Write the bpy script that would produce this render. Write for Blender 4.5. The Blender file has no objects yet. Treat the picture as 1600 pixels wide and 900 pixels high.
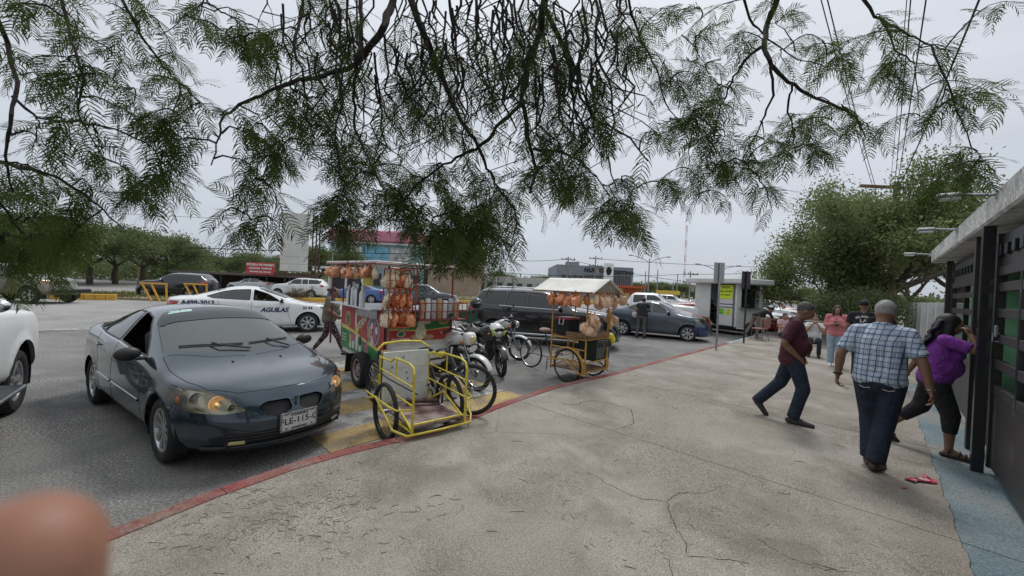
import bpy, bmesh, math, random
import numpy as np
from mathutils import Vector, Matrix, Euler
from mathutils.geometry import delaunay_2d_cdt
R = math.radians
pi = math.pi
rnd = random.Random(7)
C = bpy.context.scene.collection
SC = bpy.context.scene

# ---------------------------------------------------------------- camera, sky, sun, exposure
CAMZ, FPX, ROLL, PITCH = 1.85, 610.0, 0.047, 0.0063
cam_d = bpy.data.cameras.new('camera')
cam = bpy.data.objects.new('camera', cam_d); C.objects.link(cam)
cam_d.sensor_width = 36.0
cam_d.lens = 36.0 * FPX / 1600.0
cam_d.clip_start = 0.01; cam_d.clip_end = 3000
cam_d.dof.use_dof = True; cam_d.dof.focus_distance = 5.5; cam_d.dof.aperture_fstop = 6.0
cam.matrix_world = Matrix.Translation((0, 0, CAMZ)) @ Matrix.Rotation(-PITCH, 4, 'X') @ Matrix.Rotation(pi/2, 4, 'X') @ Matrix.Rotation(ROLL, 4, 'Z')
SC.camera = cam

W = bpy.data.worlds.new('World'); SC.world = W; W.use_nodes = True
wn = W.node_tree; wn.nodes.clear()
def wnode(t, **k):
    n = wn.nodes.new(t)
    for a, b in k.items(): setattr(n, a, b)
    return n
sky = wnode('ShaderNodeTexSky', sky_type='NISHITA', sun_disc=False, sun_elevation=R(58), sun_rotation=R(25))
sky.dust_density = 3.0
tc = wnode('ShaderNodeTexCoord'); mp = wnode('ShaderNodeMapping'); mp.inputs['Scale'].default_value = (1, 1, 3.2)
nz = wnode('ShaderNodeTexNoise'); nz.inputs['Scale'].default_value = 1.7; nz.inputs['Detail'].default_value = 5; nz.inputs['Roughness'].default_value = .55
sep = wnode('ShaderNodeSeparateXYZ')
grad = wnode('ShaderNodeValToRGB')                # an overcast sky: a little brighter towards the zenith
grad.color_ramp.elements[0].position = 0.0; grad.color_ramp.elements[0].color = (5.6, 6.1, 6.8, 1)
grad.color_ramp.elements[1].position = 1.0; grad.color_ramp.elements[1].color = (10.2, 10.6, 11.1, 1)
e = grad.color_ramp.elements.new(.35); e.color = (7.1, 7.5, 8.1, 1)
cr = wnode('ShaderNodeValToRGB')
cr.color_ramp.elements[0].position = .3; cr.color_ramp.elements[0].color = (.86, .87, .89, 1)
cr.color_ramp.elements[1].position = .7; cr.color_ramp.elements[1].color = (1.06, 1.06, 1.06, 1)
mul = wnode('ShaderNodeMix', data_type='RGBA', blend_type='MULTIPLY'); mul.inputs[0].default_value = 1
mix = wnode('ShaderNodeMix', data_type='RGBA'); mix.inputs[0].default_value = .93
bg = wnode('ShaderNodeBackground'); bg.inputs[1].default_value = .1
out = wnode('ShaderNodeOutputWorld')
L = wn.links.new
L(tc.outputs['Generated'], mp.inputs[0]); L(mp.outputs[0], nz.inputs[0]); L(nz.outputs[0], cr.inputs[0])
L(tc.outputs['Generated'], sep.inputs[0]); L(sep.outputs[2], grad.inputs[0])
L(grad.outputs[0], mul.inputs[6]); L(cr.outputs[0], mul.inputs[7])
L(sky.outputs[0], mix.inputs[6]); L(mul.outputs[2], mix.inputs[7]); L(mix.outputs[2], bg.inputs[0]); L(bg.outputs[0], out.inputs[0])
sun_d = bpy.data.lights.new('sun', 'SUN'); sun_d.energy = 1.5; sun_d.angle = R(14); sun_d.color = (1, .97, .93)
sun = bpy.data.objects.new('sun', sun_d); C.objects.link(sun)
# the sky's sun_rotation is measured from +Y clockwise; the lamp shines from the same place
sun.rotation_euler = Vector((math.sin(R(25))*math.cos(R(58)), math.cos(R(25))*math.cos(R(58)), math.sin(R(58)))).to_track_quat('Z', 'Y').to_euler()
SC.view_settings.view_transform = 'Standard'; SC.view_settings.look = 'None'
SC.view_settings.exposure = 0.0; SC.view_settings.gamma = 1
SC.cycles.max_bounces = 6; SC.cycles.transparent_max_bounces = 12; SC.cycles.use_denoising = True
SC.render.film_transparent = False

# ---------------------------------------------------------------- image <-> place
def ray(u, v):
    U = (u-800)/FPX; V = (v-450)/FPX
    c, s = math.cos(ROLL), math.sin(ROLL)
    a = U*c + V*s; b = -U*s + V*c
    c, s = math.cos(PITCH), math.sin(PITCH)
    return np.array([a, c - s*b, -s - c*b])
def G(u, v, z=0.0):
    d = ray(u, v); t = (z-CAMZ)/d[2]
    return Vector((d[0]*t, d[1]*t, z))
def AT(u, v, Y):
    d = ray(u, v); t = Y/d[1]
    return Vector((d[0]*t, Y, CAMZ + d[2]*t))
SD = Vector((.682, .731, 0)); SN = Vector((-.731, .682, 0))     # along the street, towards the road
def SF(d, n, z=0.0): return SD*d + SN*n + Vector((0, 0, z))
SANG = math.atan2(.731, .682)
PAVE = 0.14

# ---------------------------------------------------------------- materials
_m = {}
def mat(name, col, rough=.6, metal=0.0, var=.12, scale=6, bump=0.0, bscale=60, coat=0.0, col2=None, spec=None, emit=None, es=1.0, detail=4, alpha=None, trans=0.0):
    if name in _m: return _m[name]
    m = bpy.data.materials.new(name); m.use_nodes = True
    nt = m.node_tree; b = nt.nodes['Principled BSDF']
    b.inputs['Roughness'].default_value = rough; b.inputs['Metallic'].default_value = metal
    b.inputs['Coat Weight'].default_value = coat; b.inputs['Coat Roughness'].default_value = .04
    if spec is not None: b.inputs['Specular IOR Level'].default_value = spec
    if trans: b.inputs['Transmission Weight'].default_value = trans
    tcn = nt.nodes.new('ShaderNodeTexCoord')
    if var > 0:
        n = nt.nodes.new('ShaderNodeTexNoise'); n.inputs['Scale'].default_value = scale; n.inputs['Detail'].default_value = detail
        nt.links.new(tcn.outputs['Object'], n.inputs[0])
        r = nt.nodes.new('ShaderNodeValToRGB')
        a = [max(0, c*(1-var)) for c in col]; c2 = col2 if col2 else [min(1, c*(1+var)) for c in col]
        r.color_ramp.elements[0].position = .32; r.color_ramp.elements[0].color = (*a, 1)
        r.color_ramp.elements[1].position = .68; r.color_ramp.elements[1].color = (*c2, 1)
        nt.links.new(n.outputs[0], r.inputs[0]); nt.links.new(r.outputs[0], b.inputs['Base Color'])
    else: b.inputs['Base Color'].default_value = (*col, 1)
    if bump > 0:
        n2 = nt.nodes.new('ShaderNodeTexNoise'); n2.inputs['Scale'].default_value = bscale; n2.inputs['Detail'].default_value = 3
        bp = nt.nodes.new('ShaderNodeBump'); bp.inputs['Strength'].default_value = bump; bp.inputs['Distance'].default_value = .01
        nt.links.new(tcn.outputs['Object'], n2.inputs[0]); nt.links.new(n2.outputs[0], bp.inputs['Height']); nt.links.new(bp.outputs[0], b.inputs['Normal'])
    if emit: b.inputs['Emission Color'].default_value = (*emit, 1); b.inputs['Emission Strength'].default_value = es
    _m[name] = m; return m

def glass_mat(name, tint, gloss=1.0, rough=.02):
    """thin tinted pane: mirror by fresnel over a tinted see-through sheet"""
    if name in _m: return _m[name]
    m = bpy.data.materials.new(name); m.use_nodes = True; nt = m.node_tree; nt.nodes.clear()
    t = nt.nodes.new('ShaderNodeBsdfTransparent'); t.inputs[0].default_value = (*tint, 1)
    g = nt.nodes.new('ShaderNodeBsdfGlossy'); g.inputs['Roughness'].default_value = rough; g.inputs[0].default_value = (gloss, gloss, gloss, 1)
    f = nt.nodes.new('ShaderNodeFresnel'); f.inputs[0].default_value = 1.52
    mth = nt.nodes.new('ShaderNodeMath'); mth.operation = 'MULTIPLY_ADD'; mth.inputs[1].default_value = 1.25; mth.inputs[2].default_value = .02; mth.use_clamp = True
    mx = nt.nodes.new('ShaderNodeMixShader'); o = nt.nodes.new('ShaderNodeOutputMaterial')
    nt.links.new(f.outputs[0], mth.inputs[0]); nt.links.new(mth.outputs[0], mx.inputs[0]); nt.links.new(t.outputs[0], mx.inputs[1]); nt.links.new(g.outputs[0], mx.inputs[2]); nt.links.new(mx.outputs[0], o.inputs[0])
    _m[name] = m; return m

def leaf_mat(name, c1, c2, trans=.35, scale=1.5):
    if name in _m: return _m[name]
    m = bpy.data.materials.new(name); m.use_nodes = True; nt = m.node_tree; nt.nodes.clear()
    tcn = nt.nodes.new('ShaderNodeTexCoord'); n = nt.nodes.new('ShaderNodeTexNoise'); n.inputs['Scale'].default_value = scale; n.inputs['Detail'].default_value = 5
    r = nt.nodes.new('ShaderNodeValToRGB'); r.color_ramp.elements[0].position = .35; r.color_ramp.elements[1].position = .65
    r.color_ramp.elements[0].color = (*c1, 1); r.color_ramp.elements[1].color = (*c2, 1)
    d = nt.nodes.new('ShaderNodeBsdfDiffuse'); t = nt.nodes.new('ShaderNodeBsdfTranslucent'); mx = nt.nodes.new('ShaderNodeMixShader'); mx.inputs[0].default_value = trans
    o = nt.nodes.new('ShaderNodeOutputMaterial')
    nt.links.new(tcn.outputs['Object'], n.inputs[0]); nt.links.new(n.outputs[0], r.inputs[0])
    for q in (d, t): nt.links.new(r.outputs[0], q.inputs[0])
    nt.links.new(d.outputs[0], mx.inputs[1]); nt.links.new(t.outputs[0], mx.inputs[2]); nt.links.new(mx.outputs[0], o.inputs[0])
    _m[name] = m; return m

# ---------------------------------------------------------------- mesh helper
I4 = Matrix.Identity(4)
def TR(x=0, y=0, z=0, rx=0, ry=0, rz=0, s=1):
    return Matrix.Translation((x, y, z)) @ Euler((rx, ry, rz)).to_matrix().to_4x4() @ Matrix.Scale(s, 4)
class MB:
    def __init__(s): s.v = []; s.f = []; s.m = []; s.M = I4; s.mi = 0
    def add(s, vs, fs):
        o = len(s.v); M = s.M
        s.v.extend([tuple(M @ Vector(p)) for p in vs] if M is not I4 else [tuple(p) for p in vs])
        s.f.extend([tuple(i+o for i in f) for f in fs]); s.m.extend([s.mi]*len(fs)); return s
    def box(s, c, d, b=0.0, rz=0, rx=0, ry=0):
        x, y, z = d[0]/2, d[1]/2, d[2]/2
        M = Matrix.Translation(c) @ Euler((rx, ry, rz)).to_matrix().to_4x4()
        if b <= 0:
            vs = [(i*x, j*y, k*z) for i in (-1, 1) for j in (-1, 1) for k in (-1, 1)]
            fs = [(0, 1, 3, 2), (4, 6, 7, 5), (0, 4, 5, 1), (2, 3, 7, 6), (0, 2, 6, 4), (1, 5, 7, 3)]
        else:
            b = min(b, x*.98, y*.98, z*.98); vs = []; fs = []
            ix = {}
            for i in (-1, 1):
                for j in (-1, 1):
                    for k in (-1, 1):
                        for a, p in enumerate(((i*x, j*(y-b), k*(z-b)), (i*(x-b), j*y, k*(z-b)), (i*(x-b), j*(y-b), k*z))):
                            ix[(i, j, k, a)] = len(vs); vs.append(p)
            for i in (-1, 1):
                fs.append([ix[(i, j, k, 0)] for j, k in ((-1, -1), (1, -1), (1, 1), (-1, 1))][::i])
                fs.append([ix[(j, i, k, 1)] for j, k in ((-1, -1), (1, -1), (1, 1), (-1, 1))][::-i])
                fs.append([ix[(j, k, i, 2)] for j, k in ((-1, -1), (1, -1), (1, 1), (-1, 1))][::i])
            for i in (-1, 1):
                for j in (-1, 1):
                    fs.append([ix[(i, j, -1, 0)], ix[(i, j, 1, 0)], ix[(i, j, 1, 1)], ix[(i, j, -1, 1)]][::-i*j])
                    fs.append([ix[(i, -1, j, 0)], ix[(i, 1, j, 0)], ix[(i, 1, j, 2)], ix[(i, -1, j, 2)]][::i*j])
                    fs.append([ix[(-1, i, j, 1)], ix[(1, i, j, 1)], ix[(1, i, j, 2)], ix[(-1, i, j, 2)]][::-i*j])
                    for k in (-1, 1): fs.append([ix[(i, j, k, 0)], ix[(i, j, k, 1)], ix[(i, j, k, 2)]][::i*j*k])
        return s.add([M @ Vector(p) for p in vs], fs)
    def tube(s, pts, r, n=8, closed=False, cap=True):
        P = [Vector(p) for p in pts]; N = len(P)
        rr = r if hasattr(r, '__len__') else [r]*N
        T = []
        for i in range(N):
            a = P[i-1] if (i > 0 or closed) else P[i]; b = P[(i+1) % N] if (i < N-1 or closed) else P[i]
            t = (b-a); T.append(t.normalized() if t.length > 1e-9 else Vector((0, 0, 1)))
        up = Vector((0, 0, 1)) if abs(T[0].z) < .9 else Vector((1, 0, 0))
        X = T[0].cross(up).normalized(); vs = []
        for i in range(N):
            X = (X - T[i]*X.dot(T[i])); X = X.normalized() if X.length > 1e-6 else T[i].orthogonal().normalized()
            Yv = T[i].cross(X)
            for k in range(n):
                a = 2*pi*k/n; vs.append(P[i] + (X*math.cos(a) + Yv*math.sin(a))*rr[i])
        fs = []
        for i in range(N if closed else N-1):
            j = (i+1) % N
            for k in range(n): fs.append((i*n+k, i*n+(k+1) % n, j*n+(k+1) % n, j*n+k))
        if cap and not closed: fs.append(tuple(range(n))[::-1]); fs.append(tuple((N-1)*n+k for k in range(n)))
        return s.add(vs, fs)
    def lathe(s, prof, n=24, M=I4, a0=0, a1=2*pi):
        full = abs(a1-a0-2*pi) < 1e-6; k = n if full else n+1
        vs = []
        for i in range(k):
            a = a0+(a1-a0)*i/n
            for r, z in prof: vs.append(M @ Vector((r*math.cos(a), r*math.sin(a), z)))
        m = len(prof); fs = []
        for i in range(n):
            j = (i+1) % k
            for q in range(m-1): fs.append((i*m+q, j*m+q, j*m+q+1, i*m+q+1))
        return s.add(vs, fs)
    def ell(s, c, r, nu=16, nv=10, rot=None):
        M = Matrix.Translation(c) @ (rot.to_4x4() if rot is not None else I4)
        vs = [M @ Vector((0, 0, r[2]))]; 
        for i in range(1, nv):
            t = pi*i/nv
            for k in range(nu):
                a = 2*pi*k/nu; vs.append(M @ Vector((r[0]*math.sin(t)*math.cos(a), r[1]*math.sin(t)*math.sin(a), r[2]*math.cos(t))))
        vs.append(M @ Vector((0, 0, -r[2]))); fs = []
        for k in range(nu): fs.append((0, 1+k, 1+(k+1) % nu))
        for i in range(nv-2):
            for k in range(nu): fs.append((1+i*nu+k, 1+(i+1)*nu+k, 1+(i+1)*nu+(k+1) % nu, 1+i*nu+(k+1) % nu))
        b = 1+(nv-2)*nu
        for k in range(nu): fs.append((b+k, len(vs)-1, b+(k+1) % nu))
        return s.add(vs, fs)
    def prism(s, poly, h, M=I4, b=0.0):
        """poly: 2-D outline (ccw), pushed h along z of M"""
        n = len(poly)
        vs = [M @ Vector((p[0], p[1], 0)) for p in poly] + [M @ Vector((p[0], p[1], h)) for p in poly]
        fs = [tuple(range(n))[::-1], tuple(range(n, 2*n))] + [(i, (i+1) % n, n+(i+1) % n, n+i) for i in range(n)]
        return s.add(vs, fs)
    def loft(s, rings, closed=True, cap=True):
        n = len(rings[0]); vs = [p for r in rings for p in r]; fs = []
        for i in range(len(rings)-1):
            for k in range(n if closed else n-1): fs.append((i*n+k, i*n+(k+1) % n, (i+1)*n+(k+1) % n, (i+1)*n+k))
        if cap and closed: fs.append(tuple(range(n))[::-1]); fs.append(tuple((len(rings)-1)*n+k for k in range(n)))
        return s.add(vs, fs)
    def mesh(s, name, mats, smooth=35):
        me = bpy.data.meshes.new(name); me.from_pydata(s.v, [], s.f)
        for m in (mats if isinstance(mats, (list, tuple)) else [mats]): me.materials.append(m)
        if any(s.m): me.polygons.foreach_set('material_index', s.m)
        if smooth:
            me.polygons.foreach_set('use_smooth', [True]*len(s.f)); me.set_sharp_from_angle(angle=R(smooth))
        me.update(); return me
    def obj(s, name, mats, parent=None, smooth=35, **k):
        o = bpy.data.objects.new(name, s.mesh(name, mats, smooth)); C.objects.link(o)
        if parent is not None: o.parent = parent
        for a, b in k.items(): o[a] = b
        return o
def thing(name, label, cat, loc=(0, 0, 0), rz=0, group=None, rx=0, ry=0, scale=1):
    o = bpy.data.objects.new(name, None); C.objects.link(o); o.empty_display_size = .1
    o.location = loc; o.rotation_euler = (rx, ry, rz); o.scale = (scale,)*3
    o['label'] = label; o['category'] = cat
    if group: o['group'] = group
    return o
def tag(o, label=None, cat=None, group=None, kind=None):
    if label: o['label'] = label
    if cat: o['category'] = cat
    if group: o['group'] = group
    if kind: o['kind'] = kind
    return o
def dup(root, loc, rz, label=None, group=None):
    r = root.copy(); C.objects.link(r); r.location = loc; r.rotation_euler = (0, 0, rz)
    if label: r['label'] = label
    if group: r['group'] = group
    for ch in list(root.children):
        c = ch.copy(); C.objects.link(c); c.parent = r
        for g in ch.children:
            d = g.copy(); C.objects.link(d); d.parent = c
    return r
def text(s, size, m, parent, M, shear=0, align='CENTER', extrude=.001, name='lettering', space=1.0, bold=0.0):
    cu = bpy.data.curves.new(name, 'FONT'); cu.body = s; cu.size = size; cu.align_x = align; cu.align_y = 'CENTER'
    cu.extrude = extrude; cu.shear = shear; cu.space_character = space; cu.offset = bold; cu.resolution_u = 3
    cu.materials.append(m)
    t = bpy.data.objects.new(name, cu); C.objects.link(t); bpy.context.view_layer.update()
    me = bpy.data.meshes.new_from_object(t.evaluated_get(bpy.context.evaluated_depsgraph_get())); bpy.data.objects.remove(t)
    me.materials.clear(); me.materials.append(m)
    o = bpy.data.objects.new(name, me); C.objects.link(o); o.parent = parent; o.matrix_local = M; return o
def link_mesh(name, me, parent=None):
    o = bpy.data.objects.new(name, me); C.objects.link(o)
    if parent is not None: o.parent = parent
    return o
# ---------------------------------------------------------------- shared materials
RUB = mat('rubber', (.022, .022, .024), .85, var=.3, scale=30, bump=.2, bscale=120)
BLK = mat('black_plastic', (.02, .02, .022), .45, var=.2, scale=12)
MBLK = mat('matt_black', (.012, .012, .013), .8, var=0)
CHR = mat('chrome', (.75, .76, .78), .12, 1.0, var=.05)
STL = mat('steel', (.38, .39, .4), .35, 1.0, var=.2, scale=20)
ALU = mat('alloy', (.5, .51, .52), .32, .9, var=.12, scale=25)
DKM = mat('dark_metal', (.05, .05, .055), .4, .7, var=.3, scale=20)
WHP = mat('white_paint', (.72, .73, .72), .4, var=.06, scale=3, coat=.2)
WHD = mat('dirty_white_paint', (.60, .60, .58), .5, var=.16, scale=4, bump=.05)
RED = mat('red_paint', (.33, .018, .022), .4, var=.15, coat=.2)
YEL = mat('yellow_frame_paint', (.62, .50, .045), .38, var=.16, scale=9, coat=.2, bump=.06, bscale=40)
ORY = mat('ochre_frame_paint', (.52, .27, .045), .45, var=.22, scale=12, bump=.05)
SKIN = mat('skin', (.30, .165, .105), .55, var=.1, scale=14, bump=.05, bscale=90)
SKIND = mat('tanned_skin', (.215, .112, .07), .55, var=.1, scale=14, bump=.05, bscale=90)
HAIRB = mat('black_hair', (.012, .011, .012), .5, var=.4, scale=40, bump=.6, bscale=90)
HAIRG = mat('grey_hair', (.30, .285, .28), .75, var=.35, scale=30, bump=.5, bscale=140)
HAIRM = mat('dark_grey_hair', (.06, .056, .055), .6, var=.7, scale=26, bump=.5, bscale=120)
WOOD = mat('wood', (.21, .12, .06), .7, var=.3, scale=8, bump=.2, bscale=50)

# ---------------------------------------------------------------- ground materials
def ground_mat(name, c1, c2, c3, s1, s2, speck=0.0, speckcol=(.5, .5, .48), bump=.3, bs=220, rough=.85, s3=.35, cracks=0.0, obj=False, sp=0.62, spscale=180, stretch=None):
    m = bpy.data.materials.new(name); m.use_nodes = True; nt = m.node_tree; b = nt.nodes['Principled BSDF']
    b.inputs['Roughness'].default_value = rough; b.inputs['Specular IOR Level'].default_value = .25
    g = nt.nodes.new('ShaderNodeNewGeometry') if not obj else nt.nodes.new('ShaderNodeTexCoord')
    P = g.outputs['Position'] if not obj else g.outputs['Object']
    def noise(sc, det=5, ro=.6, dis=0):
        n = nt.nodes.new('ShaderNodeTexNoise'); n.inputs['Scale'].default_value = sc; n.inputs['Detail'].default_value = det; n.inputs['Roughness'].default_value = ro
        n.inputs['Distortion'].default_value = dis
        nt.links.new(P, n.inputs[0]); return n
    def ramp(n, p0, p1, a, b2):
        r = nt.nodes.new('ShaderNodeValToRGB'); r.color_ramp.elements[0].position = p0; r.color_ramp.elements[1].position = p1
        r.color_ramp.elements[0].color = (*a, 1); r.color_ramp.elements[1].color = (*b2, 1); nt.links.new(n.outputs[0], r.inputs[0]); return r
    def mixc(f, a, b2, t='MIX'):
        x = nt.nodes.new('ShaderNodeMix'); x.data_type = 'RGBA'; x.blend_type = t
        if isinstance(f, float): x.inputs[0].default_value = f
        else: nt.links.new(f, x.inputs[0])
        nt.links.new(a, x.inputs[6])
        if hasattr(b2, 'is_output'): nt.links.new(b2, x.inputs[7])
        else: x.inputs[7].default_value = (*b2, 1)
        return x.outputs[2]
    base = ramp(noise(s1, 7, .65, .4), .38, .62, c1, c2).outputs[0]
    big = ramp(noise(s3, 4, .55), .45, .62, (0, 0, 0), (1, 1, 1)).outputs[0]
    base = mixc(big, base, c3)
    fine = ramp(noise(s2, 3, .7), .36, .64, (.62, .62, .62), (1.35, 1.35, 1.35)).outputs[0]
    base = mixc(1.0, base, fine, 'MULTIPLY')
    if speck > 0:
        sn = ramp(noise(spscale, 2, .5), sp, sp+.05, (0, 0, 0), (1, 1, 1)).outputs[0]
        msk = ramp(noise(.8, 5, .6, .3), .42, .6, (0, 0, 0), (speck,)*3).outputs[0]
        f = nt.nodes.new('ShaderNodeMath'); f.operation = 'MULTIPLY'; nt.links.new(sn, f.inputs[0]); nt.links.new(msk, f.inputs[1])
        base = mixc(f.outputs[0], base, speckcol)
    if cracks > 0:
        v = nt.nodes.new('ShaderNodeTexVoronoi'); v.feature = 'DISTANCE_TO_EDGE'; v.inputs['Scale'].default_value = .42
        nn = noise(2.2, 6, .7); vm = nt.nodes.new('ShaderNodeMix'); vm.data_type = 'RGBA'; vm.inputs[0].default_value = .09
        nt.links.new(P, vm.inputs[6]); nt.links.new(nn.outputs[1], vm.inputs[7]); nt.links.new(vm.outputs[2], v.inputs[0])
        cr_ = ramp(v, 0.0, .006, (cracks,)*3, (0, 0, 0)).outputs[0]
        cm = ramp(noise(.35, 3, .5), .5, .56, (0, 0, 0), (1, 1, 1)).outputs[0]
        f = nt.nodes.new('ShaderNodeMath'); f.operation = 'MULTIPLY'; nt.links.new(cr_, f.inputs[0]); nt.links.new(cm, f.inputs[1])
        base = mixc(f.outputs[0], base, (.05, .045, .04))
    nt.links.new(base, b.inputs['Base Color'])
    bp = nt.nodes.new('ShaderNodeBump'); bp.inputs['Strength'].default_value = bump; bp.inputs['Distance'].default_value = .006
    nt.links.new(noise(bs, 3, .6).outputs[0], bp.inputs['Height']); nt.links.new(bp.outputs[0], b.inputs['Normal'])
    return m
ASPH = ground_mat('asphalt', (.115, .113, .11), (.175, .171, .165), (.20, .195, .185), 2.2, 48, 1.0, (.42, .41, .39), 1.0, 70, s3=.22, sp=.55, spscale=50)
ROADM = ground_mat('worn_road', (.24, .235, .225), (.31, .303, .29), (.34, .33, .315), .8, 40, .2, (.4, .39, .37), .2, 120, s3=.1)
CONC = ground_mat('concrete', (.235, .208, .173), (.385, .355, .312), (.315, .288, .248), 1.3, 105, .75, (.11, .09, .07), .6, 150, s3=.6, cracks=.35, sp=.50, spscale=110)
CONB = ground_mat('joint_dirt', (.10, .085, .07), (.15, .13, .1), (.12, .1, .08), 3, 60)
KERB = ground_mat('red_kerb_paint', (.21, .05, .045), (.27, .08, .07), (.23, .15, .125), 4, 60, .9, (.3, .27, .24), .5, 150, s3=2.6, sp=.55)
BLUE = ground_mat('worn_blue_paint', (.13, .195, .22), (.205, .26, .28), (.27, .265, .25), 2.6, 60, .8, (.2, .2, .2), .3, 150, s3=1.1, sp=.56)
WLINE = ground_mat('worn_white_paint', (.42, .41, .39), (.55, .54, .52), (.22, .21, .2), 5, 60, .9, (.15, .15, .15), .4, 150, s3=3, sp=.5)
YLINE = ground_mat('worn_yellow_paint', (.43, .30, .11), (.50, .37, .16), (.3, .24, .15), 5, 60, .8, (.18, .17, .16), .4, 150, s3=3, sp=.52)
YKERB = ground_mat('yellow_kerb_paint', (.58, .33, .05), (.68, .40, .08), (.5, .32, .1), 3, 60)
DIRT = ground_mat('dry_ground', (.22, .19, .14), (.3, .26, .19), (.14, .15, .08), .4, 20, s3=.08)
GRASSG = ground_mat('verge_soil', (.13, .14, .06), (.2, .19, .1), (.24, .2, .13), .9, 20, s3=.3)

def sheet(name, pts, z, m, kind='structure', thick=None):
    b = MB()
    if thick is None: b.add([(p[0], p[1], z) for p in pts], [tuple(range(len(pts)))])
    else: b.prism([(p[0], p[1]) for p in pts], thick, Matrix.Translation((0, 0, z-thick)))
    o = b.obj(name, m, None, 0); 
    if kind: o['kind'] = kind
    return o
# ground far and wide
b = MB(); b.add([(-1500, -600, -.06), (1500, -600, -.06), (1500, 1500, -.06), (-1500, 1500, -.06)], [(0, 1, 2, 3)])
tag(b.obj('ground', DIRT, None, 0), kind='structure')
sheet('parking_lot', [(-60, -40), (60, -40), (200, 140), (120, 200), (-80, 60)], 0.0, ASPH)
# lighter worn carriageway beyond the parking strip
sheet('road', [SF(-60, 16.8), SF(160, 16.8), SF(160, 75), SF(-60, 75)], .004, ROADM)
ln = MB()
for k in range(60):
    a = -50+k*1.8; j = rnd.uniform(-.03, .03)
    ln.add([SF(a, 16.62+j, .008), SF(a+1.8, 16.62-j, .008), SF(a+1.8, 16.95-j, .008), SF(a, 16.95+j, .008)], [(0, 1, 2, 3)])
tag(ln.obj('edge_line', WLINE, None, 0), kind='structure')
# median with yellow kerbs
med_near = [G(-400, 459), G(75, 467), G(180, 468), G(340, 474.5), G(500, 470.5), G(720, 469), G(1000, 474)]
med_far = [G(-400, 451), G(100, 458), G(300, 459.5), G(500, 464), G(720, 463), G(1000, 468.5)]
med = MB(); md = [(p.x, p.y) for p in med_near] + [(p.x, p.y) for p in med_far[::-1]]
med.prism(md[::-1] if False else md, .12, Matrix.Translation((0, 0, 0)))
tag(med.obj('median', GRASSG, None, 0), kind='structure')
def kerbrun(pts, w, h, m, z=0):
    b = MB(); N = len(pts); Ls = []
    for i in range(N):
        t = (pts[min(i+1, N-1)]-pts[max(i-1, 0)]).normalized(); n = Vector((-t.y, t.x, 0))
        Ls.append((pts[i], pts[i]+n*w))
    rings = [[Vector((a.x, a.y, z)), Vector((a.x, a.y, z+h-.02)), Vector((a.x, a.y, z+h))+(bb-a)*.08, Vector((bb.x, bb.y, z+h)), Vector((bb.x, bb.y, z))] for a, bb in Ls]
    b.loft(rings); return b
def lerp(a, b, t): return a+(b-a)*t
kr = thing('yellow_kerb', 'painted yellow kerb of the median behind the grey sedan, left stretch', 'kerb')
P0, P1 = G(76, 468), G(181, 469.3)
for k in range(6):
    kerbrun([lerp(P0, P1, k/6+.004), lerp(P0, P1, (k+1)/6-.004)], .25, .32, YKERB).obj('kerb_block', YKERB, kr, 30)
kr = thing('yellow_kerb', 'painted yellow kerb of the median behind the walking woman', 'kerb')
P0, P1 = G(455, 472.5), G(1000, 476)
for k in range(10):
    kerbrun([lerp(P0, P1, k/10+.003), lerp(P0, P1, (k+1)/10-.003)], .3, .3, YKERB).obj('kerb_block', YKERB, kr, 30)
# far side of the avenue
sheet('far_pavement', [G(-600, 442), G(300, 445.5), G(520, 448), G(760, 452), G(760, 447), G(520, 444), G(300, 441), G(-600, 436)], .01, ROADM)

# pavement: slabs cast side by side, gap between them
KB = [(-9, 3.55), (-3, 3.55), (.08, 3.55), (.7, 3.72), (1.26, 3.81), (1.7, 3.81), (2.09, 3.77), (2.45, 3.71), (2.8, 3.70), (3.37, 3.79), (3.8, 3.87), (4.23, 3.93), (5.46, 4.04), (7.17, 3.94), (11.1, 3.93), (16, 3.9), (30, 3.9), (60, 3.9)]
def kn(d):
    return float(np.interp(d, [a for a, _ in KB], [n for _, n in KB]))
EDG = -.52
def edge_pts(a, c, off=0.0):
    n_ = max(2, int((c-a)/.09)); return [SF(a+(c-a)*i/n_, EDG+off+.007*math.sin((a+(c-a)*i/n_)*7.3)+.005*math.sin((a+(c-a)*i/n_)*19.1+1)+.004*math.sin((a+(c-a)*i/n_)*43)) for i in range(n_+1)]
sheet('pavement', [SF(-12, -6), SF(60, -6)] + [SF(d, n-.02) for d, n in KB[::-1]], PAVE-.012, CONB, thick=.16)
pv = bpy.data.objects['pavement']
js = [-12, -6.1, -3.5, -.9, 4.36, 6.92, 9.5, 12.1, 14.7, 17.3, 19.9, 22.5, 25.2, 30, 40, 60]
for i in range(len(js)-1):
    a, c = js[i]+.006, js[i+1]-.006
    ds = sorted([a, c] + [d for d, _ in KB if a < d < c])
    inner = 0.0
    jit = rnd.uniform(-.01, .01)
    poly = edge_pts(a, c) + [SF(d, kn(d)-.135) for d in ds[::-1]]
    b = MB(); b.prism([(p.x, p.y) for p in poly], .03, Matrix.Translation((0, 0, PAVE-.03+rnd.uniform(-.0015, .0015))))
    b.obj('slab', CONC, pv, 0)
    poly = [SF(a, EDG-.01-4.9), SF(c, EDG-.01-4.9)] + edge_pts(a, c, -.005)[::-1]
    if c < 13:
        b = MB(); b.prism([(p.x, p.y) for p in poly], .03, Matrix.Translation((0, 0, PAVE-.034))); b.obj('slab', BLUE, pv, 0)
    else:
        b = MB(); b.prism([(p.x, p.y) for p in poly], .03, Matrix.Translation((0, 0, PAVE-.03))); b.obj('slab', CONC, pv, 0)
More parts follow.
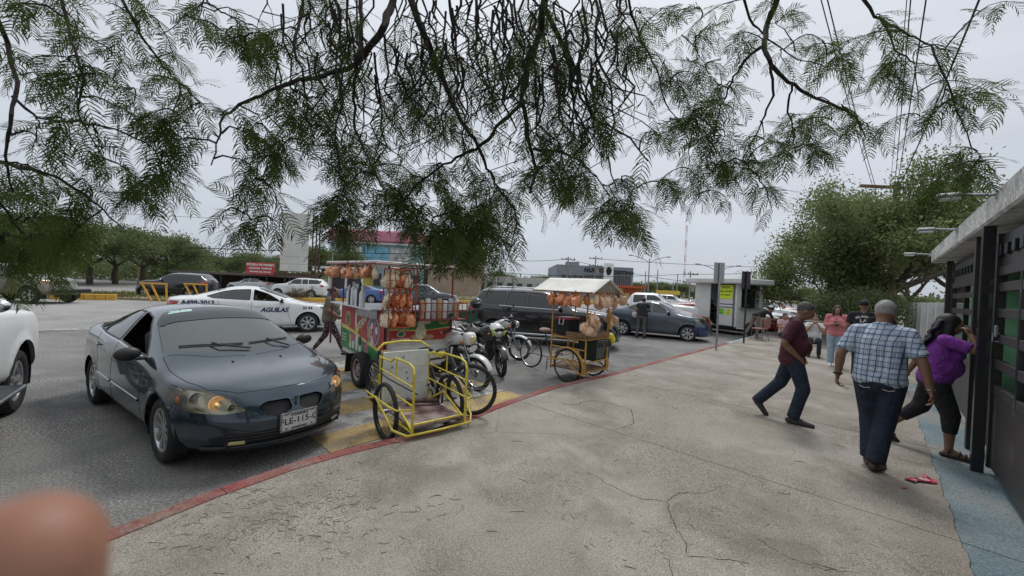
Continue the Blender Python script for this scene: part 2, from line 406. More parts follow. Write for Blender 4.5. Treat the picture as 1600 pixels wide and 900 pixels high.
# red painted kerb stones
kb = thing('kerb', 'red painted kerb along the pavement edge', 'kerb')
d = .0
while d < 15.6:
    e2 = min(d+.75, 15.6)
    ds = [d+.003] + [q for q, _ in KB if d+.01 < q < e2-.01] + [e2-.003]
    b = kerbrun([SF(q, kn(q)-.13) for q in ds], .14, PAVE+.004, KERB); b.obj('kerb_stone', KERB, kb, 25); d = e2
d = 15.6
BK = ground_mat('faded_blue_kerb', (.28, .34, .37), (.36, .4, .42), (.38, .38, .37), 3, 60)
while d < 26:
    e2 = d+1.0; b = kerbrun([SF(d+.003, kn(d)-.13), SF(e2-.003, kn(e2)-.13)], .14, PAVE+.006, BK); b.obj('kerb_stone', BK, kb, 25); d = e2
tag(bpy.data.objects['kerb'], kind='structure')
d = -9.0
while d < -.05:
    e2 = min(d+.75, 0); b = kerbrun([SF(d+.003, kn(d)-.13), SF(e2-.003, kn(e2)-.13)], .14, PAVE-.01, CONC); b.obj('kerb_stone', CONC, kb, 25); d = e2
# zebra painting by the trike: white and ochre bands from the kerb outwards
zb = thing('crosswalk', 'faded white and yellow painted stripes on the asphalt beside the yellow trike', 'road marking'); zb['kind'] = 'structure'
n0 = 3.93
for k, (w, m) in enumerate([(.2, WLINE), (.55, YLINE), (.5, WLINE), (.55, YLINE), (.5, WLINE), (.6, YLINE), (.5, WLINE), (.6, YLINE), (.6, WLINE)]):
    pts = []
    d0, d1 = 1.75, 5.0
    for d_ in np.linspace(d0, d1, 9): pts.append(SF(d_, max(n0, kn(d_)+.02)+rnd.uniform(-.015, .015)))
    for d_ in np.linspace(d1, d0, 9): pts.append(SF(d_, n0+w+rnd.uniform(-.015, .015)))
    b = MB(); b.add([(p.x, p.y, .006) for p in pts], [tuple(range(len(pts)))]); b.obj('stripe', m, zb, 0)
    n0 += w+.004
# ---------------------------------------------------------------- vehicles
def gsm(a, sig, axis):
    if sig <= 0: return a
    r = int(3*sig)+1; k = np.exp(-.5*(np.arange(-r, r+1)/sig)**2); k /= k.sum()
    pad = [(0, 0)]*a.ndim; pad[axis] = (r, r)
    p = np.pad(a, pad, mode='reflect', reflect_type='odd')
    return np.apply_along_axis(lambda q: np.convolve(q, k, 'valid'), axis, p)
def inpoly(P, poly):
    x, y = P[:, 0], P[:, 1]; ins = np.zeros(len(P), bool); n = len(poly)
    for i in range(n):
        x0, y0 = poly[i]; x1, y1 = poly[(i+1) % n]
        c = ((y0 > y) != (y1 > y)); 
        with np.errstate(divide='ignore', invalid='ignore'): xx = (x1-x0)*(y-y0)/(y1-y0)+x0
        ins ^= c & (x < xx)
    return ins
def rnd_poly(p, r=.02, n=4):
    out = []; N = len(p)
    for i in range(N):
        a, b, c = np.array(p[i-1], float), np.array(p[i], float), np.array(p[(i+1) % N], float)
        rr = min(r, .4*np.linalg.norm(a-b), .4*np.linalg.norm(c-b))
        s, e_ = b+(a-b)/max(1e-9, np.linalg.norm(a-b))*rr, b+(c-b)/max(1e-9, np.linalg.norm(c-b))*rr
        for k in range(n+1):
            t = k/n; out.append(tuple((1-t)**2*s+2*t*(1-t)*b+t*t*e_))
    return out
def resamp(p, step, closed=True):
    out = []; N = len(p)
    for i in range(N if closed else N-1):
        a, b = np.array(p[i], float), np.array(p[(i+1) % N], float); k = max(1, int(np.linalg.norm(b-a)/step))
        for j in range(k): out.append(tuple(a+(b-a)*j/k))
    if not closed: out.append(tuple(p[-1]))
    return out
class Shell:
    """surface S(p, t): p runs nose -> tail, t rocker -> roof centre; left half (y > 0)"""
    def __init__(s, x0, x1, tab, zb=.20, Ln=.8, pn=2.2, Lt=.55, pt=2.6, nose=((0, -.06), (.3, 0), (.55, -.01), (.72, -.10), (1.2, -.4)), tail=((0, -.04), (.5, 0), (1.0, -.06), (1.3, -.2)), tuck=.94, sx=3.0, st=2.2, arches=(), Ra=.36, za=None, flare=.012, bulge=.0):
        tab = np.array(sorted(tab, key=lambda r: -r[0]), float)
        d = []; q = 0
        while q < 1: d.append(q); q += .004+.045*min(1, q/.35)
        Ld = x0-x1; mid = np.arange(1.0, Ld-1.0, .045); dd = np.array(d + list(mid) + [Ld-k for k in d[::-1]])
        s.dd = dd; X = x0-dd; NX = len(X)
        g = lambda c: np.interp(-X, -tab[:, 0], tab[:, c])
        w, zs, wr, zr, zc = (g(i) for i in range(1, 6))
        fac = np.ones(NX)
        u = np.clip(1-dd/Ln, 0, 1); fac *= (1-u**pn)**(1/pn)
        u = np.clip(1-(Ld-dd)/Lt, 0, 1); fac *= (1-u**pt)**(1/pt)
        sects = []
        for i in range(NX):
            zm = zb+(zs[i]-zb)*.5
            P = [(.86*w[i], zb), (tuck*w[i]+.02, zb+.03), (.985*w[i], zb+.14), (1.0*w[i], zm), ((.99+bulge)*w[i], zs[i]-.12), (.955*w[i], zs[i]), (wr[i], zr[i]), (.6*wr[i], zr[i]+.72*(zc[i]-zr[i])), (0, zc[i])]
            cnt = [2, 4, 7, 7, 6, 12, 6, 8]; Y = []; Z = []
            for (a, b), (c, e2), n in zip(P[:-1], P[1:], cnt):
                for k in range(n): Y.append(a+(c-a)*k/n); Z.append(b+(e2-b)*k/n)
            Y.append(0); Z.append(zc[i]); sects.append((Y, Z))
        A = np.array(sects); Y = A[:, 0, :]; Z = A[:, 1, :]
        Y = gsm(Y, st, 1); Y[:, -1] = 0; Z = gsm(np.concatenate([Z, Z[:, -2:-14:-1]], 1), st, 1)[:, :Z.shape[1]]
        # widths smooth along x by arc index (stations are about 45 mm apart in the middle)
        Zs = gsm(Z, sx*.55, 0); Ys = gsm(Y, sx*.55, 0)
        Y = Ys*fac[:, None]; Z = Zs
        XX = np.repeat(X[:, None], Y.shape[1], 1)
        nz_, nx_ = zip(*nose); XX += np.interp(Z, nz_, nx_)*np.exp(-(dd/.45)**1.5)[:, None]
        tz_, tx_ = zip(*tail); XX -= np.interp(Z, tz_, tx_)*np.exp(-((Ld-dd)/.4)**1.5)[:, None]
        for ax in arches:
            rr = np.sqrt((XX-ax)**2+(Z-(za or .32))**2)
            Y += flare*np.exp(-((rr-Ra)/.05)**2)*(Y > .4)
        s.S = np.stack([XX, Y, Z], -1); s.NX, s.NT = Y.shape
        gp = np.gradient(s.S, axis=0); gt = np.gradient(s.S, axis=1); n = np.cross(gt, gp); L_ = np.linalg.norm(n, axis=-1, keepdims=True)
        n = n/np.maximum(L_, 1e-9)
        n[0] = n[1]; n[-1] = n[-2]; s.N = n; s.arches = arches; s.Ra = Ra; s.za = za or .32; s.x0 = x0; s.x1 = x1; s.zb = zb
        # aspect of t against p for triangulating
        s.K = 1.0
    def bil(s, A, p, t):
        p = np.clip(p, 0, s.NX-1.001); t = np.clip(t, 0, s.NT-1.001); i = p.astype(int); j = t.astype(int); a = (p-i)[:, None]; b = (t-j)[:, None]
        return (A[i, j]*(1-a)+A[i+1, j]*a)*(1-b)+(A[i, j+1]*(1-a)+A[i+1, j+1]*a)*b
    def inv(s, ax, pts, reg='side'):
        """grid coordinates of the surface point with the given two coordinates"""
        a, b = ax; S = s.S; X = S[..., 0]
        ok = np.ones(X.shape, bool)
        jj = np.arange(s.NT)[None, :]*np.ones((s.NX, 1))
        if reg == 'front': ok = X > s.x0-.9
        if reg == 'rear': ok = X < s.x1+.7
        if reg == 'side': ok = jj <= 39
        if reg == 'top': ok = jj >= 30
        if reg in ('front', 'rear'): ok &= jj <= 52
        ok = ok.copy(); idx = np.argwhere(ok); Q = S[ok][:, [a, b]]; res = []
        for q in pts:
            k = np.argmin(((Q-np.array(q))**2).sum(1)); p, t = map(float, idx[k])
            for _ in range(4):
                e = 1e-2; f = s.bil(S, np.array([p, min(p+e, s.NX-1.01), p]), np.array([t, t, min(t+e, s.NT-1.01)]))[:, [a, b]]
                J = np.array([(f[1]-f[0])/e, (f[2]-f[0])/e]).T; r = np.array(q)-f[0]
                try: dlt = np.linalg.solve(J+1e-7*np.eye(2), r)
                except Exception: break
                dlt = np.clip(dlt, -1.5, 1.5); p = min(max(p+dlt[0], 0), s.NX-1.01); t = min(max(t+dlt[1], 0), s.NT-1.01)
            res.append((p, t))
        return res
    def outline(s):
        """outer boundary in (p, t) with the wheel arches bitten out of t = 0"""
        pts = [(0.0, 0.0)]; x = s.S[:, 0, 0]
        for ax in sorted(s.arches, reverse=True):
            h = max(s.zb-s.za, -s.Ra*.95); a0 = math.asin(h/s.Ra) if abs(h) < s.Ra else 0
            arc = []
            for k in range(25):
                a = a0+(pi-2*a0)*k/24; arc.append((ax+s.Ra*math.cos(a), s.za+s.Ra*math.sin(a)))
            g = s.inv((0, 2), arc[1:-1], 'side')
            p0 = float(np.interp(-(arc[0][0]), -x, np.arange(s.NX))); p1 = float(np.interp(-(arc[-1][0]), -x, np.arange(s.NX)))
            k0 = int(pts[-1][0])+1
            pts += [(float(k), 0.0) for k in range(k0, int(p0)-0)] + [(p0, 0.0)] + [(a, max(b, .01)) for a, b in g] + [(p1, 0.0)]
        pts += [(float(k), 0.0) for k in range(int(pts[-1][0])+1, s.NX)]
        pts += [(s.NX-1.0, float(k)) for k in range(1, s.NT)]
        pts += [(float(k), s.NT-1.0) for k in range(s.NX-2, -1, -1)] + [(0.0, float(k)) for k in range(s.NT-2, 0, -1)]
        return pts
    def fill(s, outer, holes=(), step=2):
        V = []; E = []
        for poly in [outer]+list(holes):
            o = len(V); V += [tuple(q) for q in poly]; E += [(o+i, o+(i+1) % len(poly)) for i in range(len(poly))]
        po = np.array(outer); lo = po.min(0); hi = po.max(0)
        gx, gy = np.meshgrid(np.arange(math.floor(lo[0])+.5, hi[0], step), np.arange(math.floor(lo[1])+.5, hi[1], step)); P = np.c_[gx.ravel(), gy.ravel()]
        ok = inpoly(P, outer)
        for h in holes: ok &= ~inpoly(P, h)
        V += [tuple(q) for q in P[ok]]
        r = delaunay_2d_cdt([Vector(q) for q in V], E, [], 0, 1e-5)
        v = np.array([tuple(q) for q in r[0]]); f = np.array([tuple(q) for q in r[2]]); c = v[f].mean(1)
        ok = inpoly(c, outer)
        for h in holes: ok &= ~inpoly(c, h)
        return v, f[ok]
    def emit(s, v, f, off=0.0, mirror=True, name='x', mats=None, parent=None, side=1):
        P = s.bil(s.S, v[:, 0], v[:, 1]); N = s.bil(s.N, v[:, 0], v[:, 1]); N /= np.maximum(np.linalg.norm(N, axis=1, keepdims=True), 1e-9)
        if N[:, 1].mean() < 0 and np.median(P[:, 1]) > .1: N = -N
        P = P+N*off; f0 = f
        n_ = np.cross(P[f[:, 1]]-P[f[:, 0]], P[f[:, 2]]-P[f[:, 0]]); fl = (n_*N[f].mean(1)).sum(1) < 0; f = f.copy(); f[fl] = f[fl][:, ::-1]
        if mirror:
            Pm = P*[1, -1, 1]; Nm = N*[1, -1, 1]; fm = f[:, ::-1]+len(P); P = np.r_[P, Pm]; N = np.r_[N, Nm]; f = np.r_[f, fm]
        elif side < 0: P = P*[1, -1, 1]; N = N*[1, -1, 1]; f = f[:, ::-1]
        me = bpy.data.meshes.new(name); me.from_pydata(P.tolist(), [], f.tolist()); me.materials.append(mats)
        me.polygons.foreach_set('use_smooth', [True]*len(f)); me.normals_split_custom_set_from_vertices(N.tolist()); me.update()
        o = bpy.data.objects.new(name, me); C.objects.link(o)
        if parent is not None: o.parent = parent
        return o
    def curve3(s, ax, pts, reg, off=.002, step=.04, closed=False, side=1):
        g = np.array(s.inv(ax, resamp(pts, step, closed), reg)); P = s.bil(s.S, g[:, 0], g[:, 1]); N = s.bil(s.N, g[:, 0], g[:, 1])
        N /= np.maximum(np.linalg.norm(N, axis=1, keepdims=True), 1e-9)
        if N[:, 1].mean() < 0 and P[:, 1].mean() > .1: N = -N
        P = P+N*off; m = [1, side, 1]
        return [Vector(q*m) for q in P], [Vector(q*m) for q in N]
def ribbon(b, P, N, w, closed=False, lift=.0):
    n = len(P); vs = []
    for i in range(n):
        t = (P[(i+1) % n if closed else min(i+1, n-1)]-P[i-1 if (i or closed) else 0]); t = t.normalized() if t.length > 1e-9 else Vector((1, 0, 0))
        c = t.cross(N[i]).normalized()*w/2; vs += [P[i]-c-N[i]*.004, P[i]-c*.7+N[i]*lift, P[i]+c*.7+N[i]*lift, P[i]+c-N[i]*.004]
    fs = []
    for i in range(n if closed else n-1):
        j = (i+1) % n
        for k in range(3): fs.append((i*4+k, i*4+k+1, j*4+k+1, j*4+k))
    b.add(vs, fs)

_wh = {}
def wheel_mesh(Rw, wd, rim, kind, rimmat):
    key = (Rw, wd, rim, kind, rimmat.name)
    if key in _wh: return _wh[key]
    h = wd/2; t = MB()
    pr = [(rim-.005, -h*.75), (rim+.01, -h*.86), (rim+(Rw-rim)*.5, -h), (Rw-.03, -h*.93), (Rw-.008, -h*.72), (Rw, -h*.5), (Rw, -h*.18), (Rw-.007, -h*.15), (Rw-.007, -h*.11), (Rw, -h*.08), (Rw, h*.08), (Rw-.007, h*.11), (Rw-.007, h*.15), (Rw, h*.18), (Rw, h*.5), (Rw-.008, h*.72), (Rw-.03, h*.93), (rim+(Rw-rim)*.5, h), (rim+.01, h*.86), (rim-.005, h*.75)]
    t.lathe(pr, 40); tm = t.mesh('tyre', RUB, 40)
    r = MB(); fz = h*.62
    r.lathe([(rim, -h*.7), (rim-.02, -h*.5), (rim-.03, h*.4), (rim-.015, h*.78), (rim+.006, h*.82), (rim+.008, h*.7)], 40)
    r.mi = 1; r.lathe([(rim-.025, -h*.1), (.02, -h*.1), (0, -h*.1)], 24); r.lathe([(.0, fz*.3), (.11, fz*.3), (.11, -h*.1)], 24); r.mi = 0
    r.lathe([(.0, fz+.012), (.03, fz+.01), (.055, fz), (.06, fz*.3)], 20)
    def spoke(a, w0, w1, z1=None, bend=.0):
        ca, sa = math.cos(a), math.sin(a); vs = []
        for rr, w, z in ((.045, w0, fz), (rim*.55, (w0+w1)/2*.9, fz*1.0+.004), (rim-.012, w1, (z1 or h*.74))):
            aa = a+bend*(rr/rim); cx, sx = math.cos(aa), math.sin(aa)
            for sgn, dz in ((-1, -.03), (-1, -.004), (-.55, 0), (.55, 0), (1, -.004), (1, -.03)):
                vs.append((rr*cx-sgn*w*sx, rr*sx+sgn*w*cx, z+dz))
        fs = [(i*6+k, i*6+k+1, i*6+7+k, i*6+6+k) for i in range(2) for k in range(5)]
        r.add(vs, [f[::-1] for f in fs])
    if kind == 'cover':
        for k in range(9): spoke(2*pi*k/9, .016, .038, bend=.35)
    elif kind == 'five':
        for k in range(5): spoke(2*pi*k/5, .03, .05)
    elif kind == 'ten':
        for k in range(10): spoke(2*pi*k/10+.1, .010, .017)
    elif kind == 'y':
        for k in range(7): spoke(2*pi*k/7, .014, .02, bend=.16); spoke(2*pi*k/7, .014, .02, bend=-.16)
    elif kind == 'steel':
        r.lathe([(.06, fz*.6), (rim*.55, fz*.9), (rim*.8, fz*.3), (rim-.02, fz*.2)], 24)
        r.mi = 1
        for k in range(8): a = 2*pi*k/8; r.box((rim*.68*math.cos(a), rim*.68*math.sin(a), fz*.7), (.035, .03, .03), rz=a)
        r.mi = 0
    rm = r.mesh('rim', [rimmat, MBLK], 40); _wh[key] = (tm, rm); return _wh[key]
def add_wheel(par, x, y, Rw, wd, rim, kind, rimmat, steer=0.0):
    w = bpy.data.objects.new('wheel', None); C.objects.link(w); w.parent = par; s = 1 if y > 0 else -1
    w.location = (x, y, Rw); w.rotation_euler = (-s*pi/2, 0, steer)
    if s < 0: w.rotation_euler = (pi/2, 0, steer)
    tm, rm = wheel_mesh(Rw, wd, rim, kind, rimmat); link_mesh('tyre', tm, w); link_mesh('rim', rm, w); return w

def lamp_unit(sh, par, ax, poly, reg, side, lens, back, name='headlight', bulbs=(), off=-.05):
    g = sh.inv(ax, resamp(rnd_poly(poly, .025), .03), reg); v, f = sh.fill(g, step=1.0)
    o = sh.emit(v, f, off=off, mirror=False, name=name, mats=back, parent=par, side=side)
    l = sh.emit(v, f, off=.001, mirror=False, name='lens', mats=lens, parent=o, side=side)
    P, N = sh.curve3(ax, rnd_poly(poly, .025), reg, 0.0, .03, True, side); b = MB(); n = len(P)
    b.add([p for p in P]+[p+q*off for p, q in zip(P, N)], [(i, (i+1) % n, n+(i+1) % n, n+i) for i in range(n)])
    b.obj('bezel', back, o)
    return o, g

def build_car(name, label, cat, loc, yaw, paint, spec, group=None, scale=1.0, near=False, steer=0.0):
    T = thing(name, label, cat, loc, yaw, group, scale=scale)
    sp = spec; sh = Shell(**sp['shell']); st = 1.6 if near else 2.6
    holes = []; panes = []
    TG = glass_mat('tinted_glass', (.05, .055, .055)); CG = glass_mat('clear_glass', (.62, .68, .66)); DG = mat('dark_glass', (.012, .014, .015), .03, var=0, spec=.6, coat=.3)
    see = sp.get('see', near)
    for kind, poly, op in sp['win']:
        ax, reg = ((0, 2), 'side') if kind == 'side' else ((0, 1), 'top')
        pl = rnd_poly(poly, .035 if kind == 'side' else .05)
        if kind != 'side': pl = resamp(poly, .08) if kind == 'half' else resamp(pl, .08)
        else: pl = resamp(pl, .09)
        if kind == 'half':
            g = sh.inv(ax, pl, reg); g = [(a, min(b, sh.NT-1.0) if y > .012 else sh.NT-1.0) for (a, b), (x, y) in zip(g, pl)]
        else: g = sh.inv(ax, pl, reg)
        holes.append(g); panes.append((kind, poly, g, op))
    lamps = []
    for nm, ax, reg, poly in sp.get('lamps', []):
        lamps.append((nm, ax, reg, poly)); holes.append(sh.inv(ax, resamp(rnd_poly(poly, .025), .03), reg))
    for poly in sp.get('grilles', []): holes.append(sh.inv((1, 2), resamp(rnd_poly(poly, .03), .03), 'front'))
    out_ = sh.outline()
    # holes that reach the centre line become part of the outline test only (kept simple: they stay holes)
    v, f = sh.fill(out_, holes, st)
    sh.emit(v, f, name='body', mats=paint, parent=T)
    for kind, poly, g, op in panes:
        v, f = sh.fill(g, step=2.0)
        if kind == 'half':
            o = sh.emit(v, f, off=-.004, name='windscreen' if op.get('front', True) else 'rear_window', mats=op.get('m', CG if see else DG), parent=T)
            P, N = sh.curve3((0, 1), [q for q in poly if True], 'top', .001, .06, True, 1)
        else:
            for s_ in (1, -1):
                if op.get('open') == s_: continue
                sh.emit(v, f, off=-.006, mirror=False, name='side_window', mats=op.get('m', TG if see else DG), parent=T, side=s_)
    # rubber and chrome round the glass
    b = MB(); c_ = MB()
    for kind, poly, g, op in panes:
        if kind == 'side':
            for s_ in (1, -1):
                P, N = sh.curve3((0, 2), rnd_poly(poly, .035), 'side', .0015, .07, True, s_); b = MB(); ribbon(b, P, N, .022, True, .002); b.obj('window_seal', BLK, T)
    for line, w, chrome in sp.get('trim', []):
        for s_ in (1, -1):
            P, N = sh.curve3((0, 2), line, 'side', .003, .08, False, s_); c_ = MB(); ribbon(c_, P, N, w, False, .004); c_.obj('window_trim' if chrome else 'side_trim', CHR if chrome else BLK, T)
    # seams of doors, bonnet and boot
    b = MB()
    for ax, reg, line in sp.get('seams', []):
        for s_ in (1, -1):
            P, N = sh.curve3(ax, line, reg, .0008, .05, False, s_); ribbon(b, P, N, .010, False, .0008)
    if b.v: b.obj('seam', MBLK, T, kind='stuff')
    for ax, reg, line, w, m_ in sp.get('strips', []):
        for s_ in (1, -1): P, N = sh.curve3(ax, line, reg, .004, .05, False, s_); b = MB(); ribbon(b, P, N, w, False, .008); b.obj('side_moulding', m_, T)
    # underbody, wheel wells
    b = MB(); xs = sorted(sh.arches); Wd = sp.get('W', .88)
    b.box(((xs[0]+xs[-1])/2, 0, sh.zb+.09), (xs[-1]-xs[0]-.7, Wd*1.84, .1)); b.box(((sh.x0+sh.x1)/2, 0, sh.zb+.14), (sh.x0-sh.x1-.5, Wd*1.1, .12))
    b.box((sh.x0-.38, 0, sh.zb+.1), (.45, Wd*1.3, .1)); b.box((sh.x1+.38, 0, sh.zb+.1), (.4, Wd*1.5, .1))
    for ax_ in xs:
        for s_ in (1, -1):
            M = Matrix.Translation((ax_, s_*(Wd-.32), sh.za)) @ Matrix.Rotation(-s_*pi/2, 4, 'X') @ Matrix.Rotation(0, 4, 'Z')
            aa = (-pi-.35, .35) if s_ > 0 else (-.35, pi+.35)
            b.lathe([(.0, 0), (sh.Ra+.03, 0), (sh.Ra+.03, .29)], 20, M, aa[0], aa[1])
    b.obj('underbody', MBLK, T)
    for nm, ax, reg, poly in lamps:
        for s_ in (1, -1):
            if nm == 'headlight':
                o, g = lamp_unit(sh, T, ax, poly, reg, s_, glass_mat('lamp_lens', (.85, .83, .76)), mat('reflector', (.55, .53, .46), .22, .8, var=.3, scale=14))
                if near:
                    cx, cz = np.mean([q[0] for q in poly]), np.mean([q[1] for q in poly])
            else: o, g = lamp_unit(sh, T, ax, poly, reg, s_, mat('red_lens', (.35, .01, .015), .1, var=.1, coat=.5), BLK, name='tail_light', off=-.02)
    for poly in sp.get('grilles', []):
        g = sh.inv((1, 2), resamp(rnd_poly(poly, .03), .03), 'front'); v, f = sh.fill(g, step=1.0)
        for s_ in (1, -1): sh.emit(v, f, off=-.03, mirror=False, name='grille', mats=mat('grille_mesh', (.02, .02, .022), .6, var=.6, scale=120, bump=.9, bscale=260), parent=T, side=s_)
    # wheels
    wr_, ww, rim, kind, rm = sp['wheel']
    for ax_ in xs:
        for s_ in (1, -1): add_wheel(T, ax_, s_*(Wd-ww/2-.015), wr_, ww, rim, kind, rm, steer if ax_ == xs[-1] else 0)
    # mirrors and handles
    mx, mz = sp['mirror']
    for s_ in (1, -1):
        b = MB(); b.ell((mx-.02, s_*(Wd*.97+.10), mz+.06), (.06, .115, .075), 16, 10); b.box((mx+.02, s_*(Wd*.97-.02), mz+.01), (.06, .14, .035), .01)
        o = b.obj('wing_mirror', sp.get('mirmat', paint), T, 50)
        b = MB(); b.ell((mx-.06, s_*(Wd*.97+.10), mz+.06), (.03, .10, .062), 14, 8); b.obj('mirror_glass', CHR, o, 50)
    for hx, hz in sp.get('handles', []):
        for s_ in (1, -1):
            P, N = sh.curve3((0, 2), [(hx+.08, hz), (hx-.08, hz+.004)], 'side', .02, .04, False, s_)
            b = MB(); b.tube([P[0]-N[0]*.02, P[0]]+P+[P[-1], P[-1]-N[-1]*.02], .011, 8); b.obj('door_handle', sp.get('handmat', paint), T, 60)
    # inside
    if see:
        b = MB(); fx = sp.get('cab', (-.9, -2.6)); zf = .42; sm = mat('seat_fabric', (.06, .06, .065), .9, var=.2, scale=30)
        it = bpy.data.objects.new('interior', None); C.objects.link(it); it.parent = T
        b.box(((fx[0]+fx[1])/2, 0, zf-.08), (fx[0]-fx[1]+1.4, Wd*1.7, .06)); b.box((fx[0]+.42, 0, .82), (.4, Wd*1.55, .16), .05); b.obj('dashboard', MBLK, it)
        for sx_, n in ((fx[0]-.45, 2), (fx[0]-1.3, 2)):
            for s_ in (1, -1):
                b = MB(); y = s_*.38; b.box((sx_+.1, y, zf+.12), (.5, .48, .16), .05); b.box((sx_-.22, y, zf+.44), (.13, .46, .56), .05, ry=-.2); b.box((sx_-.30, y, zf+.80), (.10, .26, .17), .04, ry=-.15); b.obj('seat', sm, it)
        b = MB(); M = Matrix.Translation((fx[0]+.14, .38, .90)) @ Matrix.Rotation(1.15, 4, 'Y'); b.tube([M @ Vector((.18*math.cos(a), .18*math.sin(a), 0)) for a in np.linspace(0, 2*pi, 25)[:-1]], .015, 8, True); b.box((fx[0]+.16, .38, .88), (.06, .3, .04), ry=.4); b.obj('steering_wheel', MBLK, it)
    return T, sh

def sedan(L0=.93, L1=-3.6, wb=2.7, W_=.88, H=1.45, hood=.92, cow=-.42, rf=-1.25, rr=-2.35, bl=-3.1, deck=1.05, belt=.93, nz=.68, Rw=.32, zb=.2, Ra=.37, **k):
    """key table of a three-box saloon"""
    t = [(L0, W_, nz-.02, W_*.80, nz+.01, nz+.03), (L0-.3, W_, nz+.06, W_*.80, nz+.09, nz+.11), (-.0, W_, hood-.05, W_*.80, hood-.02, hood+.01), (cow, W_, belt, W_*.82, belt+.03, hood+.09),
         (cow-.15, W_, belt+.005, W_*.80, belt+.10, hood+.18), (rf+.1, W_, belt+.02, W_*.66, H-.10, H-.045), (rf-.25, W_, belt+.03, W_*.64, H-.065, H-.005), (rr+.3, W_, belt+.06, W_*.63, H-.075, H-.005), (rr, W_, belt+.08, W_*.63, H-.12, H-.05),
         (bl, W_*.985, belt+.10, W_*.72, deck+.01, deck+.045), (L1+.25, W_*.97, deck-.06, W_*.78, deck-.02, deck+.02), (L1, W_*.96, deck-.1, W_*.78, deck-.06, deck-.03)]
    return t
def dusty_glass(name, tint, dust, f_):
    m = glass_mat(name, tint); nt = m.node_tree; t = [n for n in nt.nodes if n.type == 'BSDF_TRANSPARENT'][0]; mx = [n for n in nt.nodes if n.type == 'MIX_SHADER'][0]
    d = nt.nodes.new('ShaderNodeBsdfDiffuse'); d.inputs[0].default_value = (*dust, 1); m2 = nt.nodes.new('ShaderNodeMixShader'); m2.inputs[0].default_value = f_
    nt.links.new(t.outputs[0], m2.inputs[1]); nt.links.new(d.outputs[0], m2.inputs[2]); nt.links.new(m2.outputs[0], mx.inputs[1]); return m
# ---------------------------------------------------------------- the cars
PONT = mat('slate_blue_paint', (.024, .042, .060), .2, .5, var=.05, coat=1.0)
Wp = .885
t = sedan(.95, -3.85, 2.85, Wp, 1.47, hood=.875, cow=-.18, rf=-1.28, rr=-2.35, bl=-3.2, deck=1.10, belt=.91, nz=.735)
t[2] = (0, Wp, .86, Wp*.80, .88, .90)
spec = dict(W=Wp, shell=dict(x0=.95, x1=-3.85, tab=t, zb=.2, Ln=.85, pn=2.15, Lt=.6, arches=(0, -2.85), Ra=.365, za=.325, flare=.018,
            nose=((0, -.10), (.2, -.05), (.34, .01), (.5, .0), (.62, -.05), (.76, -.16), (1.2, -.5))),
    win=[('half', [(-.22, 0.0), (-.27, .38), (-.46, .735), (-1.14, .62), (-1.33, .52), (-1.40, .3), (-1.42, 0.0)], {'m': dusty_glass('windscreen_glass', (.20, .24, .23), (.16, .19, .185), .28)}),
         ('half', [(-2.52, 0.0), (-2.50, .46), (-2.95, .56), (-3.16, .56), (-3.22, .3), (-3.24, 0.0)], {'front': False}),
         ('side', [(-.68, .965), (-.98, 1.13), (-1.36, 1.33), (-1.72, 1.375), (-1.74, 1.02), (-1.2, .985)], {'open': -1}),
         ('side', [(-1.82, 1.02), (-1.80, 1.375), (-2.2, 1.365), (-2.5, 1.31), (-2.66, 1.22), (-2.64, 1.05)], {}),
         ('side', [(-2.70, 1.055), (-2.72, 1.19), (-2.93, 1.085), (-2.93, 1.065)], {})],
    trim=[([(-.66, .95), (-1.2, .968), (-1.75, 1.0), (-2.3, 1.02), (-2.95, 1.05)], .016, True)],
    lamps=[('headlight', (1, 2), 'front', [(.42, .595), (.60, .575), (.80, .60), (.87, .68), (.855, .80), (.72, .81), (.56, .735)]),
           ('tail_light', (1, 2), 'rear', [(.55, .80), (.80, .78), (.84, .95), (.6, .98)])],
    grilles=[[(.035, .555), (.17, .50), (.27, .535), (.335, .62), (.26, .655), (.05, .655)]],
    seams=[((0, 2), 'side', [(-.58, .89), (-.64, .7), (-.60, .45), (-.58, .25)]), ((0, 2), 'side', [(-1.78, 1.36), (-1.78, 1.0), (-1.80, .6), (-1.76, .25)]), ((0, 2), 'side', [(-2.68, 1.2), (-2.66, 1.0), (-2.50, .72), (-2.42, .5)]),
           ((0, 2), 'side', [(-.62, .26), (-1.2, .255), (-2.4, .26)]),
           ((0, 1), 'top', [(-.15, .0), (-.20, .38), (-.38, .755), (-.1, .775), (.3, .745), (.54, .66), (.70, .45), (.775, .2), (.79, 0)]),
           ((0, 2), 'side', [(.88, .40), (.60, .53), (.37, .57), (.31, .52)])],
    strips=[((0, 2), 'side', [(-.66, .50), (-1.75, .51)], .03, PONT), ((0, 2), 'side', [(-1.82, .51), (-2.46, .52)], .03, PONT)],
    wheel=(.325, .205, .215, 'cover', ALU), mirror=(-.72, .94), handles=[(-1.62, .86), (-2.5, .89)], mirmat=BLK)
pyaw = math.atan2(-1.64, 2.47)
pc = G(262, 719); pontiac, sh = build_car('parked_sedan', 'dusty slate blue sedan parked nose to the red kerb, driver window down', 'car',
    (0, 0, 0), pyaw, PONT, spec, scale=.955, near=True, steer=-.0)
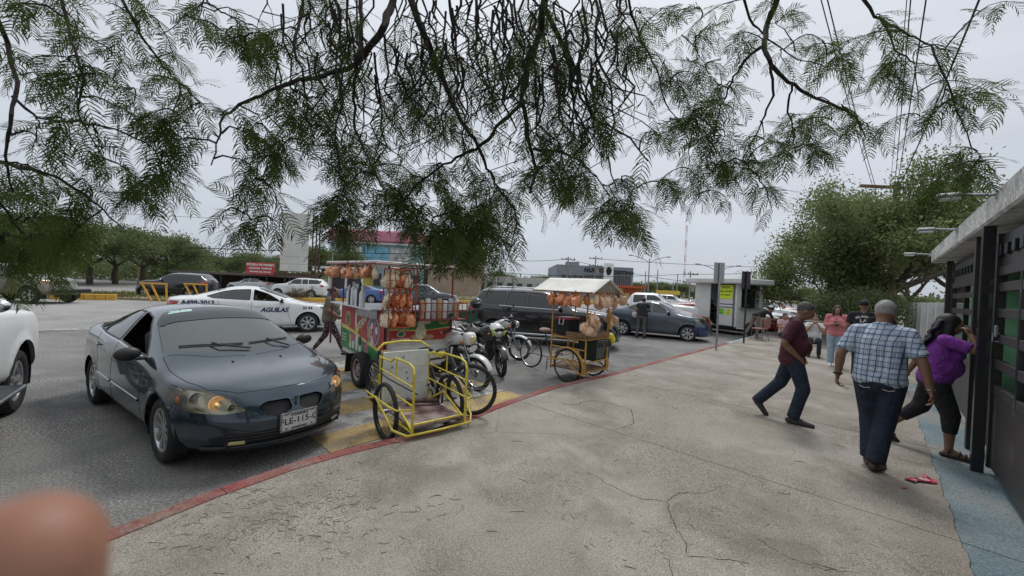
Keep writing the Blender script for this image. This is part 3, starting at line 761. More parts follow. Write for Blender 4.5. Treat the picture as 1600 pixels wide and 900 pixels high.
# put its right front tyre on the spot seen in the photo
off = Matrix.Rotation(pyaw, 4, 'Z') @ Vector((0, -Wp+.10, 0))*.955
pontiac.location = (pc.x-off.x, pc.y-off.y, 0)
lampm = mat('lit_lamp', (.9, .6, .3), .3, var=0, emit=(1.0, .60, .28), es=.12)
def onfront(y, z, off=0.0):
    s_ = 1 if y >= 0 else -1; g = np.array(sh.inv((1, 2), [(abs(y), z)], 'front')); P = sh.bil(sh.S, g[:, 0], g[:, 1])[0]; N = sh.bil(sh.N, g[:, 0], g[:, 1])[0]; N = N/np.linalg.norm(N)
    if N[0] < 0: N = -N
    P = P+N*off; return Vector((P[0], P[1]*s_, P[2])), Vector((N[0], N[1]*s_, N[2]))
hl = [o for o in pontiac.children if o.name.startswith('headlight')]
for o, s_ in zip(hl, (1, -1)):
    for k, (y, z, r, m_) in enumerate([(.635, .685, .066, lampm), (.765, .725, .05, CHR), (.535, .645, .038, CHR)]):
        P, N = onfront(s_*y, z, -.045); M = Matrix.Translation(P) @ (Vector((1, 0, .05))).to_track_quat('Z', 'Y').to_matrix().to_4x4()
        b = MB(); b.lathe([(0, 0), (r*.45, .002), (r*.8, .012), (r, .034), (r*1.08, .036), (r*1.1, .03)], 20, M); b.obj('bulb_bowl', m_, o, 60)
        if k == 0: b = MB(); b.ell(P+Vector((.03, 0, 0)), (.02, .014, .014), 10, 8); b.obj('bulb', mat('bulb', (1, .8, .5), .2, var=0, emit=(1, .7, .35), es=1), o)
        else: b = MB(); b.ell(P+Vector((.012, 0, 0)), (.016, r*.35, r*.35), 10, 8); b.obj('bulb', mat('grey_bulb', (.16, .16, .16), .1, var=0, coat=1), o)
    P, N = onfront(s_*.842, .69, -.02); b = MB(); b.ell(P, (.05, .018, .05), 12, 8); b.obj('side_marker', mat('amber_lens', (.45, .13, .03), .2, var=.1, coat=.5), o, 60)
# lower bumper grille, fog strips, badge, plate
def front_patch(poly, off, m, name, par, step=.04, both=True):
    g = sh.inv((1, 2), resamp(rnd_poly(poly, .02), step), 'front'); v, f = sh.fill(g, step=1.2)
    for s_ in ((1, -1) if both else (1,)): sh.emit(v, f, off=off, mirror=False, name=name, mats=m, parent=par, side=s_)
front_patch([(.0, .285), (.45, .285), (.66, .30), (.68, .36), (.55, .385), (.0, .40)], .0025, MBLK, 'lower_grille', pontiac)
b = MB()
for z in (.315, .345, .372):
    pts = [onfront(y, z, .006)[0] for y in np.linspace(-.56, .56, 25)]; b.tube(pts, .006, 6)
b.obj('grille_bar', BLK, pontiac)
pts = [onfront(y, .262, .012)[0] for y in np.linspace(-.70, .70, 31)]; b = MB(); b.tube(pts, .018, 8); b.obj('lip_spoiler', BLK, pontiac)
for s_, m_ in ((-1, mat('aged_fog_lamp', (.5, .44, .2), .4, var=.2)), (1, STL)):
    P, N = onfront(s_*.50, .305, .012); a = math.atan2(N.y, N.x); b = MB(); b.box(P, (.02, .15, .035), .008, rz=a); b.obj('fog_light', m_, pontiac)
P, N = onfront(0.0, .62, .02); b = MB(); b.prism([(-.024, .05), (-.012, .04), (0, .046), (.012, .04), (.024, .05), (.004, -.05), (-.004, -.05)][::-1], .012, Matrix.Translation(P) @ Matrix.Rotation(pi/2, 4, 'Z') @ Matrix.Rotation(pi/2-.2, 4, 'X')); b.obj('badge', CHR, pontiac)
P, N = onfront(.0, .45, .035)
plate = MB(); plate.box(P+Vector((0.0, 0, -.005)), (.012, .36, .175), .004); plf = plate.obj('number_plate', mat('plate_white', (.62, .63, .62), .5, var=.1, scale=30), pontiac)
fr = MB(); 
for dz, dy, sz in ((.082, 0, (.016, .37, .014)), (-.092, 0, (.016, .37, .014)), (0, .18, (.016, .014, .17)), (0, -.18, (.016, .014, .17))): fr.box(P+Vector((.004, dy, dz-.005)), sz)
fr.obj('plate_frame', mat('plate_frame', (.25, .25, .25), .5, var=.4, scale=40), plf)
inkm = mat('plate_ink', (.02, .02, .025), .6, var=0)
MP = Matrix.Translation(P+Vector((.0085, 0, -.008))) @ Matrix.Rotation(pi/2, 4, 'Z') @ Matrix.Rotation(pi/2, 4, 'X')
text('FLE-115-C', .088, inkm, plf, MP, space=1.02, bold=.001)
text('COAHUILA', .036, inkm, plf, Matrix.Translation((0, 0, .062)) @ MP, bold=.0008)
for yy, dz, w_ in ((0, -.078, .16), (-.13, -.074, .02), (.13, -.074, .02), (-.13, .068, .04), (.13, .068, .04)): b = MB(); b.box(P+Vector((.0085, yy, dz)), (.002, w_, .012)); b.obj('plate_print', inkm, plf, 0)
# wipers, windscreen stickers, washer jets
def ontop(x, y, off=0.0):
    s_ = 1 if y >= 0 else -1; g = np.array(sh.inv((0, 1), [(x, abs(y))], 'top')); P = sh.bil(sh.S, g[:, 0], g[:, 1])[0]; N = sh.bil(sh.N, g[:, 0], g[:, 1])[0]; N = N/np.linalg.norm(N)
    if N[2] < 0: N = -N
    return Vector((P[0]+N[0]*off, (P[1]+N[1]*off)*s_, P[2]+N[2]*off)), Vector((N[0], N[1]*s_, N[2]))
for y0, y1 in ((-.60, -.02), (.0, .56)):
    b = MB(); b.tube([ontop(-.32-.22*abs(y)**1.6-.05, y, .008)[0] for y in np.linspace(y0, y1, 9)], .009, 6); b.tube([ontop(-.26, min(.5, y1+.06), .02)[0], ontop(-.34, (y0+y1)/2+.06, .035)[0], ontop(-.38-.22*abs((y0+y1)/2)**1.6, (y0+y1)/2, .03)[0]], .011, 6); b.obj('wiper', BLK, pontiac)
for yy in (-.22, .30): b = MB(); b.ell(ontop(-.06, yy, .004)[0], (.018, .014, .008), 8, 6); b.obj('washer_jet', BLK, pontiac)
# dark shade band and stickers on the glass
bpl_ = resamp([(-.98, 0.0), (-.97, .35), (-.99, .60), (-1.03, .63), (-1.14, .615), (-1.33, .515), (-1.40, .3), (-1.42, 0)], .05); g = sh.inv((0, 1), bpl_, 'top')
g = [(a, sh.NT-1.0) if q_[1] < .012 else (a, b_) for q_, (a, b_) in zip(bpl_, g)]
v, f = sh.fill(g, step=2); sh.emit(v, f, off=.0015, name='shade_band', mats=mat('shade_band', (.035, .045, .05), .25, var=0, spec=.35), parent=pontiac)
stk = mat('sticker_green', (.45, .68, .6), .5, var=.3, scale=60); stw = mat('sticker_white', (.6, .68, .66), .5, var=.3, scale=60)
for (xa, ya, w, h_, m_) in ((-1.29, -.42, .10, .05, stk), (-1.29, -.30, .11, .05, stw), (-1.235, -.375, .24, .05, stk)):
    b = MB(); vs = []
    for i in range(5):
        for dx in (-h_/2, h_/2): vs.append(ontop(xa+dx, ya+w*(i/4-.5), .002)[0])
    b.add(vs, [(2*i, 2*i+1, 2*i+3, 2*i+2) for i in range(4)]); b.obj('windscreen_sticker', m_, pontiac, 0)

def auto_spec(kind, L=4.5, fo=.88, wb=2.65, W_=.88, H=1.45, hood=.95, rim=.21, Rw=.32, wk='five', rm=None, nz=.70, zb=.2, belt=.95, see=False, chrome=False, mirmat=None, cow=-.42, rake=.8, tail=.0):
    L0 = fo; L1 = fo-L; ex = dict()
    rf = cow-rake; 
    if kind == 'sedan':
        rr = L1+1.55; bl = L1+.62; t = sedan(L0, L1, wb, W_, H, hood=hood, cow=cow, rf=rf, rr=rr, bl=bl, deck=hood+.13, belt=belt, nz=nz)
        bx = (cow-.25 + rr)/2-.18; q = rr-.28
        win = [('half', [(cow-.08, 0), (cow-.12, .4*W_), (cow-.30, .78*W_), (rf+.12, .69*W_), (rf-.06, .60*W_), (rf-.12, 0)], {}),
               ('half', [(rr-.12, 0), (rr-.10, .52*W_), (bl+.22, .62*W_), (bl+.05, .62*W_), (bl, .3), (bl, 0)], {'front': False}),
               ('side', [(cow-.42, belt+.05), (rf+.16, H-.22), (rf-.14, H-.12), (bx+.05, H-.10), (bx+.04, belt+.075)], {}),
               ('side', [(bx-.05, belt+.075), (bx-.04, H-.10), (rr+.15, H-.125), (q+.12, H-.19), (q-.25, belt+.17), (q-.1, belt+.12)], {})]
        tl = [(.5, hood-.10), (W_*.93, hood-.14), (W_*.94, hood+.02), (.62, hood+.04)]
    else:
        zt = H-.10; rr = L1+.45
        t = [(L0, W_, nz, W_*.82, nz+.05, nz+.08), (L0-.25, W_, hood-.1, W_*.82, hood-.06, hood-.02), (0, W_, hood, W_*.82, hood+.03, hood+.05), (cow, W_, belt, W_*.82, belt+.05, hood+.10),
             (cow-.12, W_, belt+.01, W_*.80, belt+.14, hood+.2), (rf+.06, W_, belt+.02, W_*.74, H-.16, H-.07), (rf-.25, W_, belt+.02, W_*.72, H-.09, H-.01), (-wb*.75, W_, belt+.03, W_*.72, H-.07, H), (rr, W_, belt+.06, W_*.70, H-.11, H-.04),
             (L1+.22, W_*.98, belt+.06, W_*.74, H-.30, H-.20), (L1, W_*.96, belt+.02, W_*.80, belt+.06+.1, belt+.2)]
        bx = (cow-.3-wb)/2-.1; cx = -wb-.05
        win = [('half', [(cow-.06, 0), (cow-.10, .4*W_), (cow-.24, .78*W_), (rf+.10, .73*W_), (rf-.02, .68*W_), (rf-.10, 0)], {}),
               ('side', [(cow-.38, belt+.07), (rf+.14, H-.27), (rf-.12, H-.15), (bx+.05, H-.13), (bx+.04, belt+.08)], {}),
               ('side', [(bx-.05, belt+.08), (bx-.04, H-.13), (cx+.42, H-.13), (cx+.36, belt+.09)], {}),
               ('side', [(cx+.28, belt+.10), (cx+.34, H-.13), (rr+.04, H-.16), (rr-.1, H-.30), (rr-.02, belt+.14)], {})]
        tl = [(.62, belt-.10), (W_*.93, belt-.12), (W_*.94, belt+.06), (.66, belt+.06)]
        ex = dict(tail=((0, .05), (.5, 0), (belt, -.02), (H-.2, -.3), (H, -.45)), Ln=.6, pn=2.6)
    y1 = .93*W_
    sp = dict(W=W_, see=see, shell=dict(x0=L0, x1=L1, tab=t, zb=zb, arches=(0, -wb), Ra=Rw+.045, za=Rw, flare=.015, **ex), win=win,
              trim=[([(cow-.35, belt+.025), (bx, belt+.045), (-wb+.1, belt+.07)], .014, True)] if chrome else [],
              lamps=[('headlight', (1, 2), 'front', [(.42*W_+.08, nz-.12), (.75*W_, nz-.12), (y1, nz-.04), (y1-.02, nz+.05), (.72*W_, nz+.03), (.5*W_, nz-.03)]), ('tail_light', (1, 2), 'rear', tl)],
              grilles=[[(.005, nz-.13), (.38*W_, nz-.13), (.36*W_, nz-.02), (.005, nz-.005)], [(.005, zb+.1), (.5*W_, zb+.1), (.44*W_, zb+.24), (.005, zb+.24)]],
              seams=[((0, 2), 'side', [(cow-.2, belt-.03), (cow-.22, .6), (cow-.12, .3)]), ((0, 2), 'side', [(bx, H-.14), (bx, belt), (bx-.02, .3)]), ((0, 2), 'side', [(-wb+.30, belt+.05), (-wb+.42, .72)]),
                     ((0, 1), 'top', [(cow+.0, 0), (cow-.04, .4*W_), (cow-.16, .80*W_), (.2, .82*W_), (L0-.32, .6*W_), (L0-.2, 0)])],
              wheel=(Rw, .2, rim, wk, rm or ALU), mirror=(cow-.40, belt+.02), handles=[(bx+.16, belt-.10), (-wb+.62, belt-.07)], mirmat=mirmat or BLK, cab=(cow-.45, -wb))
    return sp
def put(T, W_, px, side, axle=0.0, ww=.1, z=0.0, sc=1.0):
    """stand the tyre of the given side on the ground point seen at pixel px"""
    p = G(*px, z); o = Matrix.Rotation(T.rotation_euler.z, 4, 'Z') @ Vector((axle, side*(W_-ww), 0))*sc
    T.location = (p.x-o.x, p.y-o.y, z)
def paint(n, c, metal=.3, rough=.28): return mat(n, c, rough, metal, var=.04, coat=1.0)
# taxi
PW = paint('white_car_paint', (.74, .75, .75), 0, .3); tx = auto_spec('sedan', 4.6, .9, 2.7, .89, 1.45, hood=.95, wk='y', see=True, nz=.80, rake=.95, cow=-.35)
tx['win'][2][2]['open'] = -1; tx['win'][3][2]['m'] = glass_mat('taxi_glass', (.30, .33, .32))
tyaw = R(31); taxi, sht = build_car('taxi', 'white saloon taxi with blue fleet lettering passing behind the slate blue sedan', 'taxi', (0, 0, 0), tyaw, PW, tx, near=True)
put(taxi, .89, (480, 519), -1)
INK = mat('navy_lettering', (.015, .02, .09), .4, var=0)
def on_side(shx, T, s, size, x, z, side, m, shear=0, sp=1.0, bold=0, up=0):
    """lettering lying on a car's flank, each letter bent to the body"""
    n = len(s)
    g = np.array(shx.inv((0, 2), [(x, z)], 'side')); P = shx.bil(shx.S, g[:, 0], g[:, 1])[0]; N = shx.bil(shx.N, g[:, 0], g[:, 1])[0]; N = N/np.linalg.norm(N); N = N if N[1] > 0 else -N
    P = Vector((P[0], P[1]*side, P[2])); N = Vector((N[0], N[1]*side, N[2])); Z = (Vector((0, 0, 1))-N*N.z).normalized(); X = Z.cross(N)
    M = Matrix((( X.x, Z.x, N.x, P.x+N.x*.006), (X.y, Z.y, N.y, P.y+N.y*.006), (X.z, Z.z, N.z, P.z+N.z*.006), (0, 0, 0, 1)))
    return text(s, size, m, T, M, shear=shear, space=sp, bold=bold, extrude=.004)
on_side(sht, taxi, 'AGUILAS', .19, -.95, .73, -1, INK, .25, .95, .006)
on_side(sht, taxi, 'N 44', .13, -.02, .80, -1, INK, .0, 1, .004)
on_side(sht, taxi, 'A498-3013', .17, -2.85, .93, -1, INK, .0, 1, .005)
# big black SUV behind the motorcycles
PB = paint('black_car_paint', (.008, .008, .01), 0, .18)
sv = auto_spec('suv', 5.05, .95, 2.98, .99, 1.78, hood=1.14, nz=.98, belt=1.14, Rw=.37, rim=.25, wk='ten', chrome=True, cow=-.5, rake=.75, zb=.26)
suv, shs = build_car('parked_suv', 'large black SUV with chrome window line parked behind the motorcycles', 'car', (2.62, 12.75, 0), R(-12), PB, sv)
sv['trim']
def extra(shx, T, poly, off, m, name, reg='front', ax=(1, 2), sides=(1, -1), step=1.2):
    g = shx.inv(ax, resamp(rnd_poly(poly, .02), .04), reg); v, f = shx.fill(g, step=step)
    for s_ in sides: shx.emit(v, f, off=off, mirror=False, name=name, mats=m, parent=T, side=s_)
def bars(shx, T, zs, y1, m, r=.012, name='grille_bar'):
    for z in zs:
        P = []
        for y in np.linspace(-y1, y1, 15):
            g = np.array(shx.inv((1, 2), [(max(abs(y), .002), z)], 'front')); q = shx.bil(shx.S, g[:, 0], g[:, 1])[0]; P.append(Vector((q[0]+.004, q[1]*(1 if y >= 0 else -1), q[2])))
        b = MB(); b.tube(P, r, 6); b.obj(name, m, T)
extra(shs, suv, [(.0, .62), (.52, .62), (.5, .93), (.0, .95)], .003, MBLK, 'grille'); bars(shs, suv, (.66, .73, .80, .87, .93), .5, CHR, .014); bars(shs, suv, (.40,), .75, CHR, .02, 'bumper_trim')
b = MB(); 
for s_ in (1, -1): b = MB(); b.tube([Vector((-.95, s_*.70, 1.72)), Vector((-1.1, s_*.70, 1.80)), Vector((-3.2, s_*.68, 1.80)), Vector((-3.35, s_*.68, 1.72))], .018, 8); b.obj('roof_rail', CHR, suv)
b = MB(); b.box((-.97, -1.0, .42), (.02, .02, .02)); 
for s_ in (1, -1): b = MB(); b.box((-1.5, s_*.99, .36), (2.0, .03, .06), .01); b.obj('sill_trim', CHR, suv)
# grey saloon with the blue nose
PG = paint('steel_grey_paint', (.085, .10, .125), .5); fg = auto_spec('sedan', 4.15, .80, 2.49, .86, 1.52, hood=1.0, wk='y', nz=.86, belt=.99, rake=.9, cow=-.3, Rw=.31, see=True)
figo, shf = build_car('parked_sedan', 'grey compact sedan with a dark blue front bumper, a woman leaning at its window', 'car', (0, 0, 0), R(-26), PG, fg); put(figo, .86, (1074, 533.5), -1)
PBL = paint('dark_blue_bumper', (.02, .035, .12), .3)
extra(shf, figo, [(.0, .22), (.80, .24), (.845, .42), (.84, .60), (.40, .60), (.0, .60)], .004, PBL, 'bumper'); extra(shf, figo, [(.0, .50), (.34, .50), (.36, .68), (.0, .72)], .008, MBLK, 'grille'); bars(shf, figo, (.54, .60, .66), .34, CHR, .008)
# white pick-up cut by the left edge of the frame
def pickup_spec(L=5.4, W_=.98, H=1.82, hood=1.15, see=False, wk='five', Rw=.39):
    fo = .95; wb = 3.7; L1 = fo-L-.2; cow = -.95; belt = hood+.05; cb = -3.05
    t = [(fo, W_, hood-.16, W_*.86, hood-.12, hood-.09), (fo-.25, W_, hood-.05, W_*.84, hood-.03, hood), (0, W_, hood+.0, W_*.84, hood+.03, hood+.06), (cow, W_, belt, W_*.84, belt+.05, hood+.12), (cow-.12, W_, belt+.01, W_*.82, belt+.14, hood+.2),
         (-1.5, W_, belt+.01, W_*.76, H-.14, H-.06), (-1.8, W_, belt, W_*.75, H-.07, H), (cb+.2, W_, belt, W_*.75, H-.09, H-.02), (cb, W_, belt, W_*.78, H-.25, H-.2), (cb-.1, W_, belt, W_*.93, belt+.02, belt+.03), (L1, W_, belt, W_*.93, belt+.02, belt+.03)]
    return dict(W=W_, see=see, shell=dict(x0=fo, x1=L1, tab=t, zb=.42, arches=(0, -wb), Ra=.47, za=.42, flare=.03, Ln=.40, pn=3.2, Lt=.2, pt=4, sx=1.8, nose=((0, -.05), (.6, 0), (1.1, -.03), (1.35, -.10))),
        win=[('half', [(cow-.06, 0), (cow-.1, .4), (cow-.24, .76), (-1.46, .73), (-1.6, .66), (-1.64, 0)], {}), ('side', [(-1.35, belt+.08), (-1.55, H-.26), (-1.75, H-.15), (-2.15, H-.14), (-2.16, belt+.07)], {}), ('side', [(-2.28, belt+.07), (-2.27, H-.14), (cb+.22, H-.17), (cb+.20, belt+.07)], {})],
        lamps=[('headlight', (1, 2), 'front', [(.66, .80), (.92, .82), (.94, 1.0), (.70, 1.0)]), ('tail_light', (1, 2), 'rear', [(.86, .8), (.95, .8), (.95, 1.1), (.86, 1.1)])],
        grilles=[[(.005, .72), (.5, .72), (.55, .98), (.005, 1.0)]],
        seams=[((0, 2), 'side', [(-1.1, 1.2), (-1.1, .7), (-.98, .45)]), ((0, 2), 'side', [(-2.22, 1.6), (-2.22, .8), (-2.22, .45)]), ((0, 2), 'side', [(cb+.1, 1.6), (cb+.1, .8), (cb+.05, .45)]), ((0, 2), 'side', [(cb-.04, 1.2), (cb-.04, .5)]),
               ((0, 1), 'top', [(-.86, 0), (-1.0, .8), (.3, .84), (.6, .8), (.72, 0)])],
        wheel=(Rw, .27, .24, wk, ALU), mirror=(-1.22, hood+.10), handles=[(-2.1, 1.05), (cb+.25, 1.05)], mirmat=CHR, cab=(-1.4, -2.9))
pk = pickup_spec(hood=1.24, H=1.9); pickup, shp = build_car('pickup_truck', 'white pick-up cut off by the left edge, chrome door mirror and knobbly tyre showing', 'pickup truck', (0, 0, 0), R(129), WHP, pk, near=True)
put(pickup, .98, (12, 645), -1, sc=1.0)
b = MB(); b.box((-1.82, -1.08, .46), (2.2, .2, .05), .015); b.obj('running_board', STL, pickup)
b = MB(); b.box((-1.82, -1.09, .488), (2.1, .15, .008), .003); b.obj('tread_plate', DKM, pickup)

# ---- cars further off
SIL = paint('silver_paint', (.42, .43, .44), .5); DRED = paint('red_car_paint', (.26, .012, .016), .2); BLU = paint('blue_car_paint', (.045, .11, .30), .3); DGR = paint('dark_grey_paint', (.05, .055, .06), .3); OLV = paint('olive_brown_paint', (.10, .085, .055), .2)
SED = auto_spec('sedan', nz=.78); SUVS = auto_spec('suv', 4.5, .85, 2.62, .9, 1.68, hood=1.08, nz=.93, belt=1.08, Rw=.35, rim=.23, cow=-.5, rake=.7, zb=.25, wk='five')
_cars = {}
def far_car(key, spec, pm, label, cat, px, yaw, side, W_=.88, z=0.0, group=None, sc=1.0, name='parked_car'):
    if (key, pm.name) in _cars: T = dup(_cars[(key, pm.name)], (0, 0, 0), yaw, label, group); T['category'] = cat
    else: T, _ = build_car(name, label, cat, (0, 0, 0), yaw, pm, spec, group=group); _cars[(key, pm.name)] = T
    put(T, W_, px, side, z=z); T.location.z = z; return T
def far_at(key, spec, pm, label, cat, xy, yaw, z=0.0, group=None, name='parked_car'):
    T = far_car(key, spec, pm, label, cat, (800, 600), yaw, -1, group=group, name=name); T.location = (xy[0], xy[1], z); return T
# across the avenue
jp = auto_spec('suv', 4.3, .75, 2.6, .93, 1.8, hood=1.2, nz=1.05, belt=1.2, Rw=.40, rim=.24, cow=-.6, rake=.45, zb=.42)
T = far_car('jeep', jp, OLV, 'olive brown off-roader at the far left, its front wheel past the white pick-up', 'car', (46, 475), R(4), -1, .93, name='off_roader')
b = MB(); b.box((.93, 0, .62), (.2, 1.7, .2), .04); b.obj('bumper', DKM, T); b = MB(); b.box((.70, -.90, 1.0), (.22, .06, .10), .02); b.obj('turn_signal', mat('amber_lens', (.45, .13, .03)), T)
rv = far_at('rav', SUVS, PB, 'black SUV driving past on the far carriageway behind the dark car roof', 'car', AT(243, 455, 26.0).xy, R(187), 0.0, name='passing_suv')
far_at('sed', SED, SIL, 'silver sedan parked across the avenue behind the black SUV', 'car', AT(372, 450, 38.0).xy, R(180), 0.0)
far_at('esc', SUVS, PW, 'white SUV parked under the tall pale billboard', 'car', AT(442, 452, 33.0).xy, R(186), 0.0)
far_at('sed', SED, BLU, 'blue sedan parked across the avenue behind the food trailer', 'car', AT(531, 455, 30.0).xy, R(183), 0.0)
far_at('rav', SUVS, DGR, 'dark grey SUV across the avenue seen through the food trailer racks', 'car', AT(700, 458, 27.0).xy, R(5), 0.0)
# beyond the grey sedan
wp = pickup_spec(); T, _ = build_car('pickup_truck', 'white double-cab pick-up parked behind the grey compact sedan', 'pickup truck', (0, 0, 0), R(-22), PW, wp); p = AT(1078, 470, 21.0); T.location = (p.x, p.y, 0); _cars[('pk', PW.name)] = T
far_at('sed', SED, DRED, 'dark red sedan between the grey sedan and the white pick-up', 'car', AT(1082, 480, 18.3).xy, R(-25))
T, _ = build_car('pickup_truck', 'red pick-up behind the white food kiosk', 'pickup truck', (0, 0, 0), R(175), DRED, pickup_spec(H=1.7)); T.location = (*AT(1058, 470, 27.0).xy, 0)
far_at('sed', SED, PW, 'white sedan far off across the lot, left of the kiosk', 'car', AT(1036, 460, 47.0).xy, R(30))
far_at('esc', SUVS, PW, 'white SUV far off just left of the food kiosk', 'car', AT(1072, 462, 42.0).xy, R(-30))
gr = 'cars parked in a row behind the restaurant chairs'
far_at('sed', SED, DRED, 'red car nearest the kiosk in the row behind the chairs', 'car', AT(1193, 480, 20.5).xy, R(-52), group=gr)
far_at('sed', SED, PW, 'white car second in the row behind the chairs', 'car', AT(1216, 480, 22.8).xy, R(-52), group=gr)
far_at('esc', SUVS, PW, 'taller white car third in the row behind the chairs', 'car', AT(1232, 480, 26.6).xy, R(-52), group=gr)
far_at('rav', SUVS, DRED, 'red SUV fourth in the row behind the chairs', 'car', AT(1246, 480, 30.0).xy, R(-52), group=gr)
far_at('sed', SED, DGR, 'dark car last in the row behind the chairs', 'car', AT(1258, 478, 32.5).xy, R(-52), group=gr)
# ---------------------------------------------------------------- motorcycles, bicycles, tricycles
def spoked_wheel(name, Rw, tr, par, loc, rz=0, lean=0, rimm=None, n=28, hub=.025, knob=False, group=None):
    """wheel with its axle along y: tyre, rim, spokes, hub"""
    w = bpy.data.objects.new(name, None); C.objects.link(w); w.parent = par; w.location = loc; w.rotation_euler = (lean, 0, rz)
    M = Matrix.Rotation(pi/2, 4, 'X'); key = ('sp', Rw, tr, rimm.name if rimm else '', n, knob)
    if key not in _wh:
        t = MB(); prof = [(Rw-tr+tr*math.cos(a), tr*math.sin(a)) for a in np.linspace(-pi*.75, pi*.75, 13)]; t.lathe(prof, 44, M)
        if knob:
            for k in range(56):
                a = 2*pi*k/56
                for s_ in (-.55, 0, .55):
                    rr = Rw-tr+tr*math.cos(s_*1.4)*1.02; t.M = Matrix.Rotation(a+.03*(s_ != 0), 4, 'Y'); t.box((rr, tr*math.sin(s_*1.4), 0), (.008, tr*.42, .018))
            t.M = I4
        r = MB(); ri = Rw-tr*1.75; r.lathe([(ri, -.014), (ri+.012, -.016), (ri+.014, 0), (ri+.012, .016), (ri, .014), (ri-.006, 0), (ri, -.014)], 44, M)
        s = MB(); 
        for k in range(n):
            a = 2*pi*k/n; b2 = a+(.45 if k % 2 else -.45)*(1 if (k//2) % 2 else -1)*.6; y = .026 if k % 2 else -.026
            s.tube([(hub*math.cos(b2), y, hub*math.sin(b2)), (ri*math.cos(a), 0, ri*math.sin(a))], .0016, 4, cap=False)
        h = MB(); h.tube([(0, -.05, 0), (0, -.03, 0), (0, -.028, 0), (0, .028, 0), (0, .03, 0), (0, .05, 0)], [.01, .01, hub, hub, .01, .01], 12)
        _wh[key] = (t.mesh('tyre', RUB, 50), r.mesh('rim', rimm or ALU, 50), s.mesh('spokes', STL, 0), h.mesh('hub', STL, 40))
    for nm, me in zip(('tyre', 'rim', 'spokes', 'hub'), _wh[key]):
        o = link_mesh(nm, me, w)
        if nm == 'spokes': o['kind'] = 'stuff'
    return w
def cast_wheel(Rw, tr, par, loc, rz=0, m=None, spokes=6):
    w = bpy.data.objects.new('wheel', None); C.objects.link(w); w.parent = par; w.location = loc; w.rotation_euler = (0, 0, rz); M = Matrix.Rotation(pi/2, 4, 'X')
    t = MB(); t.lathe([(Rw-tr+tr*math.cos(a), tr*math.sin(a)) for a in np.linspace(-pi*.75, pi*.75, 13)], 40, M); t.obj('tyre', RUB, w, 50)
    r = MB(); ri = Rw-tr*1.7; r.lathe([(ri, -.03), (ri+.012, -.032), (ri+.012, .032), (ri, .03), (ri-.012, 0), (ri, -.03)], 40, M)
    for k in range(spokes): r.M = Matrix.Rotation(2*pi*k/spokes, 4, 'Y'); r.box((ri*.52, 0, 0), (ri*.95, .02, .028), .006, ry=.12)
    r.M = I4; r.tube([(0, -.05, 0), (0, .05, 0)], .045, 14); r.obj('rim', m or DKM, w, 40)
    d = MB(); d.lathe([(.05, .045), (.115, .045), (.115, .05), (.05, .05), (.05, .045)], 24, M); d.obj('brake_disc', STL, w, 40); return w
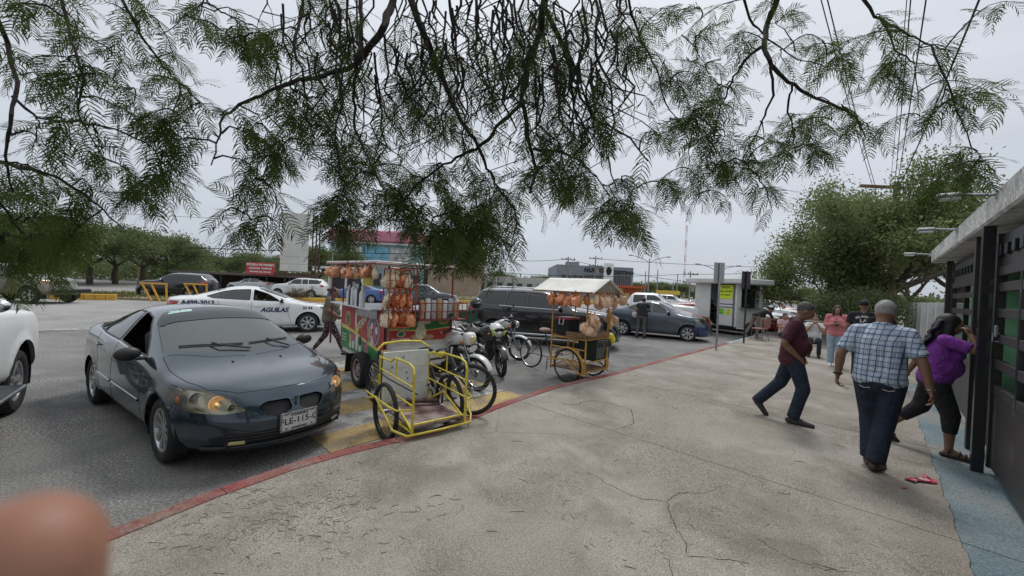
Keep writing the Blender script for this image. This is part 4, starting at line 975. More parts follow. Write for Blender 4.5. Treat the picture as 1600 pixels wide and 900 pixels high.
def motorcycle(label, loc, rz, tankm, fendm, headlight='round', wheels='cast', steer=0.0, accent=None, lean=.10, rackbag=False, sc=1.0, forkm=None, beak=False):
    T = thing('motorcycle', label, 'motorcycle', loc, rz, rx=lean, scale=sc)
    Rf, Rr, wb = .30, .30, 1.30
    # front assembly turns about the steering axis
    F = bpy.data.objects.new('fork', None); C.objects.link(F); F.parent = T; F.location = (-.12, 0, 0); F.rotation_euler = (0, 0, steer)
    fx = .12
    if wheels == 'cast': w = cast_wheel(Rf, .045, T, (0, 0, Rf)); 
    else: w = spoked_wheel('wheel', Rf, .042, T, (0, 0, Rf), rimm=CHR, n=32, hub=.06)
    cs, sn = math.cos(steer), math.sin(steer); w.location = (-.12+.12*cs, .12*sn, Rf); w.rotation_euler = (0, 0, steer)
    fm = forkm or STL; b = MB()
    for s_ in (1, -1): b = MB(); b.tube([(fx, s_*.085, Rf), (fx-.10, s_*.085, Rf+.24), (fx-.14, s_*.085, Rf+.34)], [.03, .03, .03], 10); b.tube([(fx-.14, s_*.085, Rf+.34), (fx-.27, s_*.085, .98)], .019, 10); b.obj('fork_leg', fm, F, 60)
    b = MB(); b.box((fx-.22, 0, .84), (.10, .22, .04), .01, ry=-.35); b.box((fx-.27, 0, .97), (.10, .22, .035), .01, ry=-.35); b.obj('fork_clamp', DKM, F)
    b = MB(); b.tube([(fx-.42, .37, 1.03), (fx-.33, .24, 1.09), (fx-.28, .08, 1.02), (fx-.28, -.08, 1.02), (fx-.33, -.24, 1.09), (fx-.42, -.37, 1.03)], .012, 8); b.obj('handlebar', CHR if headlight == 'round' else DKM, F, 60)
    for s_ in (1, -1):
        b = MB(); b.tube([(fx-.33, s_*.25, 1.088), (fx-.425, s_*.38, 1.025)], .019, 10); b.obj('grip', RUB, F)
        b = MB(); b.tube([(fx-.29, s_*.20, 1.08), (fx-.30, s_*.27, 1.24), (fx-.31, s_*.30, 1.30)], .006, 6); b.ell((fx-.31, s_*.31, 1.33), (.012, .065, .045), 12, 8); b.obj('mirror', BLK, F, 50)
        b = MB(); b.ell((fx-.19, s_*.17, .86), (.035, .03, .026), 12, 8); b.tube([(fx-.2, s_*.06, .86), (fx-.19, s_*.15, .86)], .008, 6); b.obj('indicator', mat('orange_indicator', (.55, .18, .03), .2, var=0, coat=.5), F, 50)
    # fender
    b = MB(); rings = []
    a0, a1 = (.35, 2.6) if not beak else (.9, 2.4)
    rf = Rf+.035 if not beak else Rf+.10
    for a in np.linspace(a0, a1, 14): rings.append([Vector((fx+rf*math.cos(a)*(1 if not beak else 1.05), y, Rf+rf*math.sin(a)+dz)) for y, dz in ((-.065, -.03), (-.055, 0), (0, .014), (.055, 0), (.065, -.03), (.05, -.012), (0, .002), (-.05, -.012))])
    b.loft(rings); b.obj('front_fender', fendm, F, 50)
    if headlight == 'round':
        b = MB(); b.ell((fx-.13, 0, .90), (.10, .10, .10), 16, 10); b.obj('headlamp_shell', BLK, F, 50); b = MB(); b.ell((fx-.07, 0, .90), (.055, .085, .085), 16, 10); b.obj('headlight', mat('lamp_glass', (.55, .56, .56), .08, .6, var=0, coat=1), F, 50)
    elif headlight == 'square':
        b = MB(); b.box((fx-.16, 0, .90), (.16, .23, .20), .035); b.obj('headlamp_cowl', WHP, F, 50); b = MB(); b.box((fx-.075, 0, .89), (.03, .17, .125), .02); b.obj('headlight', mat('yellowed_lens', (.62, .55, .33), .2, var=.1, coat=.6), F, 50)
        b = MB(); b.box((fx-.09, 0, .72), (.01, .17, .09), .002); b.obj('number_plate', WHD, F)
    else:
        b = MB(); rings = []
        for z, w_, x_ in ((.80, .05, .0), (.86, .10, -.02), (.93, .13, -.06), (1.0, .135, -.12), (1.05, .09, -.18)): rings.append([Vector((fx-.04+x_+dx, y*w_, z)) for y, dx in ((-1, -.10), (-.8, -.02), (0, .02), (.8, -.02), (1, -.10), (0, -.14))])
        b.loft(rings); b.obj('headlamp_fairing', fendm, F, 50)
        b = MB(); b.ell((fx-.03, 0, .95), (.03, .11, .045), 14, 8); b.obj('visor', BLK, F, 50)
        b = MB(); b.ell((fx-.02, 0, .87), (.045, .07, .062), 14, 8); b.obj('headlight', mat('lamp_glass', (.55, .56, .56), .08, .6, var=0, coat=1), F, 50)
        for s_ in (1, -1): b = MB(); b.prism([(0, 0), (.05, .02), (.03, .15), (-.03, .17)], .02, Matrix.Translation((fx-.08, s_*.115, .82)) @ Matrix.Rotation(pi/2, 4, 'X')); b.obj('accent_panel', accent or fendm, F)
    if headlight == 'round': b = MB(); b.ell((fx-.24, 0, 1.06), (.06, .09, .045), 14, 8); b.obj('instrument', BLK, F, 50)
    # body
    b = MB(); rings = []
    for x, w_, z0, z1 in ((-.20, .05, .86, .93), (-.26, .105, .80, .985), (-.38, .135, .77, 1.015), (-.52, .125, .76, .99), (-.64, .085, .76, .93), (-.70, .06, .77, .87)):
        zc, h_ = (z0+z1)/2, (z1-z0)/2; rings.append([Vector((x, w_*math.copysign(abs(math.cos(a))**.7, math.cos(a)), zc+h_*math.copysign(abs(math.sin(a))**.7, math.sin(a)))) for a in np.linspace(0, 2*pi, 17)[:-1]])
    b.loft(rings); b.obj('fuel_tank', tankm, T, 60)
    if accent and headlight != 'round':
        for s_ in (1, -1): b = MB(); b.prism([(-.18, .84), (-.08, .80), (-.30, .70), (-.42, .76), (-.40, .90)], .02, Matrix.Translation((0, s_*.14, 0)) @ Matrix.Rotation(pi/2, 4, 'X')); b.obj('tank_shroud', BLK, T)
    b = MB(); rings = []
    for x, w_, z0, z1 in ((-.62, .07, .80, .86), (-.72, .12, .78, .855), (-.90, .145, .775, .85), (-1.05, .14, .79, .88), (-1.25, .12, .81, .91), (-1.38, .09, .84, .91)):
        rings.append([Vector((x, w_*math.copysign(abs(math.cos(a))**.6, math.cos(a)), (z0+z1)/2+(z1-z0)/2*math.sin(a))) for a in np.linspace(0, 2*pi, 15)[:-1]])
    b.loft(rings); b.obj('seat', mat('seat_vinyl', (.02, .02, .022), .6, var=.2, scale=30, bump=.15), T, 60)
    b = MB()
    for s_ in (1, -1): b = MB(); b.prism([(-.72, .76), (-1.05, .78), (-1.45, .86), (-1.46, .80), (-1.05, .64), (-.76, .60)], .025, Matrix.Translation((0, s_*.11+.012, 0)) @ Matrix.Rotation(pi/2, 4, 'X')); b.obj('side_panel', tankm, T)
    b = MB(); b.tube([(-.20, 0, .88), (-.42, 0, .74), (-.78, 0, .72), (-1.42, 0, .82)], .022, 8); b.tube([(-.22, 0, .80), (-.22, 0, .50), (-.34, 0, .30), (-.82, 0, .27), (-.80, 0, .72)], .018, 8)
    for s_ in (1, -1): b.tube([(-.80, s_*.10, .38), (-1.30, s_*.10, Rr)], .022, 8); b.tube([(-.80, s_*.06, .72), (-1.42, s_*.10, .80)], .014, 8)
    b.obj('frame', DKM, T, 60)
    b = MB(); b.box((-.55, 0, .39), (.36, .26, .20), .05); b.obj('engine', mat('engine_metal', (.09, .09, .095), .45, .6, var=.3, scale=30), T)
    b = MB(); b.tube([(-.42, 0, .48), (-.36, 0, .72)], .085, 14)
    for k in range(7): c = Vector((-.415+.009*k, 0, .50+.033*k)); b.tube([c, c+Vector((.003, 0, .012))], .112, 14)
    b.obj('cylinder_fins', mat('engine_metal', (.09, .09, .095)), T, 40)
    for s_ in (1, -1): b = MB(); b.tube([(-.56, s_*.12, .38), (-.56, s_*.165, .38)], .105, 20); b.obj('engine_cover', DKM, T, 40)
    b = MB(); b.tube([(-.30, -.05, .62), (-.20, -.08, .52), (-.22, -.12, .34), (-.40, -.15, .26), (-.85, -.16, .27), (-1.0, -.17, .34), (-1.45, -.18, .46)], [.02, .02, .02, .021, .024, .042, .046], 10); b.obj('exhaust', CHR if forkm is None else DKM, T, 60)
    for s_ in (1, -1): b = MB(); b.tube([(-1.30, s_*.12, .34), (-1.20, s_*.13, .74)], [.028, .02], 10); b.obj('shock_absorber', STL, T, 60)
    if wheels == 'cast': cast_wheel(Rr, .052, T, (-wb, 0, Rr))
    else: spoked_wheel('wheel', Rr, .05, T, (-wb, 0, Rr), rimm=CHR, n=32, hub=.06)
    b = MB(); rings = []
    for a in np.linspace(.9, 2.7, 12): rings.append([Vector((-wb+(Rr+.05)*math.cos(a), y, Rr+(Rr+.06)*math.sin(a)+dz)) for y, dz in ((-.075, -.03), (-.06, 0), (0, .014), (.06, 0), (.075, -.03), (.055, -.01), (0, .004), (-.055, -.01))])
    b.loft(rings); b.obj('rear_fender', fendm if headlight == 'square' else BLK, T, 50)
    b = MB(); b.box((-1.50, 0, .83), (.05, .12, .07), .015); b.obj('tail_light', mat('red_lens', (.35, .01, .015)), T)
    b = MB()
    for s_ in (1, -1): b.tube([(-1.05, s_*.13, .84), (-1.2, s_*.15, .93), (-1.5, s_*.12, .94)], .010, 8)
    b.tube([(-1.5, -.12, .94), (-1.5, .12, .94)], .010, 8); b.tube([(-1.3, -.14, .935), (-1.3, .14, .935)], .010, 8); b.obj('luggage_rack', DKM if headlight == 'round' else WHP, T, 60)
    b = MB(); b.tube([(-.62, .10, .27), (-.66, .24, .04), (-.64, .28, .02)], .011, 8); b.obj('side_stand', DKM, T)
    for s_ in (1, -1): b = MB(); b.tube([(-.62, s_*.08, .28), (-.62, s_*.25, .29)], .014, 8); b.obj('foot_peg', RUB, T)
    return T
MW = mat('motorcycle_white', (.66, .67, .68), .28, var=.05, coat=.8); MBK = mat('motorcycle_black', (.02, .02, .022), .3, var=.1, coat=.6); LIME = mat('lime_plastic', (.45, .62, .06), .35, var=0, coat=.4)
p = G(745, 610); m1 = motorcycle('white trail motorcycle with square yellowed headlight and orange indicators behind the yellow tricycle', (p.x, p.y, 0), R(-24), MW, MW, 'square', 'spoke', steer=-.15, beak=False, lean=.08)
p = G(786, 588); m2 = motorcycle('black motorcycle with lime green accents and white nose facing the camera', (p.x, p.y, 0), R(-48), MBK, MBK, 'fairing', 'cast', steer=-.38, accent=LIME, lean=.10, forkm=DKM)
[o for c_ in m2.children if c_.name.startswith('fork') for o in c_.children if o.name.startswith('headlamp_fairing')][0].data.materials[0] = MW
p = G(811, 563); m3 = motorcycle('white motorcycle with chrome forks and spoked wheels standing against the black SUV', (p.x, p.y, 0), R(-16), MW, MW, 'round', 'spoke', steer=-.12, lean=.08)
# bags and crate on the black motorcycle
cr = thing('crate', 'dark green plastic crate tied on the back of the black motorcycle', 'crate', (*AT(727, 512, 9.0).xy, .98), R(-30))
b = MB(); GC = mat('green_crate', (.02, .07, .045), .5, var=.2)
for s_ in (1, -1): b.box((s_*.20, 0, .12), (.012, .32, .24)); b.box((0, s_*.155, .12), (.40, .012, .24))
for k in range(5): 
    for s_ in (1, -1): b.box((-.16+.08*k, s_*.165, .12), (.012, .012, .24))
b.box((0, 0, .005), (.40, .31, .01)); b.obj('crate_shell', GC, cr)
hm = thing('helmet', 'black motorcycle helmet resting on the green crate behind the black motorcycle', 'helmet', (*AT(743, 486, 9.4).xy, 1.25), R(0))
b = MB(); b.ell((0, 0, .13), (.15, .13, .14), 18, 12); b.obj('shell', MBK, hm, 60); b = MB(); b.ell((.03, -.05, .12), (.11, .10, .06), 16, 8); b.obj('visor', mat('dark_glass', (.012, .014, .015)), hm, 60)
sb = thing('shopping_bag', 'white plastic bag slung on the seat of the white trail motorcycle', 'bag', (*AT(708, 524, 7.9).xy, .74), R(0))
b = MB()
for k, (dx, dz) in enumerate(((0, .12), (.09, .10), (-.08, .11))): b.ell((dx, 0, dz), (.10, .09, .11), 12, 8, Euler((.2*k, .3*k, 0)).to_matrix())
b.obj('bag_body', mat('white_plastic_film', (.62, .6, .66), .3, var=.2, scale=15, bump=.6, bscale=30, coat=.2), sb, 60)

def bicycle(label, front, rear, col, lean=0.0, leanr=None, steer=0.0, saddlem=None, knob=True, Rw=.33, raise_=0.0):
    d = (front-rear); wb = d.length; T = thing('bicycle', label, 'bicycle', rear, math.atan2(d.y, d.x), rx=lean)
    f = MB(); bb = Vector((.44, 0, .28)); st = Vector((.30, 0, .72)); hd = Vector((wb-.22, 0, .78)); hb = Vector((wb-.16, 0, .62)); ra = Vector((0, 0, Rw)); fa = Vector((wb, 0, Rw))
    f.tube([bb, st, st+Vector((-.03, 0, .10))], .016, 8); f.tube([st, hd], .017, 8); f.tube([bb, hb], .019, 8); f.tube([hd, hb], .02, 8)
    for s_ in (1, -1): f.tube([ra+Vector((0, s_*.06, 0)), bb+Vector((0, s_*.03, 0))], .010, 6); f.tube([ra+Vector((0, s_*.06, 0)), st+Vector((0, s_*.02, -.04))], .009, 6)
    f.obj('frame', col, T, 60)
    F = bpy.data.objects.new('fork', None); C.objects.link(F); F.parent = T; F.location = hb; F.rotation_euler = (0, 0, steer); o = fa-hb
    g = MB()
    for s_ in (1, -1): g.tube([Vector((0, s_*.06, -.02)), o+Vector((0, s_*.06, 0))], [.019, .013], 8)
    g.box((0, 0, -.01), (.05, .15, .04), .01); g.tube([(0, 0, 0), hd-hb+Vector((-.03, 0, .12))], .015, 8); g.obj('fork_legs', MBK, F, 60)
    h = hd-hb+Vector((-.03, 0, .12)); g = MB(); g.tube([h+Vector((0, .30, .03)), h+Vector((.02, .12, .02)), h, h+Vector((.02, -.12, .02)), h+Vector((0, -.30, .03))], .012, 8); g.obj('handlebar', DKM, F, 60)
    for s_ in (1, -1): g = MB(); g.tube([h+Vector((0, s_*.20, .03)), h+Vector((-.005, s_*.31, .03))], .017, 8); g.obj('grip', RUB, F)
    w = spoked_wheel('wheel', Rw, .026, T, (0, 0, Rw), rimm=DKM, knob=knob); w = spoked_wheel('wheel', Rw, .026, T, (0, 0, 0), rimm=DKM, knob=knob)
    T.rotation_euler = (lean, -math.atan2(raise_, wb), math.atan2(d.y, d.x)); v = hb + Matrix.Rotation(steer, 3, 'Z') @ o; w.location = v; w.rotation_euler = (0, 0, steer)
    g = MB(); g.ell(st+Vector((-.06, 0, .14)), (.13, .075, .035), 14, 8); g.ell(st+Vector((.05, 0, .14)), (.10, .035, .025), 12, 8); g.obj('saddle', saddlem or MBLK, T, 60)
    g = MB(); g.tube([bb+Vector((0, -.03, 0)), bb+Vector((0, -.05, 0))], .09, 20); g.obj('chainring', STL, T)
    for s_ in (1, -1):
        g = MB(); g.tube([bb+Vector((0, s_*.05, 0)), bb+Vector((.10*s_, s_*.09, -.13*s_))], .010, 6); g.obj('crank', STL, T); g = MB(); g.box(bb+Vector((.10*s_, s_*.13, -.13*s_)), (.09, .08, .02), .006); g.obj('pedal', MBLK, T)
    return T
fr_ = G(737, 660, .10)
rr_ = fr_ + Vector((-.74, .72, 0)).normalized()*1.05; rr_.z = .02; fr2 = Vector((fr_.x, fr_.y, .10))
bicycle('black mountain bike leaning against the yellow cargo tricycle, front wheel on the red kerb', fr2, rr_, MBK, lean=.16, steer=.62, raise_=.14)

# ---- yellow cargo tricycle
def trike_frame(): pass
A = G(600, 687); Bp = G(700, 664); ax = (Bp-A); tw = ax.length; mid = (A+Bp)/2; yaw = math.atan2(ax.y, ax.x)-0   # x of the box runs along the axle (left wheel -> right wheel)
T = thing('cargo_tricycle', 'yellow tubular cargo tricycle with whitewashed board and rusty platform, parked at the red kerb', 'tricycle', (mid.x, mid.y, 0), yaw)
# local: +x along the axle to the right wheel, -y forward (towards the pavement), +y back to the rear wheel
hw = tw/2; Rw = .33
wl = spoked_wheel('wheel', Rw, .027, T, (-hw, .0, Rw), rz=pi/2, rimm=DKM); wr2 = spoked_wheel('wheel', Rw, .027, T, (hw+.0, .0, Rw), rz=pi/2, rimm=DKM)
bx = hw-.09; fy, by = -.50, .42; zp = .33
def tb(pts, r, name, m=YEL, par=None, n=8): b = MB(); b.tube(pts, r, n); return b.obj(name, m, par or T, 60)
# base rail loops round the wheels
for s_ in (-1, 1):
    tb([(s_*(hw+.10), .34, .42), (s_*(hw+.10), .05, .50), (s_*(hw+.10), -.10, .42), (s_*(hw+.08), -.38, .24), (s_*(hw-.02), fy-.02, .20), (0, fy-.04, .20)], .014, 'wheel_guard')
    tb([(s_*(hw+.10), .36, .50), (s_*(hw+.09), -.3, .47), (s_*(hw+.06), -.42, .46), (s_*bx, fy+.02, .46)], .011, 'guard_rail')
    tb([(s_*bx, by, .20), (s_*bx, by, .90)], .015, 'post'); tb([(s_*bx, fy, .20), (s_*bx, fy, .86)], .015, 'post')
    tb([(s_*bx, by, .88), (s_*bx, .10, .88), (s_*bx, 0, .94), (s_*bx, fy+.14, .94), (s_*bx, fy+.03, .91), (s_*bx, fy, .82)], .0135, 'top_rail')
    for z in (.74, .54): tb([(s_*bx, by, z), (s_*bx, fy, z-.04)], .0095, 'side_rail')
    tb([(s_*bx, -.05, .93), (s_*bx, -.05, .72)], .010, 'side_strut'); tb([(s_*bx, -.05, .57), (s_*bx, -.05, .32)], .010, 'side_strut')
    tb([(s_*bx, by, .24), (s_*bx, 0, .45), (s_*bx, fy, .24)], .014, 'axle_brace'); tb([(s_*bx, by, .22), (s_*bx, fy, .22)], .015, 'base_rail')
    tb([(s_*bx, 0, Rw), (s_*hw, 0, Rw)], .012, 'axle', STL)
tb([(-bx, by, .22), (bx, by, .22)], .015, 'base_rail'); tb([(-bx-.02, fy, .30), (bx+.02, fy, .30)], .012, 'front_rail')
RUST = mat('rusty_red_platform', (.14, .055, .045), .85, var=.35, scale=5, col2=(.34, .27, .25), bump=.3, bscale=60)
for k in range(5):
    y0 = fy+.0+(by-fy)*k/5; b = MB(); b.box((0, y0+(by-fy)/10, .265+rnd.uniform(-.002, .002)), (bx*2-.03, (by-fy)/5-.006, .028), .004); b.obj('plank', RUST, T)
b = MB(); b.tube([(-.05, .22, .33), (bx-.05, .05, .33)], .028, 10); b.tube([(-.06, .225, .33), (-.02, .215, .33)], .04, 10); b.obj('steel_pipe', mat('rusty_steel', (.10, .06, .05), .7, .4, var=.4, scale=12), T)
WASH = mat('whitewashed_board', (.64, .66, .62), .8, var=.14, scale=5, bump=.25, bscale=35)
for k in range(3):
    b = MB(); b.box((0, by-.03, .28+.11+.22*k), (bx*2-.05, .022, .217), .003); b.obj('plank', WASH, T)
b = MB()
for x_, z_ in ((-.05, .86), (.0, .66), (.1, .5), (-.2, .75), (.02, .58)): b.ell((x_, by-.045, z_), (.011, .006, .011), 8, 6)
b.obj('board_bolt', DKM, T, kind='stuff')
tb([(-bx+.02, by+.04, .86), (-bx-.02, by+.06, .96), (-bx+.08, by+.10, 1.03), (0, by+.11, 1.045), (bx-.08, by+.10, 1.03), (bx+.02, by+.06, .96), (bx-.0, by+.04, .9)], .016, 'push_handle')
for s_ in (-1, 1): tb([(s_*(bx-.0), by+.04, .84), (s_*(bx+.0), by+.05, .95)], .026, 'handle_sleeve', BLK)
tb([(0, by, .35), (0, by+.35, .33), (0, by+.55, .55), (0, by+.60, .74)], .02, 'rear_frame'); tb([(0, by+.35, .33), (0, by+.98, Rw)], .012, 'rear_stay'); tb([(0, by+.58, .70), (0, by+.98, Rw)], .010, 'rear_stay'); tb([(0, by, .88), (0, by+.57, .62)], .018, 'rear_frame')
spoked_wheel('wheel', Rw, .027, T, (0, by+.98, Rw), rz=pi/2, rimm=DKM)
b = MB(); b.ell((0, by+.62, .80), (.09, .14, .04), 14, 8); b.obj('saddle', mat('saddle_leather', (.22, .17, .11), .6, var=.3), T, 60)
tb([(-bx-.06, by+.02, .74), (-bx-.03, .1, .68), (-bx+.02, fy-.05, .64)], .008, 'brake_lever', DKM)
tb([(bx, .30, .90), (bx+.02, .02, .93)], .024, 'grip', YEL)

# ---- snack tricycle with canopy
A = G(885, 597); Bp = Vector((A.x+.95*SD.x, A.y+.95*SD.y, 0)); mid = (A+Bp)/2; hw = .475
yaw = math.atan2(SD.y, SD.x)
S = thing('snack_tricycle', 'ochre snack tricycle under a white pitched canopy parked against the red kerb', 'food cart', (mid.x, mid.y, 0), yaw)
def tb2(pts, r, name, m=ORY, n=8): b = MB(); b.tube(pts, r, n); return b.obj(name, m, S, 60)
spoked_wheel('wheel', Rw, .022, S, (-hw, 0, Rw), rz=pi/2, rimm=ALU); spoked_wheel('wheel', Rw, .022, S, (hw, 0, Rw), rz=pi/2, rimm=ALU)
for s_ in (-1, 1):
    b = MB(); rings = []
    for a in np.linspace(-.3, 2.6, 18): rings.append([Vector((s_*hw+dx, -(Rw+.03)*math.cos(a), Rw+(Rw+.03)*math.sin(a)+dz)) for dx, dz in ((-.04, -.012), (-.03, .004), (0, .012), (.03, .004), (.04, -.012), (0, -.002))])
    b.loft(rings); b.obj('mudguard', ORY, S, 50)
bx = hw-.07; fy, by = -.36, .46
RZ = 1.80
for s_ in (-1, 1):
    tb2([(s_*bx, fy, .2), (s_*bx, fy, RZ)], .017, 'post'); tb2([(s_*bx, by, .2), (s_*bx, by, RZ)], .017, 'post')
    tb2([(s_*(hw+.06), by-.05, .40), (s_*(hw+.06), .05, .46), (s_*(hw+.05), fy+.06, .22), (s_*(hw-.04), fy-.03, .18)], .015, 'wheel_guard')
    for z in (.42, .66, .86): tb2([(s_*bx, fy, z), (s_*bx, by, z)], .013, 'side_rail')
    tb2([(s_*bx, .05, .86), (s_*bx, .05, .66)], .012, 'side_strut'); tb2([(s_*bx, fy, .24), (s_*bx, .05, .44), (s_*bx, by, .24)], .012, 'axle_brace')
for y_ in (fy, by):
    for z in (.22, .42, .86, RZ-.02): tb2([(-bx, y_, z), (bx, y_, z)], .013, 'cross_rail')
b = MB(); b.box((0, (fy+by)/2, .245), (bx*2, by-fy, .022), .004); b.obj('lower_deck', WOOD, S); b = MB(); b.box((0, (fy+by)/2, .885), (bx*2, by-fy, .02), .003); b.obj('upper_deck', WOOD, S)
tr_ = [b_ for b_ in ()]
for nm, c_, d_ in (('tray_board', (0, fy-.015, .94), (bx*2+.1, .02, .11)), ('tray_board', (bx+.03, .05, .94), (.02, by-fy, .11)), ('tray_board', (-bx-.02, .10-.2, .94), (.02, .4, .11))):
    b = MB(); b.box(c_, d_, .004); b.obj(nm, WOOD, S)
CAN = mat('canopy_tarpaulin', (.70, .69, .64), .75, var=.08, scale=5, bump=.3, bscale=12); CANU = mat('canopy_lining', (.26, .22, .16), .8, var=.2)
cy = (fy+by)/2; hx = .60; hy = .62
# ridge runs across the cart (towards the road), gables face the kerb
def sag(u, v): return -.015*math.sin(pi*u)*math.sin(pi*v)
for s_ in (-1, 1):
    b = MB(); n_ = 8; vs = []; fs = []
    for i in range(n_+1):
        for j in range(n_+1):
            u_, v_ = i/n_, j/n_; vs.append((s_*hx*u_, cy-hy-.02+(2*hy+.25)*v_, RZ+.26-.26*u_*1.1+sag(u_, v_)*2+rnd.uniform(-.003, .003)))
    for i in range(n_):
        for j in range(n_): a_ = i*(n_+1)+j; fs.append((a_, a_+1, a_+n_+2, a_+n_+1))
    b.add(vs, fs); o = b.obj('canopy_panel', CAN, S, 60); md_ = o.modifiers.new('t', 'SOLIDIFY'); md_.thickness = .008
b = MB(); b.prism([(-hx+.06, .0), (hx-.06, .0), (0, .225)], .01, Matrix.Translation((0, cy-hy+.05, RZ)) @ Matrix.Rotation(pi/2, 4, 'X')); b.obj('gable_board', CANU, S)
b = MB(); b.prism([(-hx+.06, .0), (hx-.06, .0), (0, .225)], .01, Matrix.Translation((0, cy+hy+.12, RZ)) @ Matrix.Rotation(pi/2, 4, 'X')); b.obj('gable_board', CANU, S)
tb2([(-hx, cy-hy, RZ-.02), (-hx, cy+hy+.2, RZ-.02)], .014, 'eave_batten', WOOD); tb2([(hx, cy-hy, RZ-.02), (hx, cy+hy+.2, RZ-.02)], .014, 'eave_batten', WOOD); tb2([(-hx, cy-hy+.04, RZ-.01), (hx, cy-hy+.04, RZ-.01)], .012, 'eave_batten', WOOD)
# bicycle half behind
FB = MBK; tb2([(0, by, .45), (0, by+.30, .32), (0, by+.48, .80)], .017, 'rear_frame', FB); tb2([(0, by, .80), (0, by+.45, .72)], .016, 'rear_frame', FB); tb2([(0, by+.30, .32), (0, by+.88, Rw)], .010, 'rear_stay', FB); tb2([(0, by+.45, .72), (0, by+.88, Rw)], .010, 'rear_stay', FB)
spoked_wheel('wheel', Rw, .020, S, (0, by+.88, Rw), rz=pi/2, rimm=ALU)
b = MB(); b.ell((0, by+.50, .90), (.10, .15, .05), 14, 8); b.obj('saddle', mat('pink_saddle', (.42, .27, .23), .7, var=.2), S, 60); tb2([(0, by+.40, .30), (0, by+.42, .02)], .010, 'prop_stand', DKM)
tb2([(-.2, by+.15, .93), (0, by+.12, .95), (.2, by+.15, .93)], .012, 'handlebar', DKM)
# things carried by it
Sm = Matrix.Translation((mid.x, mid.y, 0)) @ Matrix.Rotation(yaw, 4, 'Z')
def on_cart(name, label, cat, l, rz=0, group=None): q = Sm @ Vector(l); return thing(name, label, cat, q, yaw+rz, group)
cb = on_cart('cool_box', 'black cool box with red lid and white handle on the snack tricycle', 'cooler', (-.20, .22, .90))
b = MB(); b.box((0, 0, .155), (.40, .32, .31), .02); b.obj('box', MBLK, cb); b = MB(); b.box((0, 0, .335), (.42, .34, .05), .015); b.obj('lid', mat('red_lid', (.32, .03, .04), .4, var=.1), cb)
b = MB(); b.tube([(-.21, -.04, .33), (-.225, -.04, .22), (-.225, .06, .22), (-.21, .06, .33)], .012, 6); b.obj('handle', WHP, cb)
tubm = mat('dark_green_tub', (.012, .035, .035), .4, var=.15, coat=.3)
tb_ = on_cart('storage_tub', 'dark green plastic tub hanging off the kerb side of the snack tricycle', 'tub', (.30, -.14, .40), .0)
b = MB(); rings = [[Vector((x*w_, y*w2, z)) for x, y in ((-1, -1), (1, -1), (1, 1), (-1, 1))] for z, w_, w2 in ((0, .26, .19), (.42, .30, .23), (.42, .28, .21), (.03, .24, .17))]; b.loft(rings); b.obj('tub', tubm, tb_, 30)
b = MB(); b.box((0, 0, .44), (.64, .50, .03), .01, rx=.1); b.obj('lid', tubm, tb_); 
for s_ in (-1, 1): b = MB(); b.tube([(s_*.15-.06, -.225, .28), (s_*.15-.06, -.25, .36), (s_*.15+.06, -.25, .36), (s_*.15+.06, -.225, .28)], .012, 6); b.obj('handle', tubm, tb_)
ORB = mat('orange_snacks', (.55, .12, .03), .3, var=.3, scale=55, col2=(.95, .42, .2), bump=1.0, bscale=60, coat=.3); TANB = mat('tan_snacks', (.58, .28, .12), .3, var=.28, scale=55, col2=(.92, .66, .46), bump=1.0, bscale=60, coat=.3)
def bag_mesh(seed, m):
    r = random.Random(seed); b = MB(); rings = []; L_ = .26
    for k in range(9):
        t_ = k/8; w_ = (.030, .014, .050, .074, .078, .084, .080, .072, .045)[k]; rings.append([Vector((w_*1.12*math.cos(a)*(1+r.uniform(-.16, .16))+.012*math.sin(k*1.3+seed), w_*.62*math.sin(a)*(1+r.uniform(-.25, .25)), -L_*t_+r.uniform(-.008, .008))) for a in np.linspace(0, 2*pi, 13)[:-1]])
    b.loft(rings); 
    b.add([(0, 0, -.01), (.03, .0, .04), (.0, .02, .05), (-.03, 0, .04)], [(0, 1, 2), (0, 2, 3)])
    return b.mesh('snack_bag', m, 50)
bagO = [bag_mesh(k, ORB) for k in range(4)]; bagT = [bag_mesh(10+k, TANB) for k in range(4)]
def bag(meshes, pos, label, group, tilt=.35, sc=1.0, keep=None):
    o = bpy.data.objects.new('snack_bag', rnd.choice(meshes)); C.objects.link(o); o.location = pos; o.rotation_euler = (rnd.uniform(-tilt, tilt), rnd.uniform(-tilt, tilt), rnd.uniform(0, 6)); o.scale = (sc,)*3
    tag(o, label, 'snack bag', group); return o
g1 = 'orange snack bags under the tricycle canopy'; g2 = 'tan snack bags under the canopy gable'; g3 = 'tan snack bags bunched on the corner post'
ORD = ['first', 'second', 'third', 'fourth', 'fifth', 'sixth', 'seventh', 'eighth', 'ninth', 'tenth', 'eleventh', 'twelfth', 'thirteenth', 'fourteenth', 'fifteenth', 'sixteenth', 'seventeenth', 'eighteenth', 'nineteenth', 'twentieth', 'twenty-first', 'twenty-second']
for k in range(12):
    q = Sm @ Vector((-hx+.06+rnd.uniform(-.04, .06), cy-.42+.075*k, RZ-.03-.02*(k % 3))); bag(bagO, q, 'orange snack bag under the left eave of the white canopy, %s from the kerb end' % ORD[k], g1, .6)
for k in range(13):
    q = Sm @ Vector((-.40+.075*k, cy-hy+.05+rnd.uniform(-.04, .03), RZ-.02-.03*(k % 3))); bag(bagT, q, 'tan snack bag under the canopy gable, %s from its left end' % ORD[k], g2, .6)
for k in range(14):
    q = Sm @ Vector((-bx+rnd.uniform(-.11, .11), fy-.05+rnd.uniform(-.09, .06), 1.40-.018*k)); bag(bagT, q, 'tan snack bag in the bunch on the near corner post, %s from the top' % ORD[k], g3, .9)
